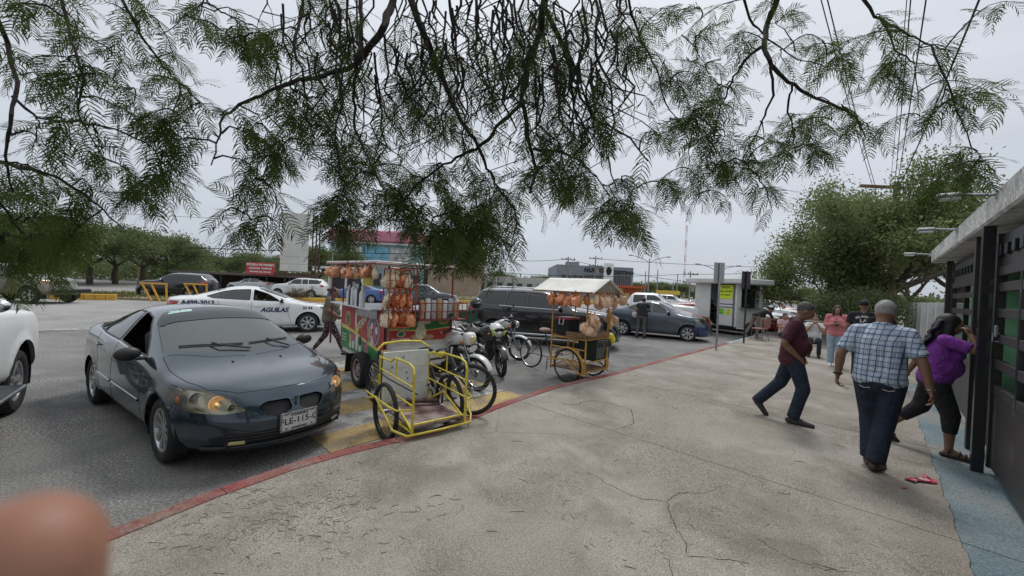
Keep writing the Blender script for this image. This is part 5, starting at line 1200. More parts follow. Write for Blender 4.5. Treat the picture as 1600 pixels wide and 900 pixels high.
for k in range(3):
    q = Sm @ Vector((bx+.09, fy+.0, 1.42-.06*k)); bag(bagT, q, 'tan snack bag tied to the far post of the snack tricycle, %s from the top' % ORD[k], 'tan snack bags on the far post', .5)
ybl = on_cart('yellow_cloth', 'yellow plastic bag stuffed over the kerb-side rail of the snack tricycle', 'bag', (bx+.12, fy+.0, .78)); b = MB()
for k in range(4): b.ell((.03*k, .04*(k % 2), .10-.03*k), (.10, .08, .08), 10, 8, Euler((k, .5*k, 0)).to_matrix())
b.obj('bag_folds', mat('yellow_film', (.75, .62, .05), .4, var=.15, bump=.5, bscale=25), ybl, 40)
for k in range(6):
    o = on_cart('sauce_bottle', 'dark sauce bottle on the upper tray of the snack tricycle, %s from the left' % ORD[k], 'bottle', (.02+.07*k, .05+.03*(k % 2), .895), group='sauce bottles on the snack tricycle')
    b = MB(); b.lathe([(0, 0), (.03, 0), (.031, .13), (.012, .17), (.011, .21), (0, .21)], 12); b.obj('glass_body', mat('dark_glass', (.012, .014, .015)), o, 50); b = MB(); b.lathe([(0, .205), (.014, .205), (.014, .23), (0, .23)], 10); b.obj('cap', WHP, o)
o = on_cart('napkin_pack', 'white and blue pack of cups beside the sauce bottles', 'package', (.36, -.12, .895)); b = MB(); b.box((0, 0, .12), (.14, .10, .24), .01); b.obj('wrapper', mat('blue_white_wrap', (.3, .45, .6), .3, var=.8, scale=20, col2=(.8, .82, .84)), o)
# ---------------------------------------------------------------- food trailer
Pc = Vector((-1.95, 6.2, 0)); TLa = Vector((-.65, .76, 0)).normalized(); TRa = Vector((.76, .65, 0)).normalized()
FT = thing('food_trailer', 'white and red food trailer hung with snacks, printed banners on two sides', 'food trailer', Pc, math.atan2(TRa.y, TRa.x))
# local x along the short (right) face, y along the long (left) face away from the camera
LY, LX = 2.15, 1.16
MAR = mat('maroon_tube_paint', (.20, .015, .02), .4, var=.15, coat=.3)
b = MB(); b.box((LX/2, LY/2, .40), (LX-.02, LY, .06)); b.obj('chassis', DKM, FT)
for nm, c_, d_ in (('side_wall', (.012, LY/2, .86), (.024, LY, .92)), ('side_wall', (LX-.012, LY/2, .86), (.024, LY, .92)), ('end_wall', (LX/2, .012, .86), (LX-.05, .024, .92)), ('end_wall', (LX/2, LY-.012, .86), (LX-.05, .024, .92))):
    b = MB(); b.box(c_, d_, .004); b.obj(nm, WHD, FT)
b = MB(); b.box((LX/2, -.002, .60), (LX-.16, .012, .34), .004); b.obj('door_panel', WHP, FT)
b = MB(); b.box((LX/2, LY/2, 1.33), (LX, LY, .03)); b.obj('worktop', STL, FT)
b = MB(); b.box((-.12, LY*.52, 1.36), (.28, LY*.98, .025), .006); b.obj('counter', mat('steel_counter', (.62, .63, .64), .3, .6, var=.1), FT)
b = MB(); b.box((-.03, LY*.36, 1.26), (.05, LY*.42, .15), .006); b.obj('counter_box', STL, FT)
for x_, y_, z1 in ((-.22, LY+.05, 2.12), (-.02, -.02, 2.07), (-.02, LY+.02, 2.12), (LX+.0, -.02, 2.05), (LX, LY+.02, 2.12)):
    b = MB(); b.tube([(x_, y_, .45 if x_ > -.2 else .55), (x_, y_, z1)], .017, 8); b.obj('post', MAR, FT)
b = MB(); b.box((LX/2-.10, LY/2, 2.13), (LX+.42, LY+.42, .035), .01, rx=.012); b.obj('roof', mat('roof_sheet', (.60, .57, .54), .5, var=.2), FT)
b = MB(); b.tube([(-.30, -.22, 2.095), (LX+.10, -.22, 2.095), (LX+.10, LY+.22, 2.12), (-.30, LY+.22, 2.12)], .018, 8, True); b.obj('roof_frame', MAR, FT)
for (x_, y_) in ((-.02, LY-.3), (-.02, .3)):
    b = MB(); b.tube([(x_, y_, 1.9), (-.25, y_, 2.08)], .012, 6); b.obj('brace', MAR, FT)
b = MB(); b.tube([(LX/2, 0, .38), (LX/2, -.8, .40)], .03, 8); b.tube([(LX/2, -.8, .4), (LX/2, -.8, .0)], .02, 8); 
b.obj('drawbar', DKM, FT)
# wheel with flap
w__ = add_wheel(FT, -.02+.0, .85, .30, .18, .18, 'steel', mat('rusty_rim', (.36, .30, .28), .6, .2, var=.3, scale=12)); w__.rotation_euler = (0, -pi/2, 0); w__.location = (-.13, .72, .30)
w__ = add_wheel(FT, LX+.1, .85, .30, .18, .18, 'steel', mat('rusty_rim', (.25, .17, .15))); w__.rotation_euler = (0, pi/2, 0)
b = MB(); b.box((-.12, 1.22, .33), (.22, .02, .34), .004, rx=.15); b.obj('mud_flap', MBLK, FT)
# banners: printed sheets a couple of millimetres thick
def flat(nm, poly, M, m, par, z=0.0, th=.0012): b = MB(); b.prism(poly, th, M @ Matrix.Translation((0, 0, z))); return b.obj(nm, m, par, 0)
BR = mat('banner_red', (.40, .04, .035), .5, var=.2, scale=9); BG = mat('banner_green', (.03, .20, .06), .5, var=.25, scale=9); BY = mat('banner_yellow', (.62, .55, .15), .5, var=.12, scale=9); BC = mat('banner_cream', (.66, .62, .45), .5, var=.2, scale=14)
BP = mat('banner_pink', (.50, .10, .22), .5, var=.3, scale=20); BD = mat('banner_dark', (.03, .02, .03), .5, var=.3); BW = mat('banner_white', (.65, .64, .62), .5, var=.12, scale=20); BT = mat('banner_tan', (.50, .33, .18), .5, var=.3, scale=18)
# left banner: u runs from the camera-side edge away (right edge in the picture is u = 0); x mirrored so text reads properly
ML = Matrix.Translation((-.032, LY-.02, .50)) @ Matrix.Rotation(-pi/2, 4, 'Z') @ Matrix.Rotation(pi/2, 4, 'X')   # x: towards the camera corner, y: up
bw, bh = 2.08, .80
ML = ML @ Matrix.Diagonal((.885, 1, 1, 1))
bw = 2.36
ban = flat('banner', [(0, .0), (bw, -.02), (bw, bh), (0, bh)], ML, BR, FT, th=.004)
flat('banner_field', [(0, 0), (bw, -.02), (bw, .14), (1.6, .22), (.8, .33), (0, .38)], ML, BG, ban, .0045)
flat('banner_band', [(0, .38), (.8, .33), (1.6, .22), (bw, .14), (bw, .185), (1.6, .27), (.8, .385), (0, .45)], ML, BY, ban, .005)
def disc(cx, cy, rx, ry=None, n=20): ry = ry or rx; return [(cx+rx*math.cos(a), cy+ry*math.sin(a)) for a in np.linspace(0, 2*pi, n+1)[:-1]]
flat('picture_ring', disc(1.86, .47, .30, .25), ML, BW, ban, .006); flat('picture_round', disc(1.86, .47, .28, .23), ML, mat('banner_blue_grey', (.10, .14, .20), .5, var=.4, scale=20), ban, .0075)
for cx, cy, r_, m_ in ((1.72, .45, .10, BT), (1.92, .57, .08, BP), (1.95, .40, .10, BP), (2.03, .50, .06, BW), (1.85, .30, .09, BC), (1.80, .56, .05, BW), (1.88, .45, .06, BD)): flat('picture_fruit', disc(cx, cy, r_, r_*1.1), ML, m_, ban, .009+.0004*cx)
for cx, cy, h_, m_ in ((.62, .13, .20, BT), (.80, .14, .26, BP), (1.0, .13, .26, BW), (1.2, .12, .24, BD), (1.55, .10, .16, BP)):
    flat('picture_cup', [(cx-.055, cy-.09), (cx+.055, cy-.09), (cx+.075, cy+h_*.35), (cx-.075, cy+h_*.35)], ML, BW, ban, .0062); flat('picture_scoop', disc(cx, cy+h_*.45, .08, .09), ML, m_, ban, .0074)
flat('picture_snack', disc(.42, .57, .17, .15), ML, BT, ban, .006); flat('picture_snack', disc(.42, .55, .11, .10), ML, mat('banner_olive', (.10, .14, .05), .5, var=.4), ban, .0075)
flat('picture_churro', disc(.92, .60, .05, .19), ML, BW, ban, .0085); flat('picture_arrow', [(1.0, .34), (1.12, .40), (1.10, .46), (.86, .48), (.88, .42)], ML, BY, ban, .009)
text('Elotes', .13, BY, ban, ML @ Matrix.Translation((1.12, .71, .008)), shear=.2, bold=.002)
text('TITANY', .20, BC, ban, ML @ Matrix.Translation((1.28, .56, .010)) @ Matrix.Rotation(.50, 4, 'Z'), shear=.1, bold=.006, space=.86)
for k in range(4): flat('menu_line', [(.08, .30-.055*k), (.34, .30-.055*k), (.34, .315-.055*k), (.08, .315-.055*k)], ML, BD if k == 0 else BW, ban, .0062)
for k in range(5): flat('menu_line', [(1.2, .44-.03*k), (1.52, .40-.03*k), (1.52, .408-.03*k), (1.2, .448-.03*k)], ML, mat('banner_pale_red', (.55, .2, .18), .5, var=0), ban, .0062)
# right banner on the end wall
MR = Matrix.Translation((.03, -.012, .86)) @ Matrix.Rotation(pi/2, 4, 'X'); bw, bh = 1.16, .46
ban = flat('banner', [(0, 0), (bw, 0), (bw, bh*.72), (bw-.16, bh+.0), (.08, bh), (0, bh)], MR, BG, FT, th=.004)
flat('banner_field', [(0, 0), (bw, 0), (bw, .20), (.7, .16), (.4, .16), (0, .18)], MR, BR, ban, .0045); flat('banner_band', [(0, .18), (.4, .16), (.7, .16), (bw, .20), (bw, .22), (.7, .175), (.4, .175), (0, .215)], MR, BY, ban, .005)
flat('picture_logo', disc(.20, .115, .075, .05), MR, BW, ban, .006); flat('picture_logo', disc(.20, .115, .06, .038), MR, BG, ban, .0075)
for cx, cy, rx, ry, m_ in ((.55, .13, .10, .12, BC), (.55, .27, .07, .08, BW), (.50, .06, .13, .05, BT), (.70, .05, .10, .04, BT), (.98, .30, .10, .045, BT), (.98, .325, .08, .03, BG), (.98, .28, .085, .02, BR), (.66, .30, .07, .03, BC)): flat('picture_food', disc(cx, cy, rx, ry), MR, m_, ban, .006+.0008*(cx+cy))
text('ANTOJITOS', .075, BW, ban, MR @ Matrix.Translation((.62, .405, .007)), bold=.002); text('Hamburguesas', .045, BW, ban, MR @ Matrix.Translation((.22, .225, .007)), bold=.001); text('Tel. 866', .04, BW, ban, MR @ Matrix.Translation((.99, .11, .007)), bold=.001)
for k in range(2): flat('menu_line', [(.04, .035-.018*k), (.36, .035-.018*k), (.36, .045-.018*k), (.04, .045-.018*k)], MR, BC, ban, .006)
# red wire snack rack at the corner and wire basket along the end
def wire_rack(par, x0, x1, y0, y1, zs, m, nv=3, r=.008, z0=None, z1=None):
    b = MB(); z0, z1 = z0 or zs[0], z1 or zs[-1]
    for x_ in (x0, x1):
        for y_ in (y0, y1): b.tube([(x_, y_, z0), (x_, y_, z1)], r*1.3, 6)
    for z in zs: b.tube([(x0, y0, z), (x1, y0, z), (x1, y1, z), (x0, y1, z)], r, 6, True)
    for k in range(1, nv+1):
        x_ = x0+(x1-x0)*k/(nv+1); b.tube([(x_, y0, z0), (x_, y0, z1)], r*.7, 5)
    return b
ork = mat('orange_red_wire', (.42, .06, .02), .45, var=.15)
rk = thing('snack_rack', 'orange-red wire rack packed with snack bags on the corner of the food trailer', 'rack', Pc, math.atan2(TRa.y, TRa.x))
wire_rack(rk, -.10, .34, -.26, -.03, [1.12, 1.20, 1.24, 1.42, 1.50, 1.54, 1.72, 1.80, 1.84, 2.02], ork, 4, .008).obj('wire_frame', ork, rk, 60)
b = MB()
for z in (1.12, 1.42, 1.72): b.box((.12, -.145, z), (.43, .22, .012))
b.obj('shelf', ork, rk, kind='stuff')
bk = thing('wire_basket', 'dark red wire basket with rolled chips and tins along the trailer end', 'basket', Pc, math.atan2(TRa.y, TRa.x))
wire_rack(bk, .40, 1.30, -.30, -.03, [1.22, 1.36, 1.50], MAR, 8, .009).obj('wire_frame', MAR, bk, 60); b = MB(); b.box((.85, -.165, 1.225), (.88, .26, .01)); b.obj('shelf', MAR, bk)
FTM = Matrix.Translation(Pc) @ Matrix.Rotation(math.atan2(TRa.y, TRa.x), 4, 'Z')
CRE = mat('pale_snacks', (.60, .45, .24), .3, var=.3, scale=55, col2=(.9, .82, .62), bump=1.0, bscale=60, coat=.3)
bagC = [bag_mesh(30+k, CRE) for k in range(3)]
shelf_w = {0: 'bottom', 1: 'middle', 2: 'top'}
for lv, z in enumerate((1.37, 1.67, 1.97)):
    for k in range(8):
        ms = bagC if (k % 4 in (0,) or lv == 2 and k % 2) else bagO
        q = FTM @ Vector((-.05+.105*(k % 4)+rnd.uniform(-.015, .015), -.20+.10*(k//4), z-.0)); bag(ms, q, ('pale' if ms is bagC else 'orange')+' snack bag, %s shelf of the trailer rack, %s row, %s from left' % (shelf_w[lv], 'front' if k < 4 else 'back', ORD[k % 4]), 'snack bags on the trailer rack', .3)
for k in range(22):
    q = FTM @ Vector((-.27+rnd.uniform(-.03, .05), .0+.10*k, 2.07-rnd.uniform(0, .03))); ms = bagO if k % 3 else bagC
    bag(ms, q, ('orange' if ms is bagO else 'pale')+' snack bag under the long trailer eave, %s from the near corner' % ORD[k], 'snack bags hanging under the trailer eave', .5, .85)
cup = MB(); cup.lathe([(0, 0), (.035, 0), (.045, .26), (.05, .27), (.03, .31), (0, .32)], 12)
for k, x_ in enumerate((1.25, 1.13, 1.02, .92, .80, .70, .58)):
    m_ = (WHP, mat('black_plastic', (.02, .02, .022)), WHP, STL, WHP, BD, WHP)[k]
    o = thing('thermos', ['tall white flask first from the left on the trailer counter', 'black bottle between two white flasks on the counter', 'slim white flask left of the steel one on the counter', 'steel flask amid white flasks on the trailer counter', 'white flask right of the steel flask on the counter', 'dark sauce bottle near the right end of the counter row', 'white flask at the right end of the counter row'][k], 'flask', FTM @ Vector((-.12, x_+.25, 1.372)), 0, 'flasks and bottles on the trailer counter')
    b = MB(); b.lathe([(0, 0), (.045, 0), (.05, .02), (.05, .22+.03*(k % 3)), (.02, .28+.03*(k % 3)), (.02, .31+.03*(k % 3)), (0, .31+.03*(k % 3))], 14); b.obj('flask_body', m_, o, 50); b = MB(); b.lathe([(0, .30+.03*(k % 3)), (.026, .30+.03*(k % 3)), (.022, .35+.03*(k % 3)), (0, .35+.03*(k % 3))], 12); b.obj('cap', m_, o, 50)
o = thing('price_card', 'yellow price card hanging beside the snack rack under the trailer roof', 'sign', FTM @ Vector((-.30, .10, 1.80)), math.atan2(TRa.y, TRa.x)); b = MB(); b.box((0, 0, 0), (.16, .006, .12)); b.obj('card', BY, o)
for k in range(7):
    q = FTM @ Vector((.50+.11*k, -.16, 1.235)); m_ = [BT, WHP, mat('cellophane', (.45, .45, .46), .2, var=.3, scale=20, coat=.4)][k % 3]
    o = thing('snack_tube', ['tan', 'white', 'clear'][k % 3]+' upright packet %s in the wire basket of the food trailer' % ['by the rack', 'second from the rack', 'third from the rack', 'in the middle', 'right of the middle', 'near the right end', 'at the right end'][k], 'packet', q, .2*k, 'packets in the wire basket')
    b = MB(); b.lathe([(0, 0), (.045, 0), (.05, .20), (.042, .30+.03*(k % 2)), (0, .31+.03*(k % 2))], 10); b.obj('packet_body', m_, o, 50)

# ---------------------------------------------------------------- kiosk trailer
K0 = G(1149, 525); kz = R(-4)
KW, KD = 2.7, 1.9
kx = Vector((math.cos(R(-4)), math.sin(R(-4)), 0))
Kd = Vector((AT(1183, 500, 22.5).x-K0.x, 0, 0))
kf = AT(1084, 500, 20.2); kang = math.atan2(K0.y-kf.y, K0.x-kf.x)
KW = (Vector((K0.x, K0.y, 0))-Vector((kf.x, kf.y, 0))).length
KK = thing('food_kiosk', 'white food kiosk trailer with fluorescent yellow price posters on its door', 'kiosk', (K0.x, K0.y, 0), kang)
# local: origin = near corner; -x along the front face, +y backwards
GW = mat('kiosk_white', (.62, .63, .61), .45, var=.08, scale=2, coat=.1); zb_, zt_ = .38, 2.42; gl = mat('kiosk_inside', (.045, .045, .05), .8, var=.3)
def kb_(nm, c_, d_, m_=GW, b_=.01, par=None): b = MB(); b.box(c_, d_, b_); return b.obj(nm, m_, par or KK)
zc_, hh = (zb_+zt_)/2, zt_-zb_
kb_('front_wall', (-KW+.45, .03, zc_), (.9, .06, hh)); kb_('front_post', (-.06, .03, zc_), (.12, .06, hh)); kb_('floor', (-KW/2, KD/2, zb_+.03), (KW-.02, KD-.02, .06), STL)
kb_('back_wall', (-KW/2, KD-.03, zc_), (KW, .06, hh)); kb_('end_wall', (-KW+.03, KD/2, zc_), (.06, KD-.13, hh))
kb_('end_wall', (-.03, KD/2, zb_+.45), (.06, KD-.13, .9)); kb_('end_post', (-.03, .18, 1.85), (.06, .24, 1.14)); kb_('end_post', (-.03, KD-.15, 1.85), (.06, .18, 1.14)); kb_('serving_shelf', (.13, KD/2, 1.30), (.32, KD*.8, .03), STL)
kb_('door', (-.58, .0, zc_), (.86, .05, hh-.05)); 
for z in (zb_+.04, 1.30, 1.45, zt_-.04): kb_('door_trim', (-.58, -.03, z), (.88, .014, .035), BLK, .003)
for x_ in (-1.0, -.16): kb_('door_trim', (x_, -.032, zc_), (.03, .014, hh-.06), BLK, .003)
kb_('roof', (-KW/2+.05, KD/2-.12, 2.55), (KW+.75, KD+.55, .27), GW, .05)
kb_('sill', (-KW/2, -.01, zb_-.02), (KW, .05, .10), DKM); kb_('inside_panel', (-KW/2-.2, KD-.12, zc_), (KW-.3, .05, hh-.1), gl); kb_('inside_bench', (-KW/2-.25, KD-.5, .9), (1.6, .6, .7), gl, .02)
b = MB(); b.lathe([(.30, -.09), (.32, -.06), (.32, .06), (.30, .09), (.0, .09)], 24, Matrix.Translation((.02, KD*.5, .32)) @ Matrix.Rotation(pi/2, 4, 'Y')); b.obj('wheel', RUB, KK, 50)
kb_('awning_strut', (.35, .1, 2.36), (.02, .02, .02), DKM)
YF = mat('fluorescent_yellow_card', (.62, .80, .03), .6, var=.05); GF = mat('fluorescent_green_card', (.22, .62, .04), .6, var=.05); FI = mat('marker_ink', (.04, .05, .02), .7, var=0)
MK = Matrix.Translation((-.58, -.04, 0)) @ Matrix.Rotation(pi/2, 4, 'X')
p_ = flat('poster', [(-.36, 1.70), (.36, 1.70), (.37, 2.36), (-.35, 2.36)], MK, YF, KK, .0, .003); 
for s_, z_ in (('TACOS', 2.24), ('BIRRIA LONCHES', 2.05), ('$ 90  GUISOS', 1.88)): text(s_, .125 if len(s_) < 8 else .085, FI, p_, MK @ Matrix.Translation((0, z_, .004)), bold=.004)
for x_, m_ in ((-.20, GF), (.18, YF)):
    p_ = flat('poster', [(x_-.13, .95), (x_+.13, .95), (x_+.13, 1.22), (x_-.13, 1.22)], MK, m_, KK, .0, .003); text('$ 50' if x_ < 0 else '$ 30', .09, FI, p_, MK @ Matrix.Translation((x_, 1.15, .004)), bold=.003); text('ORDEN' if x_ < 0 else 'SODA', .06, FI, p_, MK @ Matrix.Translation((x_, 1.03, .004)), bold=.002)
# signposts seen from behind
for px, top, lab in (((1119, 546), (1123, 411), 'street sign on a grey post in front of the kiosk, plate seen nearly edge-on'), ((1162, 536), (1171, 425), 'second street sign behind the taller one, dark back of the plate towards us')):
    p = G(*px, PAVE); q = AT(top[0], top[1], p.y); h = q.z-PAVE; T = thing('signpost', lab, 'sign', p, R(58)); T.rotation_euler = (0, .0, R(14)); 
    b = MB(); b.tube([(0, 0, 0), (0, 0, h)], .03, 8); b.obj('post', STL if top[0] < 1150 else DKM, T, 60)
    b = MB(); b.box((0, .035, h-.30), (.40, .008, .64), .003); b.obj('sign_plate', mat('aluminium_back', (.33, .34, .35), .5, .5, var=.1) if top[0] < 1150 else DKM, T); b = MB(); b.box((0, .02, h-.12), (.08, .03, .03)); b.box((0, .02, h-.45), (.08, .03, .03)); b.obj('clamp', STL, T, kind='stuff')

# ---------------------------------------------------------------- banquet chairs and tables
CHF = mat('dusty_pink_upholstery', (.27, .135, .115), .85, var=.12, scale=20, bump=.2, bscale=90); CHL = mat('bronze_chair_frame', (.22, .15, .10), .4, .5, var=.1)
def make_chair():
    T = thing('banquet_chair', 'x', 'chair')
    b = MB(); b.box((0, 0, .45), (.42, .42, .06), .025); b.obj('seat', CHF, T)
    pts = [(-.18, .50), (.18, .50), (.21, .66), (.20, .80), (.12, .90), (0, .93), (-.12, .90), (-.20, .80), (-.21, .66)]
    b = MB(); b.prism(pts, .04, Matrix.Translation((0, -.20, 0)) @ Matrix.Rotation(pi/2+.10, 4, 'X')); b.obj('backrest', CHF, T)
    b = MB(); b.tube([(-.20, -.20, .44), (-.225, -.235, .66), (-.21, -.26, .80), (-.13, -.275, .925), (0, -.28, .955), (.13, -.275, .925), (.21, -.26, .80), (.225, -.235, .66), (.20, -.20, .44)], .013, 6); b.obj('back_frame', CHL, T, 60)
    for sx_ in (-1, 1):
        b = MB(); b.tube([(sx_*.19, .18, .43), (sx_*.21, .22, 0)], .012, 6); b.obj('leg', CHL, T); b = MB(); b.tube([(sx_*.19, -.18, .43), (sx_*.21, -.25, 0)], .012, 6); b.obj('leg', CHL, T)
    return T
ch = [((1186, 531), 200, 'pink banquet chair at the left end of the tables, next to the kiosk'), ((1222, 527), 150, 'pink banquet chair half hidden behind the man in maroon'), ((1277, 541), 175, 'pink banquet chair to the right of the man in maroon'), ((1290, 534), 215, 'pink banquet chair turned beside the woman in pink'), ((1262, 535), 30, 'pink banquet chair behind the maroon man facing the seated woman')]
for i, (px, a, lab) in enumerate(ch):
    if i == 0: c0 = make_chair(); T = c0
    else: T = dup(c0, (0, 0, 0), 0)
    T['label'] = lab; T['group'] = 'banquet chairs round the outdoor tables'; T.location = G(*px, PAVE)+Vector((0, 0, .001)); T.rotation_euler = (0, 0, R(a-180+8))
def folding_table(px, a, lab):
    T = thing('folding_table', lab, 'table', G(*px, PAVE), R(a), 'folding tables by the kiosk'); b = MB(); b.box((0, 0, .73), (1.8, .75, .04), .01); b.obj('tabletop', WHD, T)
    for x_ in (-.7, .7):
        for y_ in (-.28, .28): b = MB(); b.tube([(x_, y_, .71), (x_, y_*1.1, 0)], .013, 6); b.obj('leg', DKM, T)
    b = MB(); b.box((0, -.38, .55), (1.78, .004, .36)); return T
folding_table((1222, 523), 20, 'white folding table between the kiosk and the maroon man'); folding_table((1283, 527), 10, 'white folding table behind the chairs by the woman in pink')

# ---------------------------------------------------------------- building with gate on the right
BLD = thing('gatehouse', 'dark brown panelled gate front under a white concrete canopy on the right', 'building', (0, 0, 0), 0); BLD.rotation_euler = (0, 0, SANG)
# local: x = d along the street, y = n towards the road
WCAN = ground_mat('whitewashed_concrete', (.50, .50, .49), (.62, .62, .60), (.34, .33, .32), 1.6, 30, .8, (.2, .2, .2), .1, 60, s3=2.2, obj=True)
BRN = mat('dark_brown_steel', (.030, .026, .026), .5, var=.15, scale=3, coat=.1); DBK = mat('gloss_black_steel', (.012, .012, .016), .3, var=.1, coat=.4); GRN = mat('green_wall', (.11, .33, .16), .7, var=.12, scale=2)
def bb(nm, x0, x1, y0, y1, z0, z1, m_, b_=.006, par=None): b = MB(); b.box(((x0+x1)/2, (y0+y1)/2, (z0+z1)/2), (x1-x0, y1-y0, z1-z0), b_); return b.obj(nm, m_, par or BLD)
can = bb('canopy', 3.2, 11.5, -3.2, -.78, 2.70, 2.96, WCAN, .02); bb('parapet', 3.4, 11.3, -3.3, -1.2, 2.96, 3.1, WCAN, .01)
bb('back_wall', 3.3, 11.4, -3.35, -3.2, .1, 2.7, GRN); bb('end_wall', 11.1, 11.3, -3.19, -1.30, .1, 2.7, GRN); bb('inner_wall', 3.45, 11.05, -1.62, -1.54, .1, 2.69, GRN)
bb('threshold', 3.3, 11.3, -1.12, -1.02, .1, .17, mat('grey_cement', (.32, .31, .3), .9, var=.2, scale=8, bump=.3), .01)
# main posts
for d_, n_ in ((6.36, -.835), (7.28, -.9), (8.15, -1.0), (11.05, -1.0)): bb('post', d_-.045, d_+.045, n_-.045, n_+.045, PAVE, 2.70, DBK if d_ < 7 else BRN, .004)
# open gate leaf nearest to us: solid foot, rails, vertical stile, square cut-outs at the top
def leaf(x0, x1, y, zf=1.05):
    L_ = bpy.data.objects.new('gate_leaf', None); C.objects.link(L_); L_.parent = BLD
    bb('foot_panel', x0+.02, x1-.02, y-.02, y+.02, PAVE+.08, zf, BRN, .004, L_); bb('stile', x0, x0+.07, y-.035, y+.035, PAVE+.06, 2.62, BRN, .004, L_); bb('stile', x1-.07, x1, y-.035, y+.035, PAVE+.06, 2.62, BRN, .004, L_)
    z = zf
    while z < 2.2: bb('rail', x0+.07, x1-.07, y-.025, y+.025, z, z+.09, BRN, .004, L_); z += .26
    bb('rail', x0+.07, x1-.07, y-.03, y+.03, 2.18, 2.27, BRN, .004, L_); bb('top_panel', x0+.07, x1-.07, y-.012, y+.012, 2.27, 2.60, BRN, .003, L_); bb('mid_stile', (x0+x1)/2-.09, (x0+x1)/2-.03, y-.028, y+.028, zf, 2.2, DBK, .004, L_)
    k = x0+.2
    while k < x1-.2: bb('square_boss', k, k+.11, y+.0, y+.045, 2.38, 2.49, DBK, .004, L_); k += .28
    return L_
leaf(4.60, 6.42, -.935, .98); leaf(3.35, 4.55, -.935, .98); bb('end_wall', 3.28, 3.44, -3.19, -1.30, .1, 2.7, GRN); leaf(8.2, 11.0, -1.06, .95); leaf(7.33, 8.1, -1.06, .95)
b = MB(); b.box((6.2, -.89, 1.62), (.10, .03, .12), .01); b.tube([(6.10, -.90, 1.60), (6.10, -.86, 1.60), (6.10, -.86, 1.52), (6.10, -.90, 1.52)], .008, 6); b.obj('latch', STL, BLD)
b = MB(); b.box((7.25, -1.1, 2.64), (7.7, .05, .06)); b.obj('head_rail', BRN, BLD)
# lamps on the canopy edge
for k, ((u0, v0, Y_), lab) in enumerate(((((1556, 295, 3.62)), 'street lamp nearest to us on the white canopy edge'), (((1499, 353, 5.35)), 'middle street lamp on the white canopy edge'), (((1455, 400, 8.1)), 'farthest street lamp at the end of the white canopy'))):
    p = AT(u0, v0, Y_); l = Matrix.Rotation(-SANG, 3, 'Z') @ p; T = thing('canopy_lamp', lab, 'lamp', Matrix.Rotation(SANG, 3, 'Z') @ Vector((l.x, -.78, 2.9)), SANG, 'lamps along the white canopy')
    a_ = .22; b = MB(); b.tube([(0, 0, 0), (-.03, a_, .02)], .015, 8); b.box((0, -.0, 0), (.07, .03, .07)); b.obj('arm', STL, T)
    b = MB(); b.box((-.03, a_+.08, .02), (.09, .19, .05), .02); b.obj('lamp_head', STL, T); b = MB(); b.box((-.03, a_+.08, -.015), (.07, .15, .03), .012); b.obj('lamp_cover', mat('lamp_diffuser', (.6, .6, .58), .3, var=0), T)
# pillars and louvred railings past the gate
CEM = mat('pale_cement', (.42, .42, .41), .9, var=.12, scale=5, bump=.2)
FN = thing('fence', 'pale cement pillars with white louvred panels running on from the gate', 'fence', (0, 0, 0), SANG)
x_ = 11.6
for k in range(8):
    b = MB(); b.box((x_+.15, -1.2, 1.02), (.30, .30, 1.80), .01); b.obj('pillar', CEM, FN); b = MB(); b.box((x_+1.15, -1.2, .45), (1.7, .16, .62)); b.obj('base_wall', CEM, FN)
    b = MB(); b.box((x_+.34, -1.2, 1.3), (.04, .05, 1.0)); b.box((x_+1.96, -1.2, 1.3), (.04, .05, 1.0)); b.box((x_+1.15, -1.2, 1.78), (1.62, .05, .04)); b.obj('panel_frame', WHP, FN)
    for j in range(12): b = MB(); b.box((x_+1.15, -1.2, .84+.075*j), (1.58, .03, .045), rx=.5); b.obj('slat', WHP, FN)
    x_ += 2.0
# ---------------------------------------------------------------- people
V = Vector
def cap(b, a, c, ra, rc, n=12):
    a, c = V(a), V(c); d = c-a; L_ = max(d.length, 1e-5); u = d/L_; pts = []; rr = []
    for k in range(4): t = pi/2*(1-k/4); pts.append(a-u*ra*math.sin(t)); rr.append(max(.0008, ra*math.cos(t)))
    pts.append(a); rr.append(ra); pts.append(c); rr.append(rc)
    for k in range(1, 5): t = pi/2*k/4; pts.append(c+u*rc*math.sin(t)); rr.append(max(.0008, rc*math.cos(t)))
    b.tube(pts, rr, n)
def stub(b, a, c, ra, rc, n=14):           # flat-ended: sleeves and trouser legs
    a, c = V(a), V(c); b.tube([a, a+(c-a)*.5, c], [ra, (ra+rc)/2, rc], n)
def melt(b, name, m, parent, vox, it=3, fac=.5):
    """join overlapping solids into one continuous skin"""
    me = bpy.data.meshes.new('raw'); me.from_pydata(b.v, [], b.f); t = bpy.data.objects.new('raw', me); C.objects.link(t)
    r = t.modifiers.new('r', 'REMESH'); r.mode = 'VOXEL'; r.voxel_size = vox; r.use_smooth_shade = True
    if it: s_ = t.modifiers.new('s', 'SMOOTH'); s_.iterations = it; s_.factor = fac
    bpy.context.view_layer.update(); me2 = bpy.data.meshes.new_from_object(t.evaluated_get(bpy.context.evaluated_depsgraph_get())); bpy.data.objects.remove(t)
    me2.name = name; me2.materials.clear(); me2.materials.append(m); me2.polygons.foreach_set('use_smooth', [True]*len(me2.polygons))
    o = bpy.data.objects.new(name, me2); C.objects.link(o)
    if parent is not None: o.parent = parent
    return o
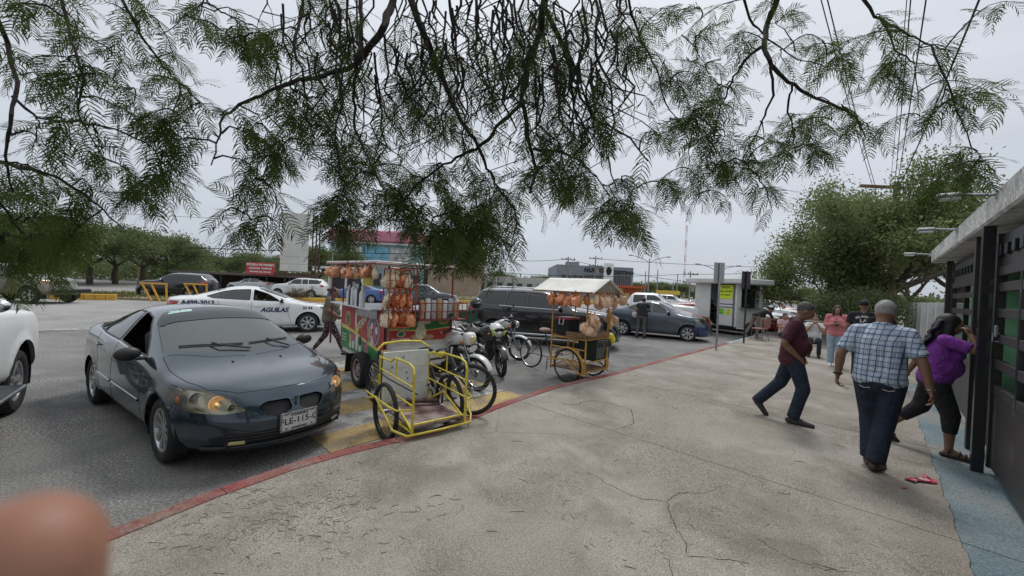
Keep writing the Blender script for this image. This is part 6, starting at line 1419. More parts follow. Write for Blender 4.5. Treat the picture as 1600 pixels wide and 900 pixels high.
def hand(b, wrist, d, n, curl=.5, s=1.0, thumb=1):
    """palm, four unequal fingers bent at the knuckles, and a thumb from the side of the palm; n = palm side"""
    w, d, n = V(wrist), V(d).normalized(), V(n).normalized(); n = (n-d*n.dot(d)).normalized(); q = d.cross(n)*thumb
    pm = w+d*.045*s; Mx = Matrix((d, q, n)).transposed(); b.ell(pm, (.052*s, .040*s, .017*s), 14, 8, Mx)
    for k, (off, L_, r) in enumerate(((.028, .068, .0085), (.010, .076, .009), (-.009, .071, .0085), (-.027, .056, .0075))):
        p0 = w+d*.082*s+q*off*s; a = p0; ang = .25
        for seg in (.42, .33, .25):
            ang += curl*(.55 if seg == .42 else .75); e_ = a+(d*math.cos(ang)+n*math.sin(ang))*L_*seg*s; cap(b, a, e_, r*s, r*.9*s, 8); a = e_
    p0 = w+d*.028*s+q*.036*s; p1 = p0+(d*.6+q*.55+n*.3).normalized()*.036*s; p2 = p1+(d*.9+n*.55-q*.05).normalized()*.030*s
    cap(b, p0-q*.012*s, p1, .012*s, .0105*s, 8); cap(b, p1, p2, .0105*s, .009*s, 8)
def base_pose(): 
    return dict(pel=V((0, 0, .93)), chest=V((0, 0, 1.25)), neck=V((-.01, 0, 1.46)), head=V((.02, 0, 1.60)),
        sl=V((0, .19, 1.40)), sr=V((0, -.19, 1.40)), el=V((-.02, .25, 1.12)), er=V((-.02, -.25, 1.12)), wl=V((.06, .26, .88)), wr=V((.06, -.26, .88)),
        hl=V((0, .10, .90)), hr=V((0, -.10, .90)), kl=V((.02, .10, .49)), kr=V((.02, -.10, .49)), al=V((0, .10, .08)), ar=V((0, -.10, .08)), tl=V((.16, .11, .03)), tr=V((.16, -.11, .03)))
def person(label, loc, rz, J, H=1.72, skin=SKIND, shirt=None, pants=None, shoe=None, hair=HAIRB, fat=1.0, belly=.0, sleeve=.75, leg=1.0, legr=1.0, hairkind='short', vox=.012, curl=(.5, .5), sandals=False, look=0.0, tilt=0.0, glasses=False, bust=0.0, hem=.0, handn=None, hipw=1.0, collar=True, seated=False):
    T = thing('person', label, 'person', loc, rz, scale=H/1.72)
    hv = max(vox, .006)
    # head frame
    hm_ = Matrix.Rotation(look, 4, 'Z') @ Matrix.Rotation(tilt, 4, 'Y'); hc = J['head']
    def hp(x, y, z): return hc + (hm_ @ V((x, y, z)))
    R3 = hm_.to_3x3()
    b = MB()
    b.ell(hc, (.100, .076, .115), 20, 14, R3); b.ell(hp(.022, 0, -.055), (.072, .062, .068), 16, 10, R3); b.ell(hp(.052, 0, -.088), (.028, .030, .024), 12, 8, R3)
    b.ell(hp(.096, 0, -.012), (.014, .013, .028), 10, 8, R3); b.ell(hp(.108, 0, -.028), (.016, .018, .013), 10, 8, R3); b.ell(hp(.083, 0, .022), (.020, .052, .013), 12, 8, R3)
    b.ell(hp(.090, 0, -.054), (.014, .026, .006), 10, 6, R3); b.ell(hp(.088, 0, -.066), (.014, .022, .007), 10, 6, R3)
    for s_ in (1, -1): b.ell(hp(-.005, s_*.078, -.008), (.020, .011, .032), 10, 8, R3); b.ell(hp(.070, s_*.036, -.03), (.022, .022, .020), 10, 8, R3)
    cap(b, J['neck']-V((0, 0, .04)), hc+hm_ @ V((-.02, 0, -.07)), .060*math.sqrt(fat), .052*math.sqrt(fat))
    for q in 'lr':
        f = .5+.5*fat; s_ = 1 if q == 'l' else -1
        cap(b, J['s'+q], J['e'+q], .052*f, .040*f); cap(b, J['e'+q], J['e'+q]+(J['w'+q]-J['e'+q])*.35, .041*f, .041*f); cap(b, J['e'+q]+(J['w'+q]-J['e'+q])*.3, J['w'+q], .040*f, .026*f)
        d = (J['w'+q]-J['e'+q]).normalized(); n = (handn or {}).get(q, V((0, -s_, 0))); hand(b, J['w'+q]+d*.005, (handn or {}).get('d'+q, d), n, curl[0 if q == 'l' else 1], thumb=s_ if not (handn or {}).get('f'+q) else -s_)
        cap(b, J['h'+q], J['k'+q], .075, .05); cap(b, J['k'+q], J['k'+q]+(J['a'+q]-J['k'+q])*.35, .052*f, .055*f); cap(b, J['k'+q]+(J['a'+q]-J['k'+q])*.3, J['a'+q], .054*f, .036)
        tdir = (J['t'+q]-J['a'+q]); 
        heel = J['a'+q]-V((tdir.x, tdir.y, 0)).normalized()*.03+V((0, 0, -.045)) if J['a'+q].z < .12 else J['a'+q]-tdir*.18+V((0, 0, -.02))
        cap(b, J['a'+q], heel, .034, .028); cap(b, heel+V((0, 0, .005)), J['t'+q], .028, .026); cap(b, J['a'+q], J['t'+q], .034, .022)
    cap(b, J['pel'], J['chest'], .11, .12); cap(b, J['sl']*.7+J['chest']*.3, J['sr']*.7+J['chest']*.3, .055, .055); cap(b, J['chest'], J['neck'], .10, .055)
    melt(b, 'body', skin, T, hv, 2, .4)
    # eyes and brows
    eb = MB()
    for s_ in (1, -1): eb.ell(hp(.088, s_*.031, .003), (.010, .013, .006), 10, 6, R3)
    o = eb.obj('eyes', mat('eye_dark', (.03, .02, .018), .2, var=0), T, 60); o['kind'] = 'stuff'
    # shirt
    b = MB(); P, Ch, Nk = J['pel'], J['chest'], J['neck']; f = fat; up = (Ch-P).normalized(); fw = V((up.z, 0, -up.x)).normalized(); 
    def R_(u): 
        y_ = V((0, 1, 0)); x_ = y_.cross(u).normalized(); return Matrix((x_, y_, u)).transposed()
    R1 = R_(up)
    b.ell(P+up*(.0+hem), (.140*f, .186*f*hipw, .135), 20, 12, R1); b.ell(P+up*.15+fw*(.03+belly*.5), (.125*f+belly, .165*f, .17), 20, 12, R1); b.ell(Ch+up*-.04+fw*(belly*.2), (.125*f+belly*.3, .168*f**.6, .17), 20, 12, R1); sw_ = max(.17, (J['sl'].y-J['sr'].y)/2-.012); b.ell(Ch+up*.07, (.112*f**.6, sw_, .125), 20, 12, R1); b.ell(Ch+up*-.06, (.118*f, sw_*.93, .15), 20, 12, R1)
    for s_ in (1, -1): cap(b, P+up*.0+V((-.01, s_*.055*f*hipw, 0)), Ch+V((-.005, s_*.06, 0)), .122*f, .118*f, 14)
    if bust: 
        for s_ in (1, -1): b.ell(Ch+fw*(.09*f+.01)+V((0, s_*.085, .0)), (.075+bust*.3, .085, .085), 14, 10, R1)
    cap(b, Nk+V((0, .04, -.045)), J['sl']+V((0, -.01, .0)), .062, .062*f**.5); cap(b, Nk+V((0, -.04, -.045)), J['sr']+V((0, .01, 0)), .062, .062*f**.5)
    for q in 'lr':
        a, e_, w_ = J['s'+q], J['e'+q], J['w'+q]
        if sleeve <= 1: cap(b, a, a+(e_-a)*.3, .066*f**.5, .068*f**.5); stub(b, a, a+(e_-a)*sleeve, .064*f**.5, .066*f**.5)
        else: cap(b, a, e_, .066*f**.5, .056*f**.5); stub(b, e_, e_+(w_-e_)*(sleeve-1), .055*f**.5, .040*f**.5)
    if collar: b.tube([Nk+V((-.02, .0, -.03)), Nk+V((-.01, 0, .022))], [.085*f**.4, .066*f**.5], 16)
    melt(b, 'shirt', shirt, T, vox, int(.16/vox)+4, .6)
    # trousers
    b = MB(); b.ell(P+V((-.015, 0, -.04)), (.128*f**.8, .165*f**.8*hipw, .12), 20, 12); 
    if seated: pass
    for q in 'lr':
        h_, k_, a_ = J['h'+q], J['k'+q], J['a'+q]; cap(b, h_+(k_-h_)*.06, k_, .096*f**.5*hipw**.5*legr**.35, .068*f**.3*legr**.8); e_ = k_+(a_-k_)*leg; cap(b, k_, k_+(e_-k_)*.5, .066*f**.3*legr, .060*legr); stub(b, k_+(e_-k_)*.4, e_, .062*legr, .058*legr*(1.05 if leg > .9 else .85))
    melt(b, 'trousers', pants, T, vox, int(.05/vox)+3, .5)
    for q in 'lr':
        a_, t_ = J['a'+q], J['t'+q]; d = (t_-a_); fl = V((d.x, d.y, 0)).normalized() if V((d.x, d.y, 0)).length > .01 else V((1, 0, 0)); u = V(t_-a_).normalized()
        flat_ = a_.z < .13 and abs(t_.z-.03) < .03
        heel = a_-fl*.05+V((0, 0, -.04)) if flat_ else a_-u*.05+V((0, 0, -.02))
        s_ = MB()
        if sandals:
            ctr = [heel+V((0, 0, -.022)), (heel+t_)/2+V((0, 0, -.018)), t_+u*.035+V((0, 0, -.012 if flat_ else -.02))]
            for i in range(2): cap(s_, ctr[i], ctr[i+1], .028, .033)
            sh_ = melt(s_, 'sandal', shoe, T, .008, 1)
            st_ = MB(); mid_ = (a_+t_)/2; n_ = u.cross(V((0, 1, 0))); 
            for c_, r_ in ((a_+V((0, 0, -.012)), .044), (mid_+V((0, 0, -.006)), .040), (t_*.8+a_*.2+V((0, 0, .0)), .036)): st_.tube([c_+(V((0, math.cos(k), 0))+V((-u.z, 0, u.x)).normalized()*math.sin(k))*r_ for k in np.linspace(-.5, pi+.5, 12)], .009, 6)
            st_.obj('strap', shoe, sh_, 60)
        else:
            cap(s_, heel, (heel+t_)/2+V((0, 0, .006)), .040, .044); cap(s_, (heel+t_)/2+V((0, 0, .006)), t_+u*.035, .044, .034); cap(s_, a_+V((0, 0, -.02)), (a_+t_)/2+V((0, 0, .0)), .045, .036)
            sh_ = melt(s_, 'shoe', shoe, T, .008, 2)
    if hairkind:
        b = MB()
        if hairkind == 'short': b.ell(hp(-.016, 0, .028), (.103, .083, .100), 20, 14, R3); cut = (.062, -.008)
        elif hairkind == 'bun': b.ell(hp(-.022, 0, .022), (.104, .085, .104), 20, 14, R3); b.ell(hp(-.135, 0, .055), (.042, .042, .040), 14, 10, R3)
        elif hairkind == 'long':
            b.ell(hp(-.024, 0, .022), (.112, .094, .112), 20, 14, R3); b.ell(hp(-.085, 0, -.10), (.075, .105, .16), 16, 12, R3); b.ell(hp(-.10, 0, -.22), (.060, .10, .15), 16, 12)
            for s_ in (1, -1): b.ell(hp(-.005, s_*.080, -.08), (.045, .025, .12), 12, 8, R3)
            for k in range(14):
                y_ = -.10+.2*k/13; p0_ = hp(-.09, y_, .04); cc_ = [p0_]+[hp(-.11-.012*j+.018*math.sin(j*1.9+k), y_*(1+.06*j)+.014*math.cos(j*2.1+k*2), -.045*j-.02*(k % 3)) for j in range(1, 8)]; b.tube(cc_, [.020, .022, .021, .019, .020, .017, .015, .006], 7)
        elif hairkind == 'front_long':
            b.ell(hp(-.024, 0, .022), (.108, .088, .112), 20, 14, R3)
            for s_ in (1, -1):
                for k in range(4): cap(b, hp(-.02+.02*k, s_*.078, .02), hp(-.0+.025*k, s_*(.11-.01*k), -.26+.02*k), .028, .016, 8)
        elif hairkind == 'cap': b.ell(hp(-.01, 0, .04), (.108, .088, .085), 20, 14, R3); b.ell(hp(.10, 0, .03), (.07, .065, .010), 14, 8, R3)
        melt(b, 'hair' if hairkind != 'cap' else 'cap', hair, T, max(.007, vox*.8), 2)
    if glasses:
        b = MB()
        for s_ in (1, -1):
            b.tube([hp(.104, s_*.033+.024*math.cos(a), .003+.017*math.sin(a)) for a in np.linspace(0, 2*pi, 15)[:-1]], .0028, 6, True); b.tube([hp(.102, s_*.056, .008), hp(.0, s_*.083, .004)], .0028, 6)
        b.tube([hp(.108, -.01, .006), hp(.108, .01, .006)], .0028, 6); b.obj('glasses', mat('glasses_frame', (.35, .3, .25), .3, .5, var=0), T, 60)
    return T

def cloth(n, c, var=.15, sc=14, rough=.85, col2=None, bump=.75):
    m = mat(n, c, rough, var=var, scale=sc, bump=bump, bscale=9, col2=col2); q = [x for x in m.node_tree.nodes if x.type == 'BUMP'][0]; q.inputs['Distance'].default_value = .035
    nn = q.inputs['Height'].links[0].from_node; nn.inputs['Distortion'].default_value = 1.6; nn.inputs['Detail'].default_value = 2; return m
DENIM = cloth('dark_denim', (.012, .02, .04), .35, 9); LDEN = cloth('light_denim', (.30, .39, .48), .2, 6)
MARO = cloth('maroon_cotton', (.062, .012, .022), .2, 8); PURP = cloth('purple_jersey', (.20, .035, .29), .15, 6); PINK = cloth('pink_blouse', (.56, .19, .20), .15, 8); OLIV = cloth('olive_jersey', (.13, .12, .09), .15, 8)
BLKC = cloth('black_cotton', (.013, .013, .015), .2, 8); GREYP = cloth('grey_trousers', (.085, .08, .075), .15, 8); TANP = cloth('tan_trousers', (.17, .13, .10), .2, 8); WHC = cloth('white_cotton', (.62, .62, .62), .08, 8)
LEGP = mat('patterned_leggings', (.015, .012, .016), .8, var=.1, scale=30, col2=(.30, .22, .24), detail=2)
LEGP.node_tree.nodes['Color Ramp'].color_ramp.elements[0].position = .56; LEGP.node_tree.nodes['Color Ramp'].color_ramp.elements[1].position = .62
SHBR = mat('brown_grey_shoe', (.045, .038, .036), .7, var=.2, scale=20); SHDK = mat('dark_sandal', (.02, .016, .016), .6, var=.2)
def plaid():
    m = bpy.data.materials.new('blue_plaid'); m.use_nodes = True; nt = m.node_tree; b = nt.nodes['Principled BSDF']; b.inputs['Roughness'].default_value = .85
    tcn = nt.nodes.new('ShaderNodeTexCoord'); sp_ = nt.nodes.new('ShaderNodeSeparateXYZ'); nt.links.new(tcn.outputs['Object'], sp_.inputs[0])
    def mt(op, a, b2=None):
        n = nt.nodes.new('ShaderNodeMath'); n.operation = op
        for i, q in enumerate((a, b2)):
            if q is None: continue
            if isinstance(q, (int, float)): n.inputs[i].default_value = q
            else: nt.links.new(q, n.inputs[i])
        return n.outputs[0]
    def line(src, per, w, ph=0): return mt('LESS_THAN', mt('FRACT', mt('ADD', mt('MULTIPLY', src, 1/per), 20.0+ph)), w)
    y, z = sp_.outputs[1], sp_.outputs[2]; xy = mt('ADD', y, mt('MULTIPLY', sp_.outputs[0], .5))
    dark = mt('MAXIMUM', line(xy, .052, .13), line(z, .052, .13)); half = mt('MULTIPLY', mt('ADD', line(xy, .104, .5, .06), line(z, .104, .5, .06)), .5); thin = mt('MAXIMUM', line(xy, .052, .07, .5), line(z, .052, .07, .5))
    def mx(f, a, c2):
        x = nt.nodes.new('ShaderNodeMix'); x.data_type = 'RGBA'; nt.links.new(f, x.inputs[0])
        if hasattr(a, 'is_output'): nt.links.new(a, x.inputs[6])
        else: x.inputs[6].default_value = (*a, 1)
        x.inputs[7].default_value = (*c2, 1); return x.outputs[2]
    c = mx(half, (.50, .55, .64), (.26, .34, .47)); c = mx(thin, c, (.62, .65, .70)); c = mx(dark, c, (.045, .075, .16)); nt.links.new(c, b.inputs['Base Color'])
    n2 = nt.nodes.new('ShaderNodeTexNoise'); n2.inputs['Scale'].default_value = 8; n2.inputs['Distortion'].default_value = 1.5; bp = nt.nodes.new('ShaderNodeBump'); bp.inputs['Strength'].default_value = .7; bp.inputs['Distance'].default_value = .035
    nt.links.new(tcn.outputs['Object'], n2.inputs[0]); nt.links.new(n2.outputs[0], bp.inputs['Height']); nt.links.new(bp.outputs[0], b.inputs['Normal']); return m
PLAID = plaid()
# local frame: x forward, y left
# 1 man in maroon, mid-stride, seen from his right side
J = base_pose(); J.update(pel=V((-.02, 0, .93)), chest=V((.0, 0, 1.24)), neck=V((.03, 0, 1.45)), head=V((.115, 0, 1.57)), sl=V((.0, .20, 1.40)), sr=V((.0, -.20, 1.40)),
    er=V((-.13, -.27, 1.12)), wr=V((.045, -.185, .93)), el=V((-.02, .27, 1.12)), wl=V((.10, .20, .92)),
    kl=V((-.13, .10, .52)), al=V((-.40, .10, .20)), tl=V((-.30, .11, .045)), kr=V((.12, -.10, .50)), ar=V((.02, -.10, .085)), tr=V((.20, -.12, .03)))
g_ = G(1246, 663, PAVE)
pm = person('grey-haired man in maroon polo shirt and jeans, hand in pocket, walking towards the gate', (g_.x-.03, g_.y+.1, PAVE), R(-32), J, 1.70, shirt=MARO, pants=DENIM, shoe=SHBR, hair=HAIRM, fat=1.14, belly=.035, sleeve=.85, vox=.010, tilt=.42, glasses=True, legr=1.25, hem=-.045, handn={'dr': V((.5, .25, -.8)), 'dl': V((.5, -.25, -.8))})
# 2 man in plaid shirt seen from behind
J = base_pose(); J.update(chest=V((.02, 0, 1.25)), neck=V((.05, 0, 1.45)), head=V((.11, -.01, 1.575)), sl=V((.02, .195, 1.375)), sr=V((.02, -.195, 1.375)), el=V((-.06, .30, 1.12)), wl=V((.02, .33, .88)), er=V((-.05, -.30, 1.12)), wr=V((-.06, -.36, .87)),
    hl=V((0, .095, .90)), hr=V((0, -.10, .90)), kl=V((.10, .07, .50)), al=V((.04, .045, .085)), tl=V((.18, .08, .03)), kr=V((.06, -.055, .50)), ar=V((-.08, -.01, .085)), tr=V((.08, -.04, .03)))
g_ = G(1366, 735, PAVE)
pp = person('white-haired man in blue plaid shirt and dark jeans seen from behind, watch on his wrist', (g_.x+.05, g_.y+.05, PAVE), R(40), J, 1.76, shirt=PLAID, pants=DENIM, shoe=mat('brown_shoe', (.045, .028, .022), .6, var=.2), hair=HAIRG, fat=1.16, belly=.05, sleeve=.82, vox=.010, tilt=.30, look=-.25, curl=(.9, .7), legr=1.3, hem=-.02)
b = MB(); b.tube([pp_ for pp_ in [J['wl']*.93+J['el']*.07+V((.036*math.cos(a), .036*math.sin(a), 0)) for a in np.linspace(0, 2*pi, 17)[:-1]]], .009, 6, True); b.obj('wristwatch', MBLK, pp, 60)
b = MB(); b.tube([J['wr']*.93+J['er']*.07+V((.032*math.cos(a), .032*math.sin(a), 0)) for a in np.linspace(0, 2*pi, 17)[:-1]], .005, 6, True); b.obj('bracelet', STL, pp, 60)
for s_ in (1, -1): b = MB(); b.tube([(-.146, s_*.13, .835), (-.163, s_*.09, .82), (-.160, s_*.045, .83)], .004, 5); b.obj('pocket_stitching', mat('pale_thread', (.4, .4, .42), .8, var=0), pp)
q = Matrix.Translation(pp.location) @ Matrix.Rotation(R(40), 4, 'Z') @ (J['wl']*1.02+V((0, .0, -.10)))
o = thing('eyeglasses', 'folded wire glasses held in the left hand of the man in plaid', 'glasses', q, R(40)); b = MB(); b.tube([(0, 0, 0), (.05, -.06, -.03), (.07, -.09, -.045)], .003, 5); b.tube([(0, 0, -.006), (.045, -.065, -.05), (.07, -.09, -.045)], .003, 5); b.obj('frame', STL, o, 60)
# 3 woman in purple stepping through the gate
J = base_pose(); J.update(pel=V((0, 0, .92)), chest=V((.04, 0, 1.23)), neck=V((.06, 0, 1.44)), head=V((.11, 0, 1.57)), sr=V((.06, -.20, 1.39)), sl=V((.03, .20, 1.39)), er=V((.34, -.24, 1.28)), wr=V((.26, -.16, 1.46)), el=V((-.12, .27, 1.14)), wl=V((-.22, .28, .92)),
    kr=V((.14, -.10, .50)), ar=V((.14, -.10, .085)), tr=V((.30, -.12, .03)), kl=V((-.10, .09, .52)), al=V((-.42, .08, .17)), tl=V((-.32, .09, .05)))
g_ = G(1482, 711, PAVE)
pw = person('woman in purple t-shirt and black cropped leggings with long dark curls, stepping through the gate', (g_.x-.10, g_.y+.10, PAVE), R(-45), J, 1.64, shirt=PURP, pants=BLKC, shoe=SHDK, hair=HAIRB, fat=1.2, belly=.035, bust=.035, sleeve=.72, leg=.52, vox=.010, tilt=.12, hairkind='long', sandals=True, curl=(.5, .8), hipw=1.05, legr=1.3, hem=.0, collar=False, handn={'r': V((-.6, .6, 0)), 'dr': V((-.35, .25, .8))})
# 4 woman in pink facing us
J = base_pose(); J.update(head=V((.05, 0, 1.585)), er=V((.02, -.25, 1.14)), wr=V((.22, -.06, 1.19)), el=V((.02, .25, 1.14)), wl=V((.22, .06, 1.17)), kl=V((.06, .10, .49)), kr=V((-.02, -.10, .49)), tl=V((.18, .12, .03)), al=V((.05, .10, .085)))
g_ = G(1304, 572, PAVE); pk_ = person('woman in pink blouse and pale wide jeans looking down at her phone', (g_.x, g_.y, PAVE), math.atan2(-g_.y, -g_.x), J, 1.60, skin=SKIN, shirt=PINK, pants=LDEN, shoe=WHP, fat=1.1, bust=.03, sleeve=1.9, vox=.014, tilt=.35, hairkind='front_long', legr=1.35, hipw=1.1, curl=(.9, .9), collar=False, handn={'r': V((0, .5, .6)), 'l': V((0, -.5, .6))})
o = thing('phone', 'dark phone held in both hands by the woman in pink', 'phone', Matrix.Translation(pk_.location) @ Matrix.Rotation(pk_.rotation_euler.z, 4, 'Z') @ V((.26, 0, 1.12)), pk_.rotation_euler.z, ry=-.6); b = MB(); b.box((0, 0, 0), (.012, .075, .15), .004); b.obj('case', MBLK, o)
# 5 man with LOS ANGELES shirt, back towards us
J = base_pose(); p_ = AT(1348, 520, 8.6); lx = person('man in black t-shirt lettered LOS ANGELES with black cap, seen from behind', (p_.x, p_.y, PAVE), math.atan2(p_.y, p_.x), J, 1.76, shirt=BLKC, pants=DENIM, shoe=MBLK, fat=1.1, sleeve=.7, vox=.016, hairkind='cap', hair=MBLK, collar=False)
LM = Matrix(((0, 0, -1, -.138), (-1, 0, 0, 0), (0, 1, 0, 0), (0, 0, 0, 1)))
for k, ch_ in enumerate('LOS ANGELES'):
    if ch_ != ' ': a = (k-5)*.16; text(ch_, .055, WHP, lx, LM @ Matrix.Translation((.155*math.sin(a), 1.25+.11*math.cos(a), .012-.0)) @ Matrix.Rotation(-a, 4, 'Z'), bold=.003)
text('LA', .10, WHP, lx, LM @ Matrix.Translation((0, 1.27, .012)), bold=.003)
J = base_pose(); p_ = AT(1376, 520, 8.3); person('dark-haired person in black top half hidden behind the man in plaid', (p_.x, p_.y, PAVE), math.atan2(p_.y, p_.x)+.4, J, 1.66, shirt=BLKC, pants=DENIM, shoe=MBLK, sleeve=.7, vox=.018)
# 6 seated woman in white, hands at her mouth
def sit(J): 
    J.update(pel=V((0, 0, .52)), chest=V((.03, 0, .84)), neck=V((.04, 0, 1.04)), head=V((.08, 0, 1.18)), sl=V((.03, .19, .99)), sr=V((.03, -.19, .99)), hl=V((0, .10, .50)), hr=V((0, -.10, .50)), kl=V((.42, .12, .50)), kr=V((.42, -.12, .50)), al=V((.40, .12, .09)), ar=V((.40, -.12, .09)), tl=V((.55, .13, .03)), tr=V((.55, -.13, .03)),
             el=V((.16, .24, .76)), er=V((.16, -.24, .76)), wl=V((.36, .10, .80)), wr=V((.36, -.10, .80))); return J
J = sit(base_pose()); J.update(el=V((.20, .20, .80)), er=V((.20, -.20, .80)), wl=V((.22, .05, 1.02)), wr=V((.22, -.05, 1.02)))
p_ = AT(1273, 520, 11.9); person('seated woman in white top with both hands raised to her mouth', (p_.x, p_.y, PAVE), math.atan2(-p_.y, -p_.x), J, 1.66, skin=SKIN, shirt=WHC, pants=DENIM, shoe=MBLK, vox=.018, sleeve=.6, collar=False)
J = sit(base_pose()); p_ = AT(1224, 520, 13.5); person('seated person in pale pink top partly hidden by the man in maroon', (p_.x, p_.y, PAVE), math.atan2(-p_.y, -p_.x)+.5, J, 1.6, skin=SKIN, shirt=cloth('pale_pink_top', (.5, .33, .33)), pants=DENIM, shoe=MBLK, vox=.02, sleeve=.6)
# 7 man in black cap bending over the table
J = base_pose(); J.update(pel=V((0, 0, .92)), chest=V((.30, 0, 1.06)), neck=V((.50, 0, 1.12)), head=V((.62, 0, 1.18)), sl=V((.44, .18, 1.05)), sr=V((.44, -.18, 1.05)), el=V((.55, .22, .84)), er=V((.55, -.22, .84)), wl=V((.75, .16, .82)), wr=V((.75, -.16, .82)), kl=V((-.14, .10, .52)), al=V((-.38, .10, .14)), tl=V((-.28, .10, .04)), kr=V((.02, -.10, .48)), ar=V((-.02, -.1, .085)))
p_ = G(1180, 528, PAVE); person('man in black t-shirt and cap bending far over the folding table', (p_.x, p_.y, PAVE), R(5), J, 1.75, shirt=BLKC, pants=TANP, shoe=mat('white_soled_shoe', (.2, .2, .2), .6), hairkind='cap', hair=MBLK, vox=.018, sleeve=.9, tilt=.3, collar=False)
# 8 woman in black leaning to the grey sedan
J = base_pose(); J.update(chest=V((.10, 0, 1.24)), neck=V((.17, 0, 1.44)), head=V((.24, 0, 1.56)), sl=V((.13, .18, 1.38)), sr=V((.13, -.18, 1.38)), er=V((.30, -.24, 1.18)), wr=V((.5, -.2, 1.12)), el=V((.08, .27, 1.14)), wl=V((.16, .26, .98)), kl=V((.02, .11, .49)), al=V((-.06, .16, .085)), tl=V((.10, .17, .03)), kr=V((.02, -.11, .49)), ar=V((-.06, -.16, .085)), tr=V((.1, -.17, .03)))
p_ = G(1001, 528); wb_ = person('woman in black t-shirt and grey trousers leaning to the window of the grey sedan', (p_.x, p_.y, 0), math.atan2(p_.y, p_.x)-.25, J, 1.66, skin=SKIN, shirt=BLKC, pants=GREYP, shoe=MBLK, vox=.018, sleeve=.6, hairkind='short', collar=False, fat=1.05, hipw=1.1)
o = thing('handbag', 'pale pink handbag on the arm of the woman at the grey sedan', 'bag', Matrix.Translation(wb_.location) @ Matrix.Rotation(wb_.rotation_euler.z, 4, 'Z') @ V((.12, .30, .80)), wb_.rotation_euler.z); b = MB(); b.ell((0, 0, .10), (.07, .13, .13), 14, 10); b.obj('bag_body', mat('pale_bag', (.5, .42, .44), .5, var=.1), o, 60); b = MB(); b.tube([(0, -.07, .20), (0, -.04, .32), (0, .04, .32), (0, .07, .20)], .008, 6); b.obj('strap', mat('pale_bag', (.5, .42, .44)), o)
# 9 woman in olive walking right behind the blue sedan
J = base_pose(); J.update(chest=V((.02, 0, 1.23)), neck=V((.05, 0, 1.44)), head=V((.09, 0, 1.57)), er=V((.02, -.27, 1.14)), wr=V((.24, -.24, 1.0)), el=V((-.05, .26, 1.14)), wl=V((.10, .25, .98)), kl=V((-.10, .10, .50)), al=V((-.36, .10, .14)), tl=V((-.26, .1, .04)), kr=V((.22, -.1, .50)), ar=V((.38, -.1, .10)), tr=V((.53, -.11, .07)))
p_ = G(512, 556); wo_ = person('woman in olive t-shirt and patterned leggings, hair in a bun, walking to the trailer', (p_.x, p_.y, 0), R(14), J, 1.64, skin=SKIND, shirt=OLIV, pants=LEGP, shoe=SHDK, fat=1.25, belly=.045, bust=.03, sleeve=.7, leg=.88, vox=.014, hairkind='bun', sandals=True, collar=False, hipw=1.08, curl=(.6, .3))
# 10 somebody inside the kiosk, the taxi driver
J = sit(base_pose()); p_ = AT(1108, 500, 20.6); person('seated person in blue jeans inside the kiosk doorway', (p_.x, p_.y, .42), R(-60), J, 1.6, shirt=BLKC, pants=cloth('blue_jeans', (.05, .09, .17)), shoe=MBLK, vox=.024)
J = sit(base_pose()); J.update(wl=V((.50, .14, .90)), wr=V((.50, -.14, .90))); q = Matrix.Translation(taxi.location) @ Matrix.Rotation(tyaw, 4, 'Z') @ V((-1.28, .38, .02)); person('driver at the wheel of the white taxi', (q.x, q.y, .02), tyaw, J, 1.6, shirt=cloth('khaki_shirt', (.25, .22, .16)), pants=DENIM, shoe=MBLK, vox=.022)
# ---------------------------------------------------------------- buildings and street furniture far off
def box_thing(name, label, cat, u0, u1, v0, v1, Y, dep, m, extra_=None, z0=None):
    a, c = AT(u0, v1, Y), AT(u1, v0, Y); zb2 = 0 if z0 is None else z0; x0, x1, z1 = a.x, c.x, c.z
    T = thing(name, label, cat, ((x0+x1)/2, Y, 0)); w = x1-x0
    b = MB(); b.box((0, dep/2, (zb2+z1)/2), (w, dep, z1-zb2), .03); b.obj('wall', m, T); return T, w, z1
def bx_(T, nm, c_, d_, m_, b_=0): b = MB(); b.box(c_, d_, b_); return b.obj(nm, m_, T)
GRY = mat('grey_cladding', (.20, .22, .25), .6, var=.08, scale=.6); GRD = mat('dark_louvre', (.05, .055, .06), .6, var=.2, scale=3)
T, w, h = box_thing('office_building', 'grey building lettered NUEVO DESTINO with a white pylon, seen over the snack tricycle', 'building', 868, 990, 418.5, 452, 85, 20, GRY)
k_ = w/122.0
def ux(u): return (u-929)*k_
bx_(T, 'dark_panel', (ux(927), -.06, h*.50), (28*k_, .1, h*.42), GRD); bx_(T, 'dark_panel', (ux(973), -.06, h*.50), (27*k_, .1, h*.42), GRD); bx_(T, 'pylon', (ux(950), -.3, h*.55), (15*k_, .6, h*1.1), WHP)
for j in range(9):
    for cx in (927, 973): bx_(T, 'mullion', (ux(cx)+(j-4)*3*k_, -.13, h*.50), (.08, .06, h*.42), GRY)
for j in range(4): bx_(T, 'window', (ux(880+9*j), -.05, h*.6), (7*k_, .08, h*.16), GRD)
MT = Matrix.Rotation(pi/2, 4, 'X')
text('NUEVO', 1.25, MBLK, T, Matrix.Translation((ux(927), -.4, h*.86)) @ MT, bold=.05); text('DESTINO', 1.05, MBLK, T, Matrix.Translation((ux(974), -.4, h*.82)) @ MT, bold=.05); 
flat('emblem', disc(0, 0, .65, 1.0, 6), Matrix.Translation((ux(950), -.65, h*.86)) @ MT, MBLK, T); flat('emblem', disc(0, 0, .6, .6, 5), Matrix.Translation((ux(950), -.65, h*.45)) @ MT, MBLK, T)
bx_(T, 'roof_unit', (ux(898), 5, h+.5), (3, 2, 1.0), GRY, .1)
T, w, h = box_thing('restaurant', 'low orange restaurant with yellow fascia in front of the grey building', 'building', 944, 1002, 450, 470, 62, 8, mat('orange_wall', (.46, .12, .04), .7, var=.1))
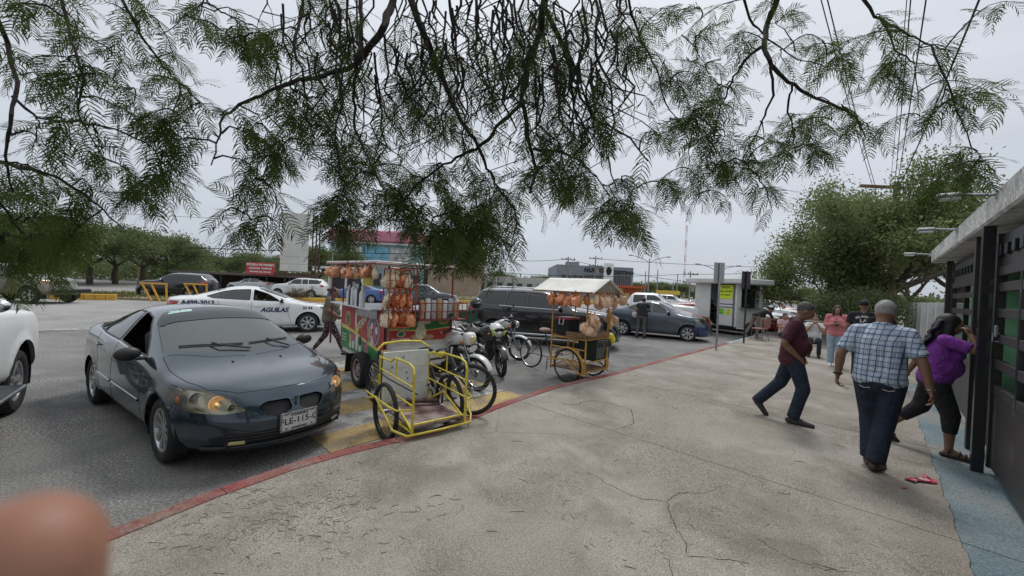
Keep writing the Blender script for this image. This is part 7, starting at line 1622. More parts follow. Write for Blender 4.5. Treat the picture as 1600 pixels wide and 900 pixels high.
bx_(T, 'roof', (0, 3, h+.1), (w+.8, 9, .35), mat('red_orange_roof', (.40, .07, .03), .6, var=.1)); bx_(T, 'signboard', (-w*.2, -.1, h*.80), (w*.4, .1, .7), mat('yellow_signboard', (.62, .42, .06), .6))
for j in range(4): bx_(T, 'window', (w*(-.35+.23*j), -.06, h*.42), (w*.13, .1, h*.4), GRD if j % 2 else mat('lit_cream', (.6, .45, .2), .6))
T, w, h = box_thing('shop_building', 'two-storey shop with pink roof and turquoise painted front behind the food trailer', 'building', 512, 664, 382, 440, 58, 12, mat('turquoise_wall', (.20, .38, .40), .7, var=.35, scale=.5, col2=(.45, .55, .55)))
bx_(T, 'roof', (0, 5, h+.8), (w*.98, 12, 1.7), mat('pink_roof', (.52, .20, .27), .7, var=.08), .2); bx_(T, 'fascia', (0, -.3, h-.1), (w+.3, .5, .5), WHP)
bx_(T, 'mural', (-w*.02, -.06, h*.76), (w*.28, .06, h*.28), mat('sky_blue_mural', (.18, .42, .56), .7, var=.3, scale=.8), .1); bx_(T, 'mural', (-w*.22, -.06, h*.76), (w*.12, .06, h*.28), WHP, .1); bx_(T, 'mural', (w*.26, -.06, h*.76), (w*.22, .06, h*.28), mat('grey_mural', (.42, .45, .43), .7, var=.5, scale=1.2), .1)
for j in range(5): bx_(T, 'window', (w*(-.4+.2*j), -.1, h*.25), (w*.12, .1, h*.24), GRD)
T, w, h = box_thing('house', 'brown rendered building right of the pink-roofed shop, veiled by the hanging branches', 'building', 668, 752, 376, 440, 56, 10, mat('brown_render', (.33, .25, .18), .8, var=.15, scale=.7))
bx_(T, 'roof', (0, 4, h+.15), (w+.5, 11, .3), mat('dull_roof', (.25, .2, .17), .8)); 
for j in range(3): f = bx_(T, 'window', (w*(-.3+.3*j), -.05, h*.65), (w*.14, .1, h*.18), GRD)
T, w, h = box_thing('warehouse', 'long pale low building behind the big black SUV', 'building', 756, 868, 436, 455, 60, 10, mat('pale_wall', (.42, .42, .41), .8, var=.1))
for j in range(7): bx_(T, 'window', (w*(-.42+.14*j), -.05, h*.5), (w*.07, .1, h*.4), GRD)
# filling-station-like white structure behind the blue sedan
T = thing('shelter', 'white posts and dark box of a small roadside shelter behind the blue sedan', 'shelter', AT(540, 445, 44)*1.0); T.location.z = 0
for x_ in (-1.8, 0, 1.9): bx_(T, 'post', (x_, 0, 1.4), (.25, .25, 2.8), WHP)
bx_(T, 'roof', (0, .5, 2.9), (5, 2.5, .25), WHP); bx_(T, 'cabin', (0, 1.2, 1.1), (3.2, 1.4, 2.0), GRD)
# carport roof with the red notice, tall hoarding
T = thing('carport', 'long dark low carport roof across the avenue under the red notice board', 'carport', AT(388, 430, 40.0)); T.location.z = 0
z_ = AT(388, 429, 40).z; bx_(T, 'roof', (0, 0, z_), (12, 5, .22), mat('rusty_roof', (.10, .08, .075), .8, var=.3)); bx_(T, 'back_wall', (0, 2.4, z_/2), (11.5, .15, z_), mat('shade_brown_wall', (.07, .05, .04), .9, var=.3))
for j in range(6): bx_(T, 'post', (-5.5+2.2*j, -2.2, z_/2), (.12, .12, z_), DKM)
T = thing('notice_board', 'red notice board with white lettering on the edge of the carport roof', 'sign', AT(407, 429, 37.0)); p1_ = AT(385, 409, 37); w_ = (AT(430, 420, 37)-AT(385, 420, 37)).x
hb_ = p1_.z-T.location.z
bx_(T, 'board', (0, 0, hb_/2), (w_, .1, hb_), mat('notice_red', (.40, .05, .05), .6, var=.15, scale=1)); 
text('ESCUELA DE MANEJO', .27, WHP, T, Matrix.Translation((0, -.07, hb_*.80)) @ MT, bold=.01); text('LICENCIAS  TRAMITES', .22, WHP, T, Matrix.Translation((0, -.07, hb_*.5)) @ MT, bold=.008); text('INFORMES  866 100 20 30', .18, WHP, T, Matrix.Translation((0, -.07, hb_*.22)) @ MT, bold=.008)
T = thing('billboard', 'tall blank pale billboard on rusty lattice legs across the avenue', 'billboard', AT(458, 440, 34.0)); T.location.z = 0; zt2 = AT(460, 333, 34).z; zb3 = AT(460, 424, 34).z; w_ = (AT(480, 400, 34)-AT(436, 400, 34)).x
HB = mat('weathered_hoarding', (.56, .55, .52), .8, var=.1, scale=.8)
nr = 8
for i in range(nr):
    for j in range(3): bx_(T, 'panel', (w_*(-.333+.333*j), rnd.uniform(-.02, .02), zb3+(zt2-zb3)*(i+.5)/nr), (w_/3-.02, .04, (zt2-zb3)/nr-.02), HB)
for x_ in (w_*.55, w_*.68, w_*.80): b = MB(); b.tube([(x_, .4, 0), (x_, .4, zt2)], .06, 6); b.obj('leg', mat('rusty_steel', (.10, .06, .05)), T)
b = MB(); 
for i in range(14): z_ = zt2*i/14; b.tube([(w_*.55, .4, z_), (w_*.80, .4, z_+zt2/14)], .03, 5)
b.obj('lattice_bracing', mat('rusty_steel', (.10, .06, .05)), T, kind='stuff'); b = MB(); b.tube([(-w_*.4, .4, 0), (-w_*.4, .4, zb3+.5)], .06, 6); b.obj('leg', DKM, T); bx_(T, 'base_beam', (0, .4, zb3-.3), (w_*1.6, .15, .3), mat('rusty_steel', (.10, .06, .05)))
T = thing('shop_sign', 'small yellow shop sign far off left of the kiosk', 'sign', AT(1044, 457, 70)); bx_(T, 'board', (0, 0, 0), (4.2, .2, .7), mat('yellow_signboard', (.62, .42, .06))); bx_(T, 'leg', (0, .2, -2), (.2, .2, 3), DKM)
# median furniture
YM = mat('yellow_barrier_paint', (.60, .30, .03), .6, var=.15)
for (u, v, Y_, lab) in ((241, 459, 20.5, 'orange-yellow slanted barrier frame standing on the median behind the sedan'), (306, 459, 22.5, 'second orange-yellow barrier frame showing just over the white taxi')):
    p = AT(u, v, Y_); T = thing('barrier', lab, 'barrier', (p.x, p.y, .12), .3); 
    for q0, q1 in (((-.1, 0), (-.55, .95)), ((.25, 0), (-.15, .95)), ((.55, 0), (.50, .95)), ((-.6, .95), (.55, .95))): b = MB(); b.tube([(q0[0], 0, q0[1]), (q1[0], 0, q1[1])], .045, 6); b.obj('bar', YM, T)
for (u, v0, v1, lab) in ((214, 459, 418, 'brown wooden post on the median left of the orange-yellow barrier'), (324, 462, 427, 'short wooden post standing behind the taxi roof'), (517, 459, 372, 'thin pale pole on the median left of the food trailer')):
    p = G(u, v0+3); h_ = AT(u, v1, p.y).z; o = MB().tube([(0, 0, 0), (.02, 0, h_)], .05, 7).obj('wooden_post', WOOD if u < 500 else STL, None); tag(o, lab, 'post'); o.location = (p.x, p.y, 0)
# utility poles, street lights, mast
CP = mat('pole_concrete', (.26, .25, .24), .9, var=.1)
def pole(u, vt, Y_, lab, arms=2, r=.14, lamp=False, name='utility_pole'):
    p = AT(u, vt, Y_); T = thing(name, lab, 'street light' if lamp else 'utility pole', (p.x, p.y, 0)); b = MB(); b.tube([(0, 0, 0), (0, 0, p.z)], [r, r*.7], 8); b.obj('post', CP, T)
    for k in range(arms):
        z_ = p.z-.5-1.3*k; b = MB(); b.box((0, -.15, z_), (2.4, .12, .14)); b.obj('crossarm', CP, T)
        for x_ in (-1.05, -.4, .4, 1.05): b = MB(); b.lathe([(0, 0), (.06, 0), (.08, .1), (.05, .22), (0, .24)], 8, Matrix.Translation((x_, -.15, z_+.07))); b.obj('insulator', BLK, T)
    if arms > 1: b = MB(); b.tube([(.35, -.2, p.z-3.2), (.35, -.2, p.z-2.3)], .26, 10); b.obj('transformer', CP, T)
    if lamp:
        for s_ in (-1, 1): b = MB(); b.tube([(0, 0, p.z-.6), (s_*1.2, 0, p.z), (s_*2.6, 0, p.z+.35)], .05, 6); b.obj('arm', CP, T); b = MB(); b.ell((s_*2.9, 0, p.z+.36), (.4, .14, .09), 10, 6); b.obj('lamp_head', CP, T)
    return p
pole(888, 401, 66, 'utility pole with stacked crossarms over the black SUV, left of the grey building'); pole(931, 400, 70, 'utility pole with crossarms in front of the NUEVO lettering'); pole(1079, 424, 62, 'utility pole with transformer just left of the kiosk roof')
pole(1015, 404, 60, 'twin-arm street light behind the grey sedan', 0, .11, True, 'street_light'); pole(1122, 418, 55, 'twin-arm street light far behind the kiosk signpost', 0, .11, True, 'street_light')
for u, vt, lab in ((1009, 424, 'bare pole left of the twin-arm street light'), (1028, 421, 'tall bare pole right of the twin-arm street light'), (1059, 428, 'short bare pole right of the bare poles by the street light'), (1052, 440, 'pale pole among the far cars left of the kiosk')): pole(u, vt, 80, lab, 0, .13)
p = AT(1073, 352, 150); T = thing('radio_mast', 'thin red and white lattice radio mast far off above the kiosk', 'mast', (p.x, p.y, 0)); MR_, MWh = mat('mast_red', (.4, .06, .05), .6, var=0), WHP
for k in range(10):
    z0_, z1_ = p.z*k/10, p.z*(k+1)/10; b = MB()
    for dx, dy in ((-.3, -.2), (.3, -.2), (0, .3)): b.tube([(dx, dy, z0_), (dx, dy, z1_)], .06, 4)
    for j in range(5): za = z0_+(z1_-z0_)*j/5; b.tube([(-.3, -.2, za), (.3, -.2, za+(z1_-z0_)/5)], .04, 4)
    b.obj('section', MR_ if k % 2 else MWh, T, kind='stuff')
def wire(a, c, sag_, lab, r=.012, ext=0.0, n=20, group=None):
    a, c = V(a), V(c); d = c-a; pts = [a+d*t - V((0, 0, sag_*4*t*(1-t))) for t in np.linspace(0, 1+ext, n)]; o = MB().tube(pts, r, 5).obj('overhead_wire', MBLK, None, 60); tag(o, lab, 'wire', group); return o
gw = 'wires crossing the sky over the avenue'
for k, (y0, y1) in enumerate(((318, 340), (372, 384), (379, 391), (386, 396), (397, 404))): wire(AT(-300, y0-16, 48), AT(700, y1+14, 48), .5, ['uppermost faint wire over the avenue', 'thick dark wire passing across the billboard', 'wire just under the thick dark one at the billboard', 'fourth wire down over the avenue', 'lowest wire over the avenue trees'][k], .02 if k != 1 else .05, group=gw)
for k, (a_, c_) in enumerate((((930, 404), (1400, 418)), ((760, 424), (1079, 428)), ((1079, 428), (1300, 412)), ((888, 405), (1140, 447)), ((760, 400), (888, 404)))): wire(AT(*a_, 66), AT(*c_, 62), .6, ['long wire from the pole by NUEVO to the right-hand tree', 'wire running left from the transformer pole', 'wire from the transformer pole to the big tree', 'drooping wire from the pole over the black SUV', 'wire left of the pole over the black SUV'][k], .035, group='wires between the far utility poles')
p0 = AT(1402, 284, 17.0); T = thing('utility_pole', 'weathered pole rising behind the big tree where the near wires meet', 'utility pole', (p0.x, p0.y, 0)); b = MB(); b.tube([(0, 0, 0), (0, 0, p0.z)], [.15, .12], 10); b.obj('post', mat('weathered_timber', (.17, .12, .09), .9, var=.3), T); b = MB(); b.box((-.5, 0, p0.z-.25), (2.2, .1, .12), 0); b.obj('crossarm', WOOD, T)
for k, (u, Y_, dx) in enumerate(((1530, 6.2, .1), (1447, 6.4, 0), (1423, 6.4, -.1), (1293, 6.4, -.9), (1283, 6.5, -1.0), (1417, 6.6, -.3))):
    a_ = V((p0.x+dx, p0.y, p0.z-.2-.05*k)); c_ = AT(u, 0, Y_); wire(a_, c_, .10, ['thick wire nearest the white canopy', 'second wire from the canopy', 'third wire from the canopy', 'left one of the pair running over the maroon man', 'left-most of the steep near wires', 'thin wire close beside the third one'][k], (.016, .012, .010, .010, .009, .007)[k], ext=1.2, group='wires running from the weathered pole overhead')

# ---------------------------------------------------------------- trees
BARK = mat('dark_bark', (.035, .028, .024), .95, var=.4, scale=14, bump=.7, bscale=60); BARK2 = mat('grey_bark', (.09, .07, .055), .95, var=.4, scale=5, bump=.7, bscale=30)
def leaf_cloud(rs, pts, spread, n_each, sz, flat_=.75):
    """many small narrow leaves round the given points; returns a mesh"""
    P = np.repeat(np.array([tuple(p) for p in pts]), n_each, 0); N = len(P)
    o = rs.normal(0, 1, (N, 3))*np.array([1, 1, flat_])*spread; C0 = P+o
    d = rs.normal(0, 1, (N, 3)); d[:, 2] -= .3; d /= np.linalg.norm(d, axis=1, keepdims=True); e_ = np.cross(d, rs.normal(0, 1, (N, 3))); e_ /= np.linalg.norm(e_, axis=1, keepdims=True)
    L_ = sz*rs.uniform(.6, 1.3, (N, 1)); w_ = L_*.30
    v = np.stack([C0-d*L_*.5, C0+e_*w_, C0+d*L_*.5, C0-e_*w_], 1).reshape(-1, 3)
    me = bpy.data.meshes.new('foliage'); me.vertices.add(len(v)); me.vertices.foreach_set('co', v.ravel()); me.loops.add(4*N); me.loops.foreach_set('vertex_index', np.arange(4*N)); me.polygons.add(N); me.polygons.foreach_set('loop_start', np.arange(0, 4*N, 4)); me.polygons.foreach_set('loop_total', np.full(N, 4)); me.update(); me.validate(); return me
def grow(r, b, a, d, L_, rad, lev, tips, spread=.75, up=.25):
    pts = [a]; rr = [rad]; n = 5
    for k in range(n): d = (d+V((r.uniform(-1, 1), r.uniform(-1, 1), r.uniform(-.6, .9)*up*2))*.22).normalized(); a = a+d*L_/n; pts.append(a); rr.append(rad*(1-.5*(k+1)/n)); 
    b.tube(pts, rr, 6 if lev > 1 else 4)
    if lev <= 1: tips += pts[2:]
    if lev == 0: return
    for k in range(r.choice((3, 4))):
        q = pts[r.choice((3, 4, 5))] if k else pts[-1]; dd = (d+V((r.uniform(-1, 1), r.uniform(-1, 1), r.uniform(-.5, .8)))*spread).normalized(); grow(r, b, q, dd, L_*r.uniform(.6, .8), rad*.5, lev-1, tips, spread, up)
LG = leaf_mat('mesquite_green', (.14, .18, .075), (.235, .27, .125), .55, .9); LG2 = leaf_mat('dusty_green', (.125, .16, .075), (.21, .24, .12), .55, .6); LG3 = leaf_mat('dark_far_green', (.10, .135, .06), (.185, .215, .10), .5, .25)
def tree(seed, label, loc, trunk_h, crown, rad, leaves, sz, clump, m, kinds=3, nroot=4, lean=(0, 0), cat='tree', name='mesquite_tree', squash=None):
    r = random.Random(seed); rs = np.random.RandomState(seed); T = thing(name, label, cat, loc); b = MB(); tips = []; a = V((0, 0, 0)); top = V((lean[0], lean[1], trunk_h))
    b.tube([a, a*.5+top*.5+V((r.uniform(-.1, .1), r.uniform(-.1, .1), 0)), top], [rad*1.25, rad, rad*.85], 10)
    for k in range(nroot): an = 2*pi*k/nroot+r.uniform(-.4, .4); grow(r, b, top, V((math.cos(an), math.sin(an), r.uniform(.5, 1.1))).normalized(), crown*.42, rad*.55, kinds, tips)
    b.obj('trunk', BARK2, T, 60); tips = [t for t in tips if t.z > trunk_h*.75]; n_each = max(1, int(leaves/max(1, len(tips))))
    o = link_mesh('crown', leaf_cloud(rs, tips, clump, n_each, sz), T); o.data.materials.append(m); o['kind'] = 'stuff' if False else 'thing'; del o['kind']; return T
# the big mesquite beyond the gate and its neighbours
p = AT(1388, 500, 17.5); bigt = tree(3, 'big spreading mesquite tree behind the outdoor tables, crown reaching low on the left', (p.x, p.y, 0), 2.3, 5.6, .30, 60000, .12, .36, LG, 3, 7)
p = AT(1290, 500, 19.0); tree(11, 'lower bushy mesquite filling the gap left of the big tree', (p.x, p.y, 0), 1.2, 3.7, .2, 32000, .12, .38, LG, 3, 6)
p = AT(1500, 500, 20.0); tree(5, 'mesquite tree rising just behind the far end of the white canopy', (p.x, p.y, 0), 2.5, 5.2, .25, 28000, .12, .38, LG, 3, 6)
p = AT(1420, 500, 27.0); tree(6, 'farther mesquite seen between the big tree and the canopy', (p.x, p.y, 0), 2.2, 5.0, .2, 26000, .15, .45, LG2, 3, 5)
p = AT(1340, 500, 15.2); tree(21, 'low bush in front of the big mesquite behind the man with the LOS ANGELES shirt', (p.x, p.y, 0), .5, 2.0, .08, 16000, .10, .3, LG2, 2, 6, name='bush', cat='bush')
# trees across the avenue: three kinds, copied
protos = [tree(30+k, 'x', (0, 0, 0), 1.8, 4.6, .18, 11000, .20, .42, LG3 if k else LG2, 3, 5) for k in range(3)]
spots = [(-60, 36, 1.25), (10, 33, 1.15), (55, 37, 1.2), (100, 34, 1.05), (140, 38, 1.15), (180, 42, 1.15), (222, 46, 1.15), (262, 52, 1.2), (-140, 34, 1.3), (300, 68, 1.0), (335, 72, .9), (368, 66, .85), (398, 74, 1.1), (425, 60, .9), (497, 48, 1.0), (520, 50, 1.0), (560, 66, .9)]
wh = ['far left edge', 'left edge behind the off-roader', 'left side above the off-roader', 'right of the off-roader', 'left of the wooden post', 'behind the wooden post', 'over the black passing SUV bonnet', 'over the black passing SUV', 'off the left edge', 'left of the carport', 'above the carport left end', 'above the middle of the carport', 'just left of the red notice', 'behind the red notice', 'right of the billboard', 'behind the roadside shelter', 'behind the food trailer roof']
for i, ((u, Y_, s_), w_) in enumerate(zip(spots, wh)):
    p = AT(u, 450, Y_); T = protos[i] if i < 3 else dup(protos[i % 3], (0, 0, 0), 0); T.location = (p.x, p.y, 0); T.rotation_euler = (0, 0, 1.3*i); T.scale = (s_*1.1, s_*1.1, s_*.92); T['label'] = 'green tree across the avenue, '+w_; T['group'] = 'trees across the avenue'
for i, (u, Y_, s_, w_) in enumerate(((1003, 95, .8, 'right end of the grey building'), (1020, 110, .9, 'behind the bare poles'), (1040, 100, .85, 'behind the yellow shop sign'), (1062, 95, .8, 'left of the kiosk roof'), (1085, 100, .9, 'above the kiosk left edge'), (1205, 90, .8, 'right of the kiosk roof'), (1235, 80, .9, 'behind the parked row of cars'), (1110, 120, .9, 'hidden mostly behind the kiosk'), (770, 70, .8, 'behind the pale low building'), (850, 100, .9, 'left of the grey building'))):
    p = AT(u, 450, Y_); T = dup(protos[i % 3], (p.x, p.y, 0), i*1.7, 'distant green tree, '+w_, 'distant trees along the horizon'); T.scale = (s_*1.3, s_*1.3, s_*.9)
# far woods closing the horizon
rs = np.random.RandomState(5); pts = []
for k in range(900):
    a = math.radians(rnd.uniform(25, 155)); d_ = rnd.uniform(150, 210); pts.append((d_*math.cos(a)*1.1, d_*math.sin(a), rnd.uniform(.5, 4.2)))
o = link_mesh('distant_woods', leaf_cloud(rs, pts, 2.0, 34, 1.3, .5), None); o.data.materials.append(LG3); o['kind'] = 'stuff'
pts = []
for k in range(260): u = rnd.uniform(-100, 330); p = AT(u, 450, rnd.uniform(50, 60)); pts.append((p.x, p.y, rnd.uniform(.2, 3.0)))
o = link_mesh('undergrowth', leaf_cloud(rs, pts, .8, 60, .35, .6), None); o.data.materials.append(LG3); o['kind'] = 'stuff'
# dead-looking bush on the median, grass
p = G(464, 472); pts = [(p.x+rnd.gauss(0, .45), p.y+rnd.gauss(0, .35), .15+abs(rnd.gauss(.35, .25))) for k in range(60)]
bt = thing('bush', 'brownish flowering bush on the median in front of the white SUV', 'bush', (0, 0, 0)); o = link_mesh('foliage', leaf_cloud(rs, pts, .13, 40, .07), bt); o.data.materials.append(leaf_mat('brown_bush', (.07, .065, .03), (.13, .09, .055), .2, 4)); b = MB()
for k in range(10): q = pts[k]; b.tube([(p.x, p.y, 0), ((p.x+q[0])/2, (p.y+q[1])/2, .3), q], .012, 4)
b.obj('stems', BARK2, bt, kind='stuff')
gv = []; gf = []; rg = np.random.RandomState(9)
for k in range(9000):
    i = rg.randint(0, len(med_near)-2); t_ = rg.rand(); s_ = rg.rand(); a = lerp(lerp(med_near[i], med_near[i+1], t_), lerp(med_far[min(i, len(med_far)-2)], med_far[min(i+1, len(med_far)-1)], t_), s_)
    if a.x < -45: continue
    h_ = rg.uniform(.05, .16); an = rg.uniform(0, pi); dx, dy = .035*math.cos(an), .035*math.sin(an); o_ = len(gv); gv += [(a.x-dx, a.y-dy, .11), (a.x+dx, a.y+dy, .11), (a.x+rg.uniform(-.06, .06), a.y+rg.uniform(-.06, .06), .12+h_)]; gf.append((o_, o_+1, o_+2))
me = bpy.data.meshes.new('grass'); me.from_pydata(gv, [], gf); me.materials.append(leaf_mat('dry_grass', (.10, .12, .04), (.22, .20, .09), .3, 1)); o = link_mesh('median_grass', me); o['kind'] = 'stuff'
# ---------------------------------------------------------------- the mesquite hanging over the camera
MT_ = thing('mesquite_tree', 'mesquite whose dark drooping branches and feathery leaves hang over the whole top of the view', 'tree', (0, 0, 0))
LIM = [ # traced limbs: image path, distance, radius at the root, radius at the tip
 ([(856, -60), (850, 0), (846, 50), (826, 100), (816, 155), (828, 228), (838, 268), (828, 302)], 1.75, .022, .005),
 ([(817, 160), (786, 190), (752, 228), (712, 247), (676, 268), (645, 296), (618, 330), (600, 352)], 1.7, .010, .002),
 ([(836, 234), (872, 236), (906, 252), (932, 274), (950, 302), (962, 335)], 1.7, .007, .002),
 ([(850, 10), (870, 50), (886, 84), (894, 112), (906, 152), (936, 190), (984, 214), (1012, 252)], 1.8, .013, .003),
 ([(822, 110), (800, 150), (770, 158), (742, 175), (720, 200)], 1.65, .006, .002),
 ([(632, -60), (642, 0), (662, 52), (686, 110), (702, 150), (722, 190), (746, 226), (762, 262), (778, 292), (800, 322)], 1.6, .018, .003),
 ([(624, -50), (612, 5), (598, 44), (574, 82), (552, 102), (500, 120), (468, 126), (420, 142), (372, 165), (346, 186), (341, 216), (330, 258)], 1.5, .017, .002),
 ([(560, -40), (566, 30), (560, 90), (552, 140), (556, 200), (580, 262), (602, 300), (606, 345)], 1.55, .010, .002),
 ([(478, -40), (470, 20), (458, 70), (474, 120), (482, 170), (470, 220)], 1.45, .007, .002),
 ([(520, -40), (530, 30), (536, 90), (530, 150), (548, 210)], 1.7, .008, .002),
 ([(700, -40), (706, 40), (714, 100), (730, 160), (724, 210), (735, 260)], 1.9, .009, .002),
 ([(740, -40), (748, 30), (744, 90), (768, 150), (790, 200)], 1.8, .008, .002),
 ([(920, -40), (935, 20), (930, 80), (952, 130), (960, 190), (946, 240), (965, 300)], 1.6, .008, .002),
 ([(975, -40), (984, 10), (1000, 60), (1026, 110), (1040, 160), (1066, 200)], 1.9, .008, .002),
 ([(1218, -60), (1212, 0), (1200, 40), (1192, 72), (1200, 95), (1222, 122), (1262, 146), (1310, 166), (1336, 182), (1352, 214)], 1.9, .018, .003),
 ([(1150, -30), (1172, 30), (1200, 60), (1242, 90), (1292, 106)], 1.95, .007, .002),
 ([(1192, 72), (1162, 94), (1142, 130), (1126, 170), (1116, 214)], 1.85, .008, .002),
 ([(1205, 100), (1208, 150), (1190, 190), (1172, 226), (1170, 264)], 1.85, .007, .002),
 ([(1238, 132), (1230, 166), (1240, 210), (1243, 238)], 1.9, .006, .002),
 ([(1330, -30), (1368, 25), (1410, 50), (1450, 68), (1490, 80)], 1.8, .008, .002),
 ([(1378, 30), (1400, 80), (1430, 98), (1480, 103)], 1.8, .005, .002),
 ([(1455, 70), (1480, 130), (1500, 185), (1520, 230), (1536, 252)], 1.75, .005, .0015),
 ([(-30, -20), (12, 70), (26, 130), (18, 180), (6, 245), (20, 300)], 1.35, .010, .003),
 ([(-60, 240), (0, 254), (60, 266), (112, 290), (150, 320), (192, 356)], 1.5, .011, .002),
 ([(170, -40), (196, 10), (230, 70), (262, 112), (290, 136), (312, 160)], 1.7, .008, .002),
 ([(300, -30), (326, 5), (352, 22), (388, 38)], 1.7, .006, .002),
 ([(90, -30), (110, 60), (130, 120), (122, 180), (150, 230)], 1.5, .007, .002),
 ([(18, 150), (60, 185), (120, 190), (180, 200), (240, 230), (262, 290)], 1.45, .006, .002),
 ([(-60, 60), (-20, 200), (-10, 300), (30, 360), (80, 400)], 1.6, .010, .002),
]
rb = random.Random(12); skel = []
hub = V((.3, -1.4, 4.6))
trunk = MB(); trunk.tube([(2.0, -4.2, PAVE-.1), (1.9, -4.0, 1.2), (1.4, -3.3, 2.6), (.9, -2.3, 3.8), hub], [.30, .26, .22, .19, .14], 14); trunk.obj('trunk', BARK, MT_, 60)
for path, Y_, r0, r1 in LIM:
    P = []; n_ = len(path); Ys = [Y_+.10*math.sin(i*1.7+Y_*9)+.12*(1-i/n_) for i in range(n_)]
    for i in range(n_-1):
        m_ = 4
        for k in range(m_):
            t_ = k/m_; u = path[i][0]+(path[i+1][0]-path[i][0])*t_; v = path[i][1]+(path[i+1][1]-path[i][1])*t_; P.append(AT(u+rb.uniform(-2.2, 2.2), v+rb.uniform(-2.2, 2.2), Ys[i]+(Ys[i+1]-Ys[i])*t_))
    P.append(AT(*path[-1], Ys[-1])); N = len(P); rr = [r0+(r1-r0)*(i/(N-1))**.8 for i in range(N)]; rr = [q*(1+rb.uniform(-.10, .14)) for q in rr]
    if path[0][1] < -15 or path[0][0] < -15:         # carry it back to the crown of the tree, out of the frame
        a = P[0]; ext = [hub+(a-hub)*t_+V((0, 0, .35*math.sin(pi*t_))) for t_ in np.linspace(0, .93, 9)]; rr = list(np.linspace(max(.05, r0*2.2), r0*1.05, 9))+rr; P = ext+P
    b = MB(); b.tube(P, rr, 8); b.obj('branch', BARK, MT_, 60); skel += [(p, q) for p, q in zip(P[-N:], rr[-N:])]
SKP = np.array([tuple(p) for p, _ in skel])
# leafy regions: centre, half-extents (image), distance, number of twigs
BL = [(55, 50, 80, 70, 1.5, 24), (170, 45, 90, 60, 1.6, 26), (250, 140, 60, 60, 1.7, 22), (110, 150, 90, 50, 1.5, 18), (210, 215, 60, 50, 1.55, 20), (240, 285, 50, 50, 1.5, 20), (160, 280, 60, 40, 1.5, 16), (60, 260, 70, 40, 1.5, 14), (40, 340, 90, 55, 1.6, 44), (120, 345, 70, 45, 1.7, 22), (20, 400, 80, 40, 1.7, 26), (340, 50, 50, 35, 1.7, 14), (385, 70, 35, 40, 1.7, 14), (395, 110, 25, 25, 1.7, 7),
 (450, 110, 45, 70, 1.45, 14), (435, 200, 45, 60, 1.5, 16), (440, 280, 60, 50, 1.5, 22), (395, 325, 40, 30, 1.5, 10), (360, 345, 22, 18, 1.5, 5), (500, 240, 60, 70, 1.6, 26), (560, 290, 60, 60, 1.6, 26), (530, 350, 45, 35, 1.6, 16), (590, 345, 50, 40, 1.6, 18), (640, 330, 60, 45, 1.6, 22), (690, 370, 55, 40, 1.6, 24), (650, 210, 80, 70, 1.8, 24),
 (750, 385, 55, 42, 1.65, 40), (770, 325, 55, 50, 1.7, 36), (705, 300, 45, 45, 1.7, 20), (850, 295, 60, 45, 1.75, 30), (930, 300, 50, 45, 1.7, 24), (985, 330, 35, 45, 1.6, 12), (1005, 375, 18, 25, 1.6, 5), (900, 215, 60, 60, 1.8, 18), (870, 120, 60, 60, 1.9, 16), (960, 90, 70, 70, 1.9, 22), (565, 110, 60, 70, 1.8, 16), (735, 90, 80, 70, 1.9, 18), (640, 90, 50, 60, 1.8, 10), (800, 50, 50, 50, 1.9, 10), (500, 40, 60, 50, 1.7, 14),
 (1050, 150, 70, 70, 1.9, 26), (1040, 50, 70, 50, 1.9, 20), (1110, 110, 60, 60, 1.95, 20), (1075, 235, 55, 45, 1.9, 20), (1145, 205, 60, 60, 1.85, 34), (1185, 245, 45, 40, 1.85, 22), (1090, 285, 55, 40, 1.85, 14), (1160, 300, 50, 40, 1.85, 14), (1250, 200, 55, 50, 1.95, 18), (1295, 235, 40, 40, 1.9, 12), (1290, 110, 65, 55, 2.0, 20), (1190, 40, 70, 45, 2.0, 18), (1350, 70, 50, 45, 1.9, 16), (1400, 130, 50, 50, 1.85, 14), (1440, 190, 45, 40, 1.8, 10), (1495, 150, 30, 50, 1.8, 8), (1480, 270, 50, 25, 1.75, 10), (1550, 285, 45, 20, 1.7, 9), (1350, 190, 40, 35, 1.9, 9), (1530, 150, 45, 30, 1.75, 5), (1575, 5, 20, 12, 1.7, 4)]
# leaf sprays: rachis with paired, curved, thread-like leaflets
def frond(rs, L_, n, ll, bend, w=.0011):
    vs = []; fs = []; ang = np.linspace(0, bend, n+1); x = np.r_[0, np.cumsum(np.cos(ang[1:])*L_/n)]; z = np.r_[0, -np.cumsum(np.sin(ang[1:])*L_/n)]
    for i in range(n):          # stalk
        o = len(vs); vs += [(x[i], -.0007, z[i]), (x[i], .0007, z[i]), (x[i+1], .0007, z[i+1]), (x[i+1], -.0007, z[i+1])]; fs.append((o, o+1, o+2, o+3))
    for i in range(1, n+1):
        for s_ in (1, -1):
            l = ll*(.55+.45*math.sin(pi*(i-.3)/n)**.6)*rs.uniform(.85, 1.15); a0 = rs.uniform(1.05, 1.35); dr = rs.uniform(.05, .5); p = np.array([x[i], 0, z[i]]); pr = None; o = len(vs); seg = 3
            for k in range(seg+1):
                t_ = k/seg; a = a0-.75*t_; ww = w*(.7, 1.1, 1.0, .15)[k]; dirv = np.array([math.cos(a+ang[i]*0), s_*math.sin(a), -dr*t_-ang[i]*.3]); dirv /= np.linalg.norm(dirv)
                if k: p = p+dirv*l/seg
                side = np.array([-dirv[1]*s_, dirv[0]*s_, 0.0]); side /= max(1e-6, np.linalg.norm(side)); tw = np.array([0, 0, .45]); sd = side+tw; sd /= np.linalg.norm(sd); vs += [tuple(p-sd*ww), tuple(p+sd*ww)]
            for k in range(seg): fs.append((o+2*k, o+2*k+1, o+2*k+3, o+2*k+2))
    return np.array(vs), np.array(fs)
rs = np.random.RandomState(4)
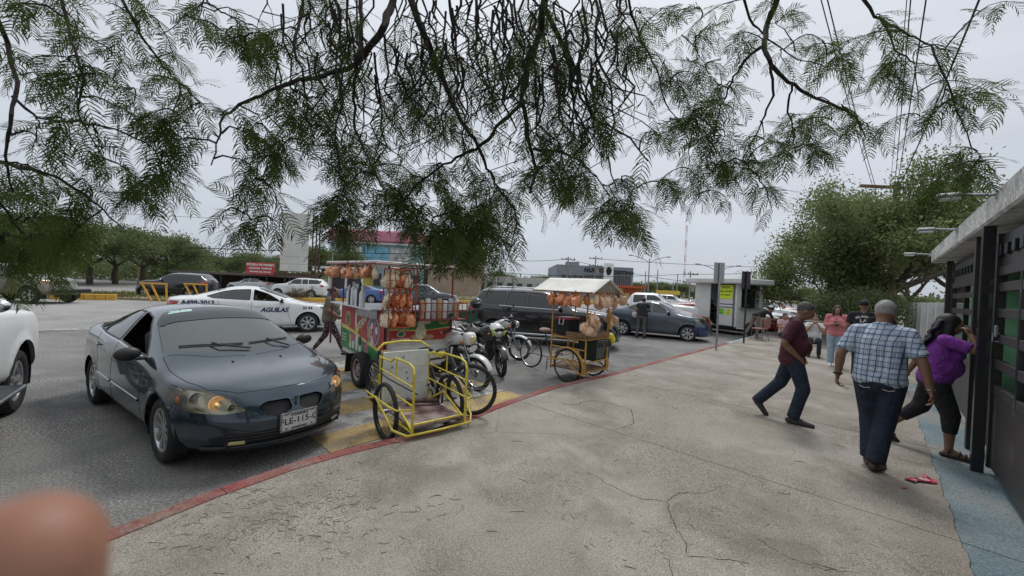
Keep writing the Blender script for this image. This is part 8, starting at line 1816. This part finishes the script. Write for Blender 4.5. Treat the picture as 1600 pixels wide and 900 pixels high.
FR = [frond(rs, rs.uniform(.10, .14), 9+i % 3, rs.uniform(.042, .056), rs.uniform(.3, 1.1), .0017) for i in range(8)]
tw = MB(); VV = []; FF = []; off_ = 0; nfr = 0; zones = {0: [[], [], 0], 1: [[], [], 0], 2: [[], [], 0]}
def place_frond(p, d, up, zone):
    global nfr
    v, f = FR[nfr % len(FR)]; nfr += 1; d = d.normalized(); y_ = up.cross(d); y_ = y_.normalized() if y_.length > 1e-4 else V((0, 1, 0)); z_ = d.cross(y_); M = np.array([tuple(d), tuple(y_), tuple(z_)]); s_ = rb.uniform(.8, 1.15)
    zv = zones[zone]; zv[0].append(v*s_ @ M + np.array(tuple(p))); zv[1].append(f+zv[2]); zv[2] += len(v)
for (u, v, ru, rv, Y_, n) in BL:
    zone = 0 if u < 420 else 1 if u < 1010 else 2
    for k in range(int(n*(.33 if v < 320 else .42)+.5)):
        a = rb.uniform(0, 2*pi); q = math.sqrt(rb.random())*1.12; uu, vv = u+ru*q*math.cos(a), v+rv*q*math.sin(a); tgt = AT(uu, vv, Y_*rb.uniform(.90, 1.22))
        dd = SKP-np.array(tuple(tgt)); dist = (dd**2).sum(1); dist[SKP[:, 2] < tgt.z-.02] += .12; j = int(np.argmin(dist)); st = V(SKP[j]); L_ = (tgt-st).length
        if L_ > .75: st = tgt+(st-tgt).normalized()*.55
        mid_ = (st+tgt)/2+V((rb.uniform(-.05, .05), rb.uniform(-.05, .05), .05+.12*L_)); m_ = 7; pts = [st*(1-t_)**2+mid_*2*t_*(1-t_)+tgt*t_*t_+V((rb.uniform(-.006, .006), rb.uniform(-.006, .006), rb.uniform(-.006, .006))) for t_ in np.linspace(0, 1, m_)]
        tw.tube(pts, list(np.linspace(.0040, .0014, m_)), 4, cap=False); SKP = np.vstack([SKP, [tuple(p) for p in pts[2:]]])
        for i in range(1, m_):
            for s_ in ((0,) if i < 3 else (0, 1)):
                if rb.random() < .30: continue
                t_ = pts[i]-pts[i-1]; t_.normalize(); sd = t_.cross(V((rb.uniform(-.5, .5), rb.uniform(-.5, .5), 1))).normalized()*(1 if (i+s_) % 2 else -1); d = (t_*rb.uniform(.1, .9)+sd*rb.uniform(.5, 1.1)+V((0, 0, rb.uniform(-.75, .1)))); place_frond(pts[i], d, V((rb.uniform(-.6, .6), rb.uniform(-.6, .6), 1)), zone)
# bare hanging twigs in the middle
for k in range(150):
    u = rb.uniform(430, 980); Y_ = rb.uniform(1.4, 2.1); v0 = rb.uniform(-60, 120); L2 = rb.uniform(80, 210); pts = [AT(u+rb.uniform(-5, 5)+i*rb.uniform(-5, 7), v0+L2*i/7, Y_) for i in range(8)]; tw.tube(pts, list(np.linspace(.0055, .0018, 8)), 4, cap=False)
    for i in (2, 4, 5, 6):
        if rb.random() < .55: d = V((rb.uniform(-1, 1), rb.uniform(-.6, .6), -.8)); tw.tube([pts[i], pts[i]+d*.05, pts[i]+d*.09+V((0, 0, -.05))], [.002, .0016, .001], 4, cap=False)
    for p_ in pts[3:]:
        if rb.random() < .4: place_frond(p_, V((rb.uniform(-1, 1), rb.uniform(-1, 1), -.6)), V((0, 0, 1)), 1)
tw.obj('twigs', BARK, MT_, 60, kind='stuff')
FOL = leaf_mat('mesquite_leaflets', (.055, .085, .025), (.12, .155, .05), .5, 3.0)
for z_, (vl, fl, _) in zones.items():
    v = np.concatenate(vl); f = np.concatenate(fl); N = len(f); me = bpy.data.meshes.new('foliage'); me.vertices.add(len(v)); me.vertices.foreach_set('co', v.ravel().astype(np.float32)); me.loops.add(4*N); me.loops.foreach_set('vertex_index', f.ravel().astype(np.int32)); me.polygons.add(N); me.polygons.foreach_set('loop_start', np.arange(0, 4*N, 4)); me.polygons.foreach_set('loop_total', np.full(N, 4)); me.update()
    me.materials.append(FOL); o = link_mesh('foliage', me, MT_); o['kind'] = 'stuff'
print('fronds', nfr)
# the rest of its crown, over and behind the camera (it shades the pavement)
pts = []
for k in range(420):
    x = rb.uniform(-5.5, 6.5); y = rb.uniform(-6, 2.6); z = rb.uniform(3.2, 5.0)
    if z < 2.9+.95*max(y, 0)+.3 or y > 1.2: continue
    pts.append((x, y, z))
o = link_mesh('crown', leaf_cloud(np.random.RandomState(8), pts, .40, 55, .13), MT_); o.data.materials.append(LG); o['kind'] = 'stuff'
for k in range(9): a = 2*pi*k/9; b = MB(); b.tube([hub, hub+V((math.cos(a)*1.6, math.sin(a)*1.6-.6, .3)), hub+V((math.cos(a)*3.6, math.sin(a)*3.2-.8, .1))], [.07, .045, .015], 6); b.obj('branch', BARK, MT_, 60)

# ---------------------------------------------------------------- litter on the pavement
PODM = mat('dry_pod', (.26, .20, .13), .8, var=.35, scale=20, col2=(.42, .35, .26)); lit = MB(); rl = random.Random(3)
def pod(u, v, L_, a, c, r=.0028, z=PAVE): 
    p = G(u, v, z); pts = []; an = a
    q = V((p.x, p.y, z+.004))
    for k in range(7): pts.append(q.copy()); an += c/6; q = q+V((math.cos(an), math.sin(an), 0))*L_/6
    lit.tube(pts, [r*.5, r, r, r*1.1, r, r, r*.4], 5)
for u, v in ((655, 800), (720, 780), (720, 850), (760, 830), (820, 800), (880, 805), (890, 800), (950, 740), (960, 720), (830, 750), (810, 748), (690, 775), (800, 690), (975, 885), (1090, 830), (1130, 800), (1240, 720), (1215, 770), (1285, 870), (1270, 880), (1320, 700), (880, 790), (1020, 620), (1060, 640), (560, 720), (520, 740)): pod(u, v, rl.uniform(.06, .13), rl.uniform(0, 6.3), rl.uniform(-1.6, 1.6))
for k in range(240):
    u, v = rl.gauss(420, 130), rl.gauss(800, 38)
    if v < 740+(420-u)*.45 or v > 930 or u < 170: continue
    pod(u, v, rl.uniform(.03, .11), rl.uniform(0, 6.3), rl.uniform(-2.6, 2.6), rl.uniform(.0012, .0026))
for k in range(260): pod(rl.uniform(850, 1500), rl.uniform(560, 890), rl.uniform(.015, .06), rl.uniform(0, 6.3), rl.uniform(-2, 2), rl.uniform(.0008, .0018))
for k in range(60):
    u, v = rl.uniform(20, 560), rl.uniform(640, 800)
    if v > 820-(u-155)*.31-14: continue
    pod(u, v, rl.uniform(.02, .07), rl.uniform(0, 6.3), rl.uniform(-2, 2), rl.uniform(.0008, .0016), 0.0)
o = lit.obj('pod_litter', PODM, None, 60); o['kind'] = 'stuff'
gr_v = []; gr_f = []
def grit(u0, u1, v0, v1, n, s0, s1, z, gaus=None):
    for k in range(n):
        u, v = (rl.gauss(*gaus[:2]), rl.gauss(*gaus[2:])) if gaus else (rl.uniform(u0, u1), rl.uniform(v0, v1)); p = G(u, v, z); d = SN.dot(p)
        if z > .1 and (d > 3.65 or d < -.5): continue
        if z < .1 and d < 4.1: continue
        s_ = rl.uniform(s0, s1); o = len(gr_v); q = [(rl.uniform(-1, 1)*s_, rl.uniform(-1, 1)*s_) for _ in range(3)]
        gr_v.extend([(p.x+x, p.y+y, z+.0015) for x, y in q]+[(p.x, p.y, z+.0015+s_*.8)]); gr_f.extend([(o, o+1, o+3), (o+1, o+2, o+3), (o+2, o, o+3)])
grit(0, 0, 0, 0, 2600, .002, .006, PAVE, (380, 150, 800, 45)); grit(0, 0, 0, 0, 1500, .003, .009, PAVE, (1130, 90, 615, 22)); grit(200, 1500, 570, 900, 2200, .0015, .004, PAVE); grit(0, 560, 560, 820, 1600, .002, .006, 0.0); grit(0, 0, 0, 0, 900, .002, .006, PAVE, (1400, 50, 760, 60)); grit(0, 0, 0, 0, 700, .002, .006, PAVE, (650, 110, 720, 22))
me = bpy.data.meshes.new('grit'); me.from_pydata(gr_v, [], gr_f); me.materials.append(mat('grit', (.12, .10, .08), .9, var=.5, scale=8, col2=(.36, .33, .28))); o = link_mesh('grit', me); o['kind'] = 'stuff'
# hairline cracks in the slabs
CRK = mat('crack_dirt', (.035, .03, .025), .95, var=.2)
def crack(path, w, lab):
    b = MB(); P = []; rc = random.Random(len(path)*7+int(path[0][0]))
    for i in range(len(path)-1):
        for k in range(6): t_ = k/6; P.append(G(path[i][0]+(path[i+1][0]-path[i][0])*t_+rc.uniform(-2.5, 2.5), path[i][1]+(path[i+1][1]-path[i][1])*t_+rc.uniform(-1.5, 1.5), PAVE+.0025))
    P.append(G(*path[-1], PAVE+.0025)); vs = []
    for i, p in enumerate(P):
        t_ = (P[min(i+1, len(P)-1)]-P[max(i-1, 0)]).normalized(); n = V((-t_.y, t_.x, 0)); ww = w*rc.uniform(.3, 1.1)*(1 if 0 < i < len(P)-1 else .1); vs += [p-n*ww, p+n*ww]
    b.add(vs, [(2*i, 2*i+1, 2*i+3, 2*i+2) for i in range(len(P)-1)]); o = b.obj('crack', CRK, pv, 0)
crack([(915, 735), (950, 755), (985, 775), (1042, 785), (1052, 815), (1068, 840), (1075, 868), (1120, 872), (1170, 880)], .0035, ''); crack([(1042, 785), (1060, 770), (1100, 770), (1130, 760)], .003, ''); crack([(1046, 868), (1050, 900), (1052, 940)], .003, ''); crack([(870, 628), (900, 632), (930, 625), (985, 640), (990, 662), (960, 672)], .006, ''); crack([(1180, 840), (1230, 870), (1290, 890), (1350, 895)], .003, '')
# lighter crust patch and red wrapper
q = G(1440, 752, PAVE); rd = thing('litter', 'torn red and white plastic packet lying near the blue painted strip', 'litter', (q.x, q.y, PAVE), .3); b = MB(); n_ = 9; vs = []; fs = []
for i in range(n_):
    for j in range(4): vs.append((-.15+.30*i/(n_-1)+rl.uniform(-.008, .008), -.045+.03*j+.035*math.sin(i*.9)+rl.uniform(-.008, .008), .006+abs(rl.gauss(.008, .012))))
for i in range(n_-1):
    for j in range(3): fs.append((i*4+j, i*4+j+1, i*4+j+5, i*4+j+4))
b.add(vs, fs); b.obj('film', mat('red_film', (.33, .02, .04), .35, var=.3, scale=14, coat=.3), rd, 30); b = MB()
for x_ in (-.08, .0, .07): b.box((x_, .01, .022), (.045, .025, .003), 0, rz=.5)
b.obj('white_print', WHP, rd, kind='stuff'); q = G(1412, 763, PAVE); o = MB().box((0, 0, .004), (.06, .02, .006), .002, rz=.2).obj('wrapper_scrap', mat('red_film', (.33, .02, .04)), None); tag(o, 'small pink-red scrap of wrapper just below the torn red packet', 'litter'); o.location = q
# ---------------------------------------------------------------- the photographer's fingertip in front of the lens corner
FS = mat('finger_skin', (.42, .20, .135), .5, var=.08, scale=300)
fb = MB(); c0_, c1_, c2_ = AT(32, 880, .050), AT(4, 1330, .056), AT(-420, 1700, .070)
ru_ = (c0_-c1_).normalized(); fb.tube([c0_+ru_*.0083*math.sin(a) for a in np.linspace(pi/2, 0, 9)]+[(c0_+c1_)/2, c1_, (c1_+c2_)/2, c2_], [max(.0003, .0083*math.cos(a)) for a in np.linspace(pi/2, 0, 9)]+[.0086, .0088, .0092, .0095], 28)
fo = melt(fb, 'finger', FS, None, .0007, 6); tag(fo, 'blurred brown fingertip covering the bottom left corner of the view', 'finger'); fo['kind'] = 'thing'
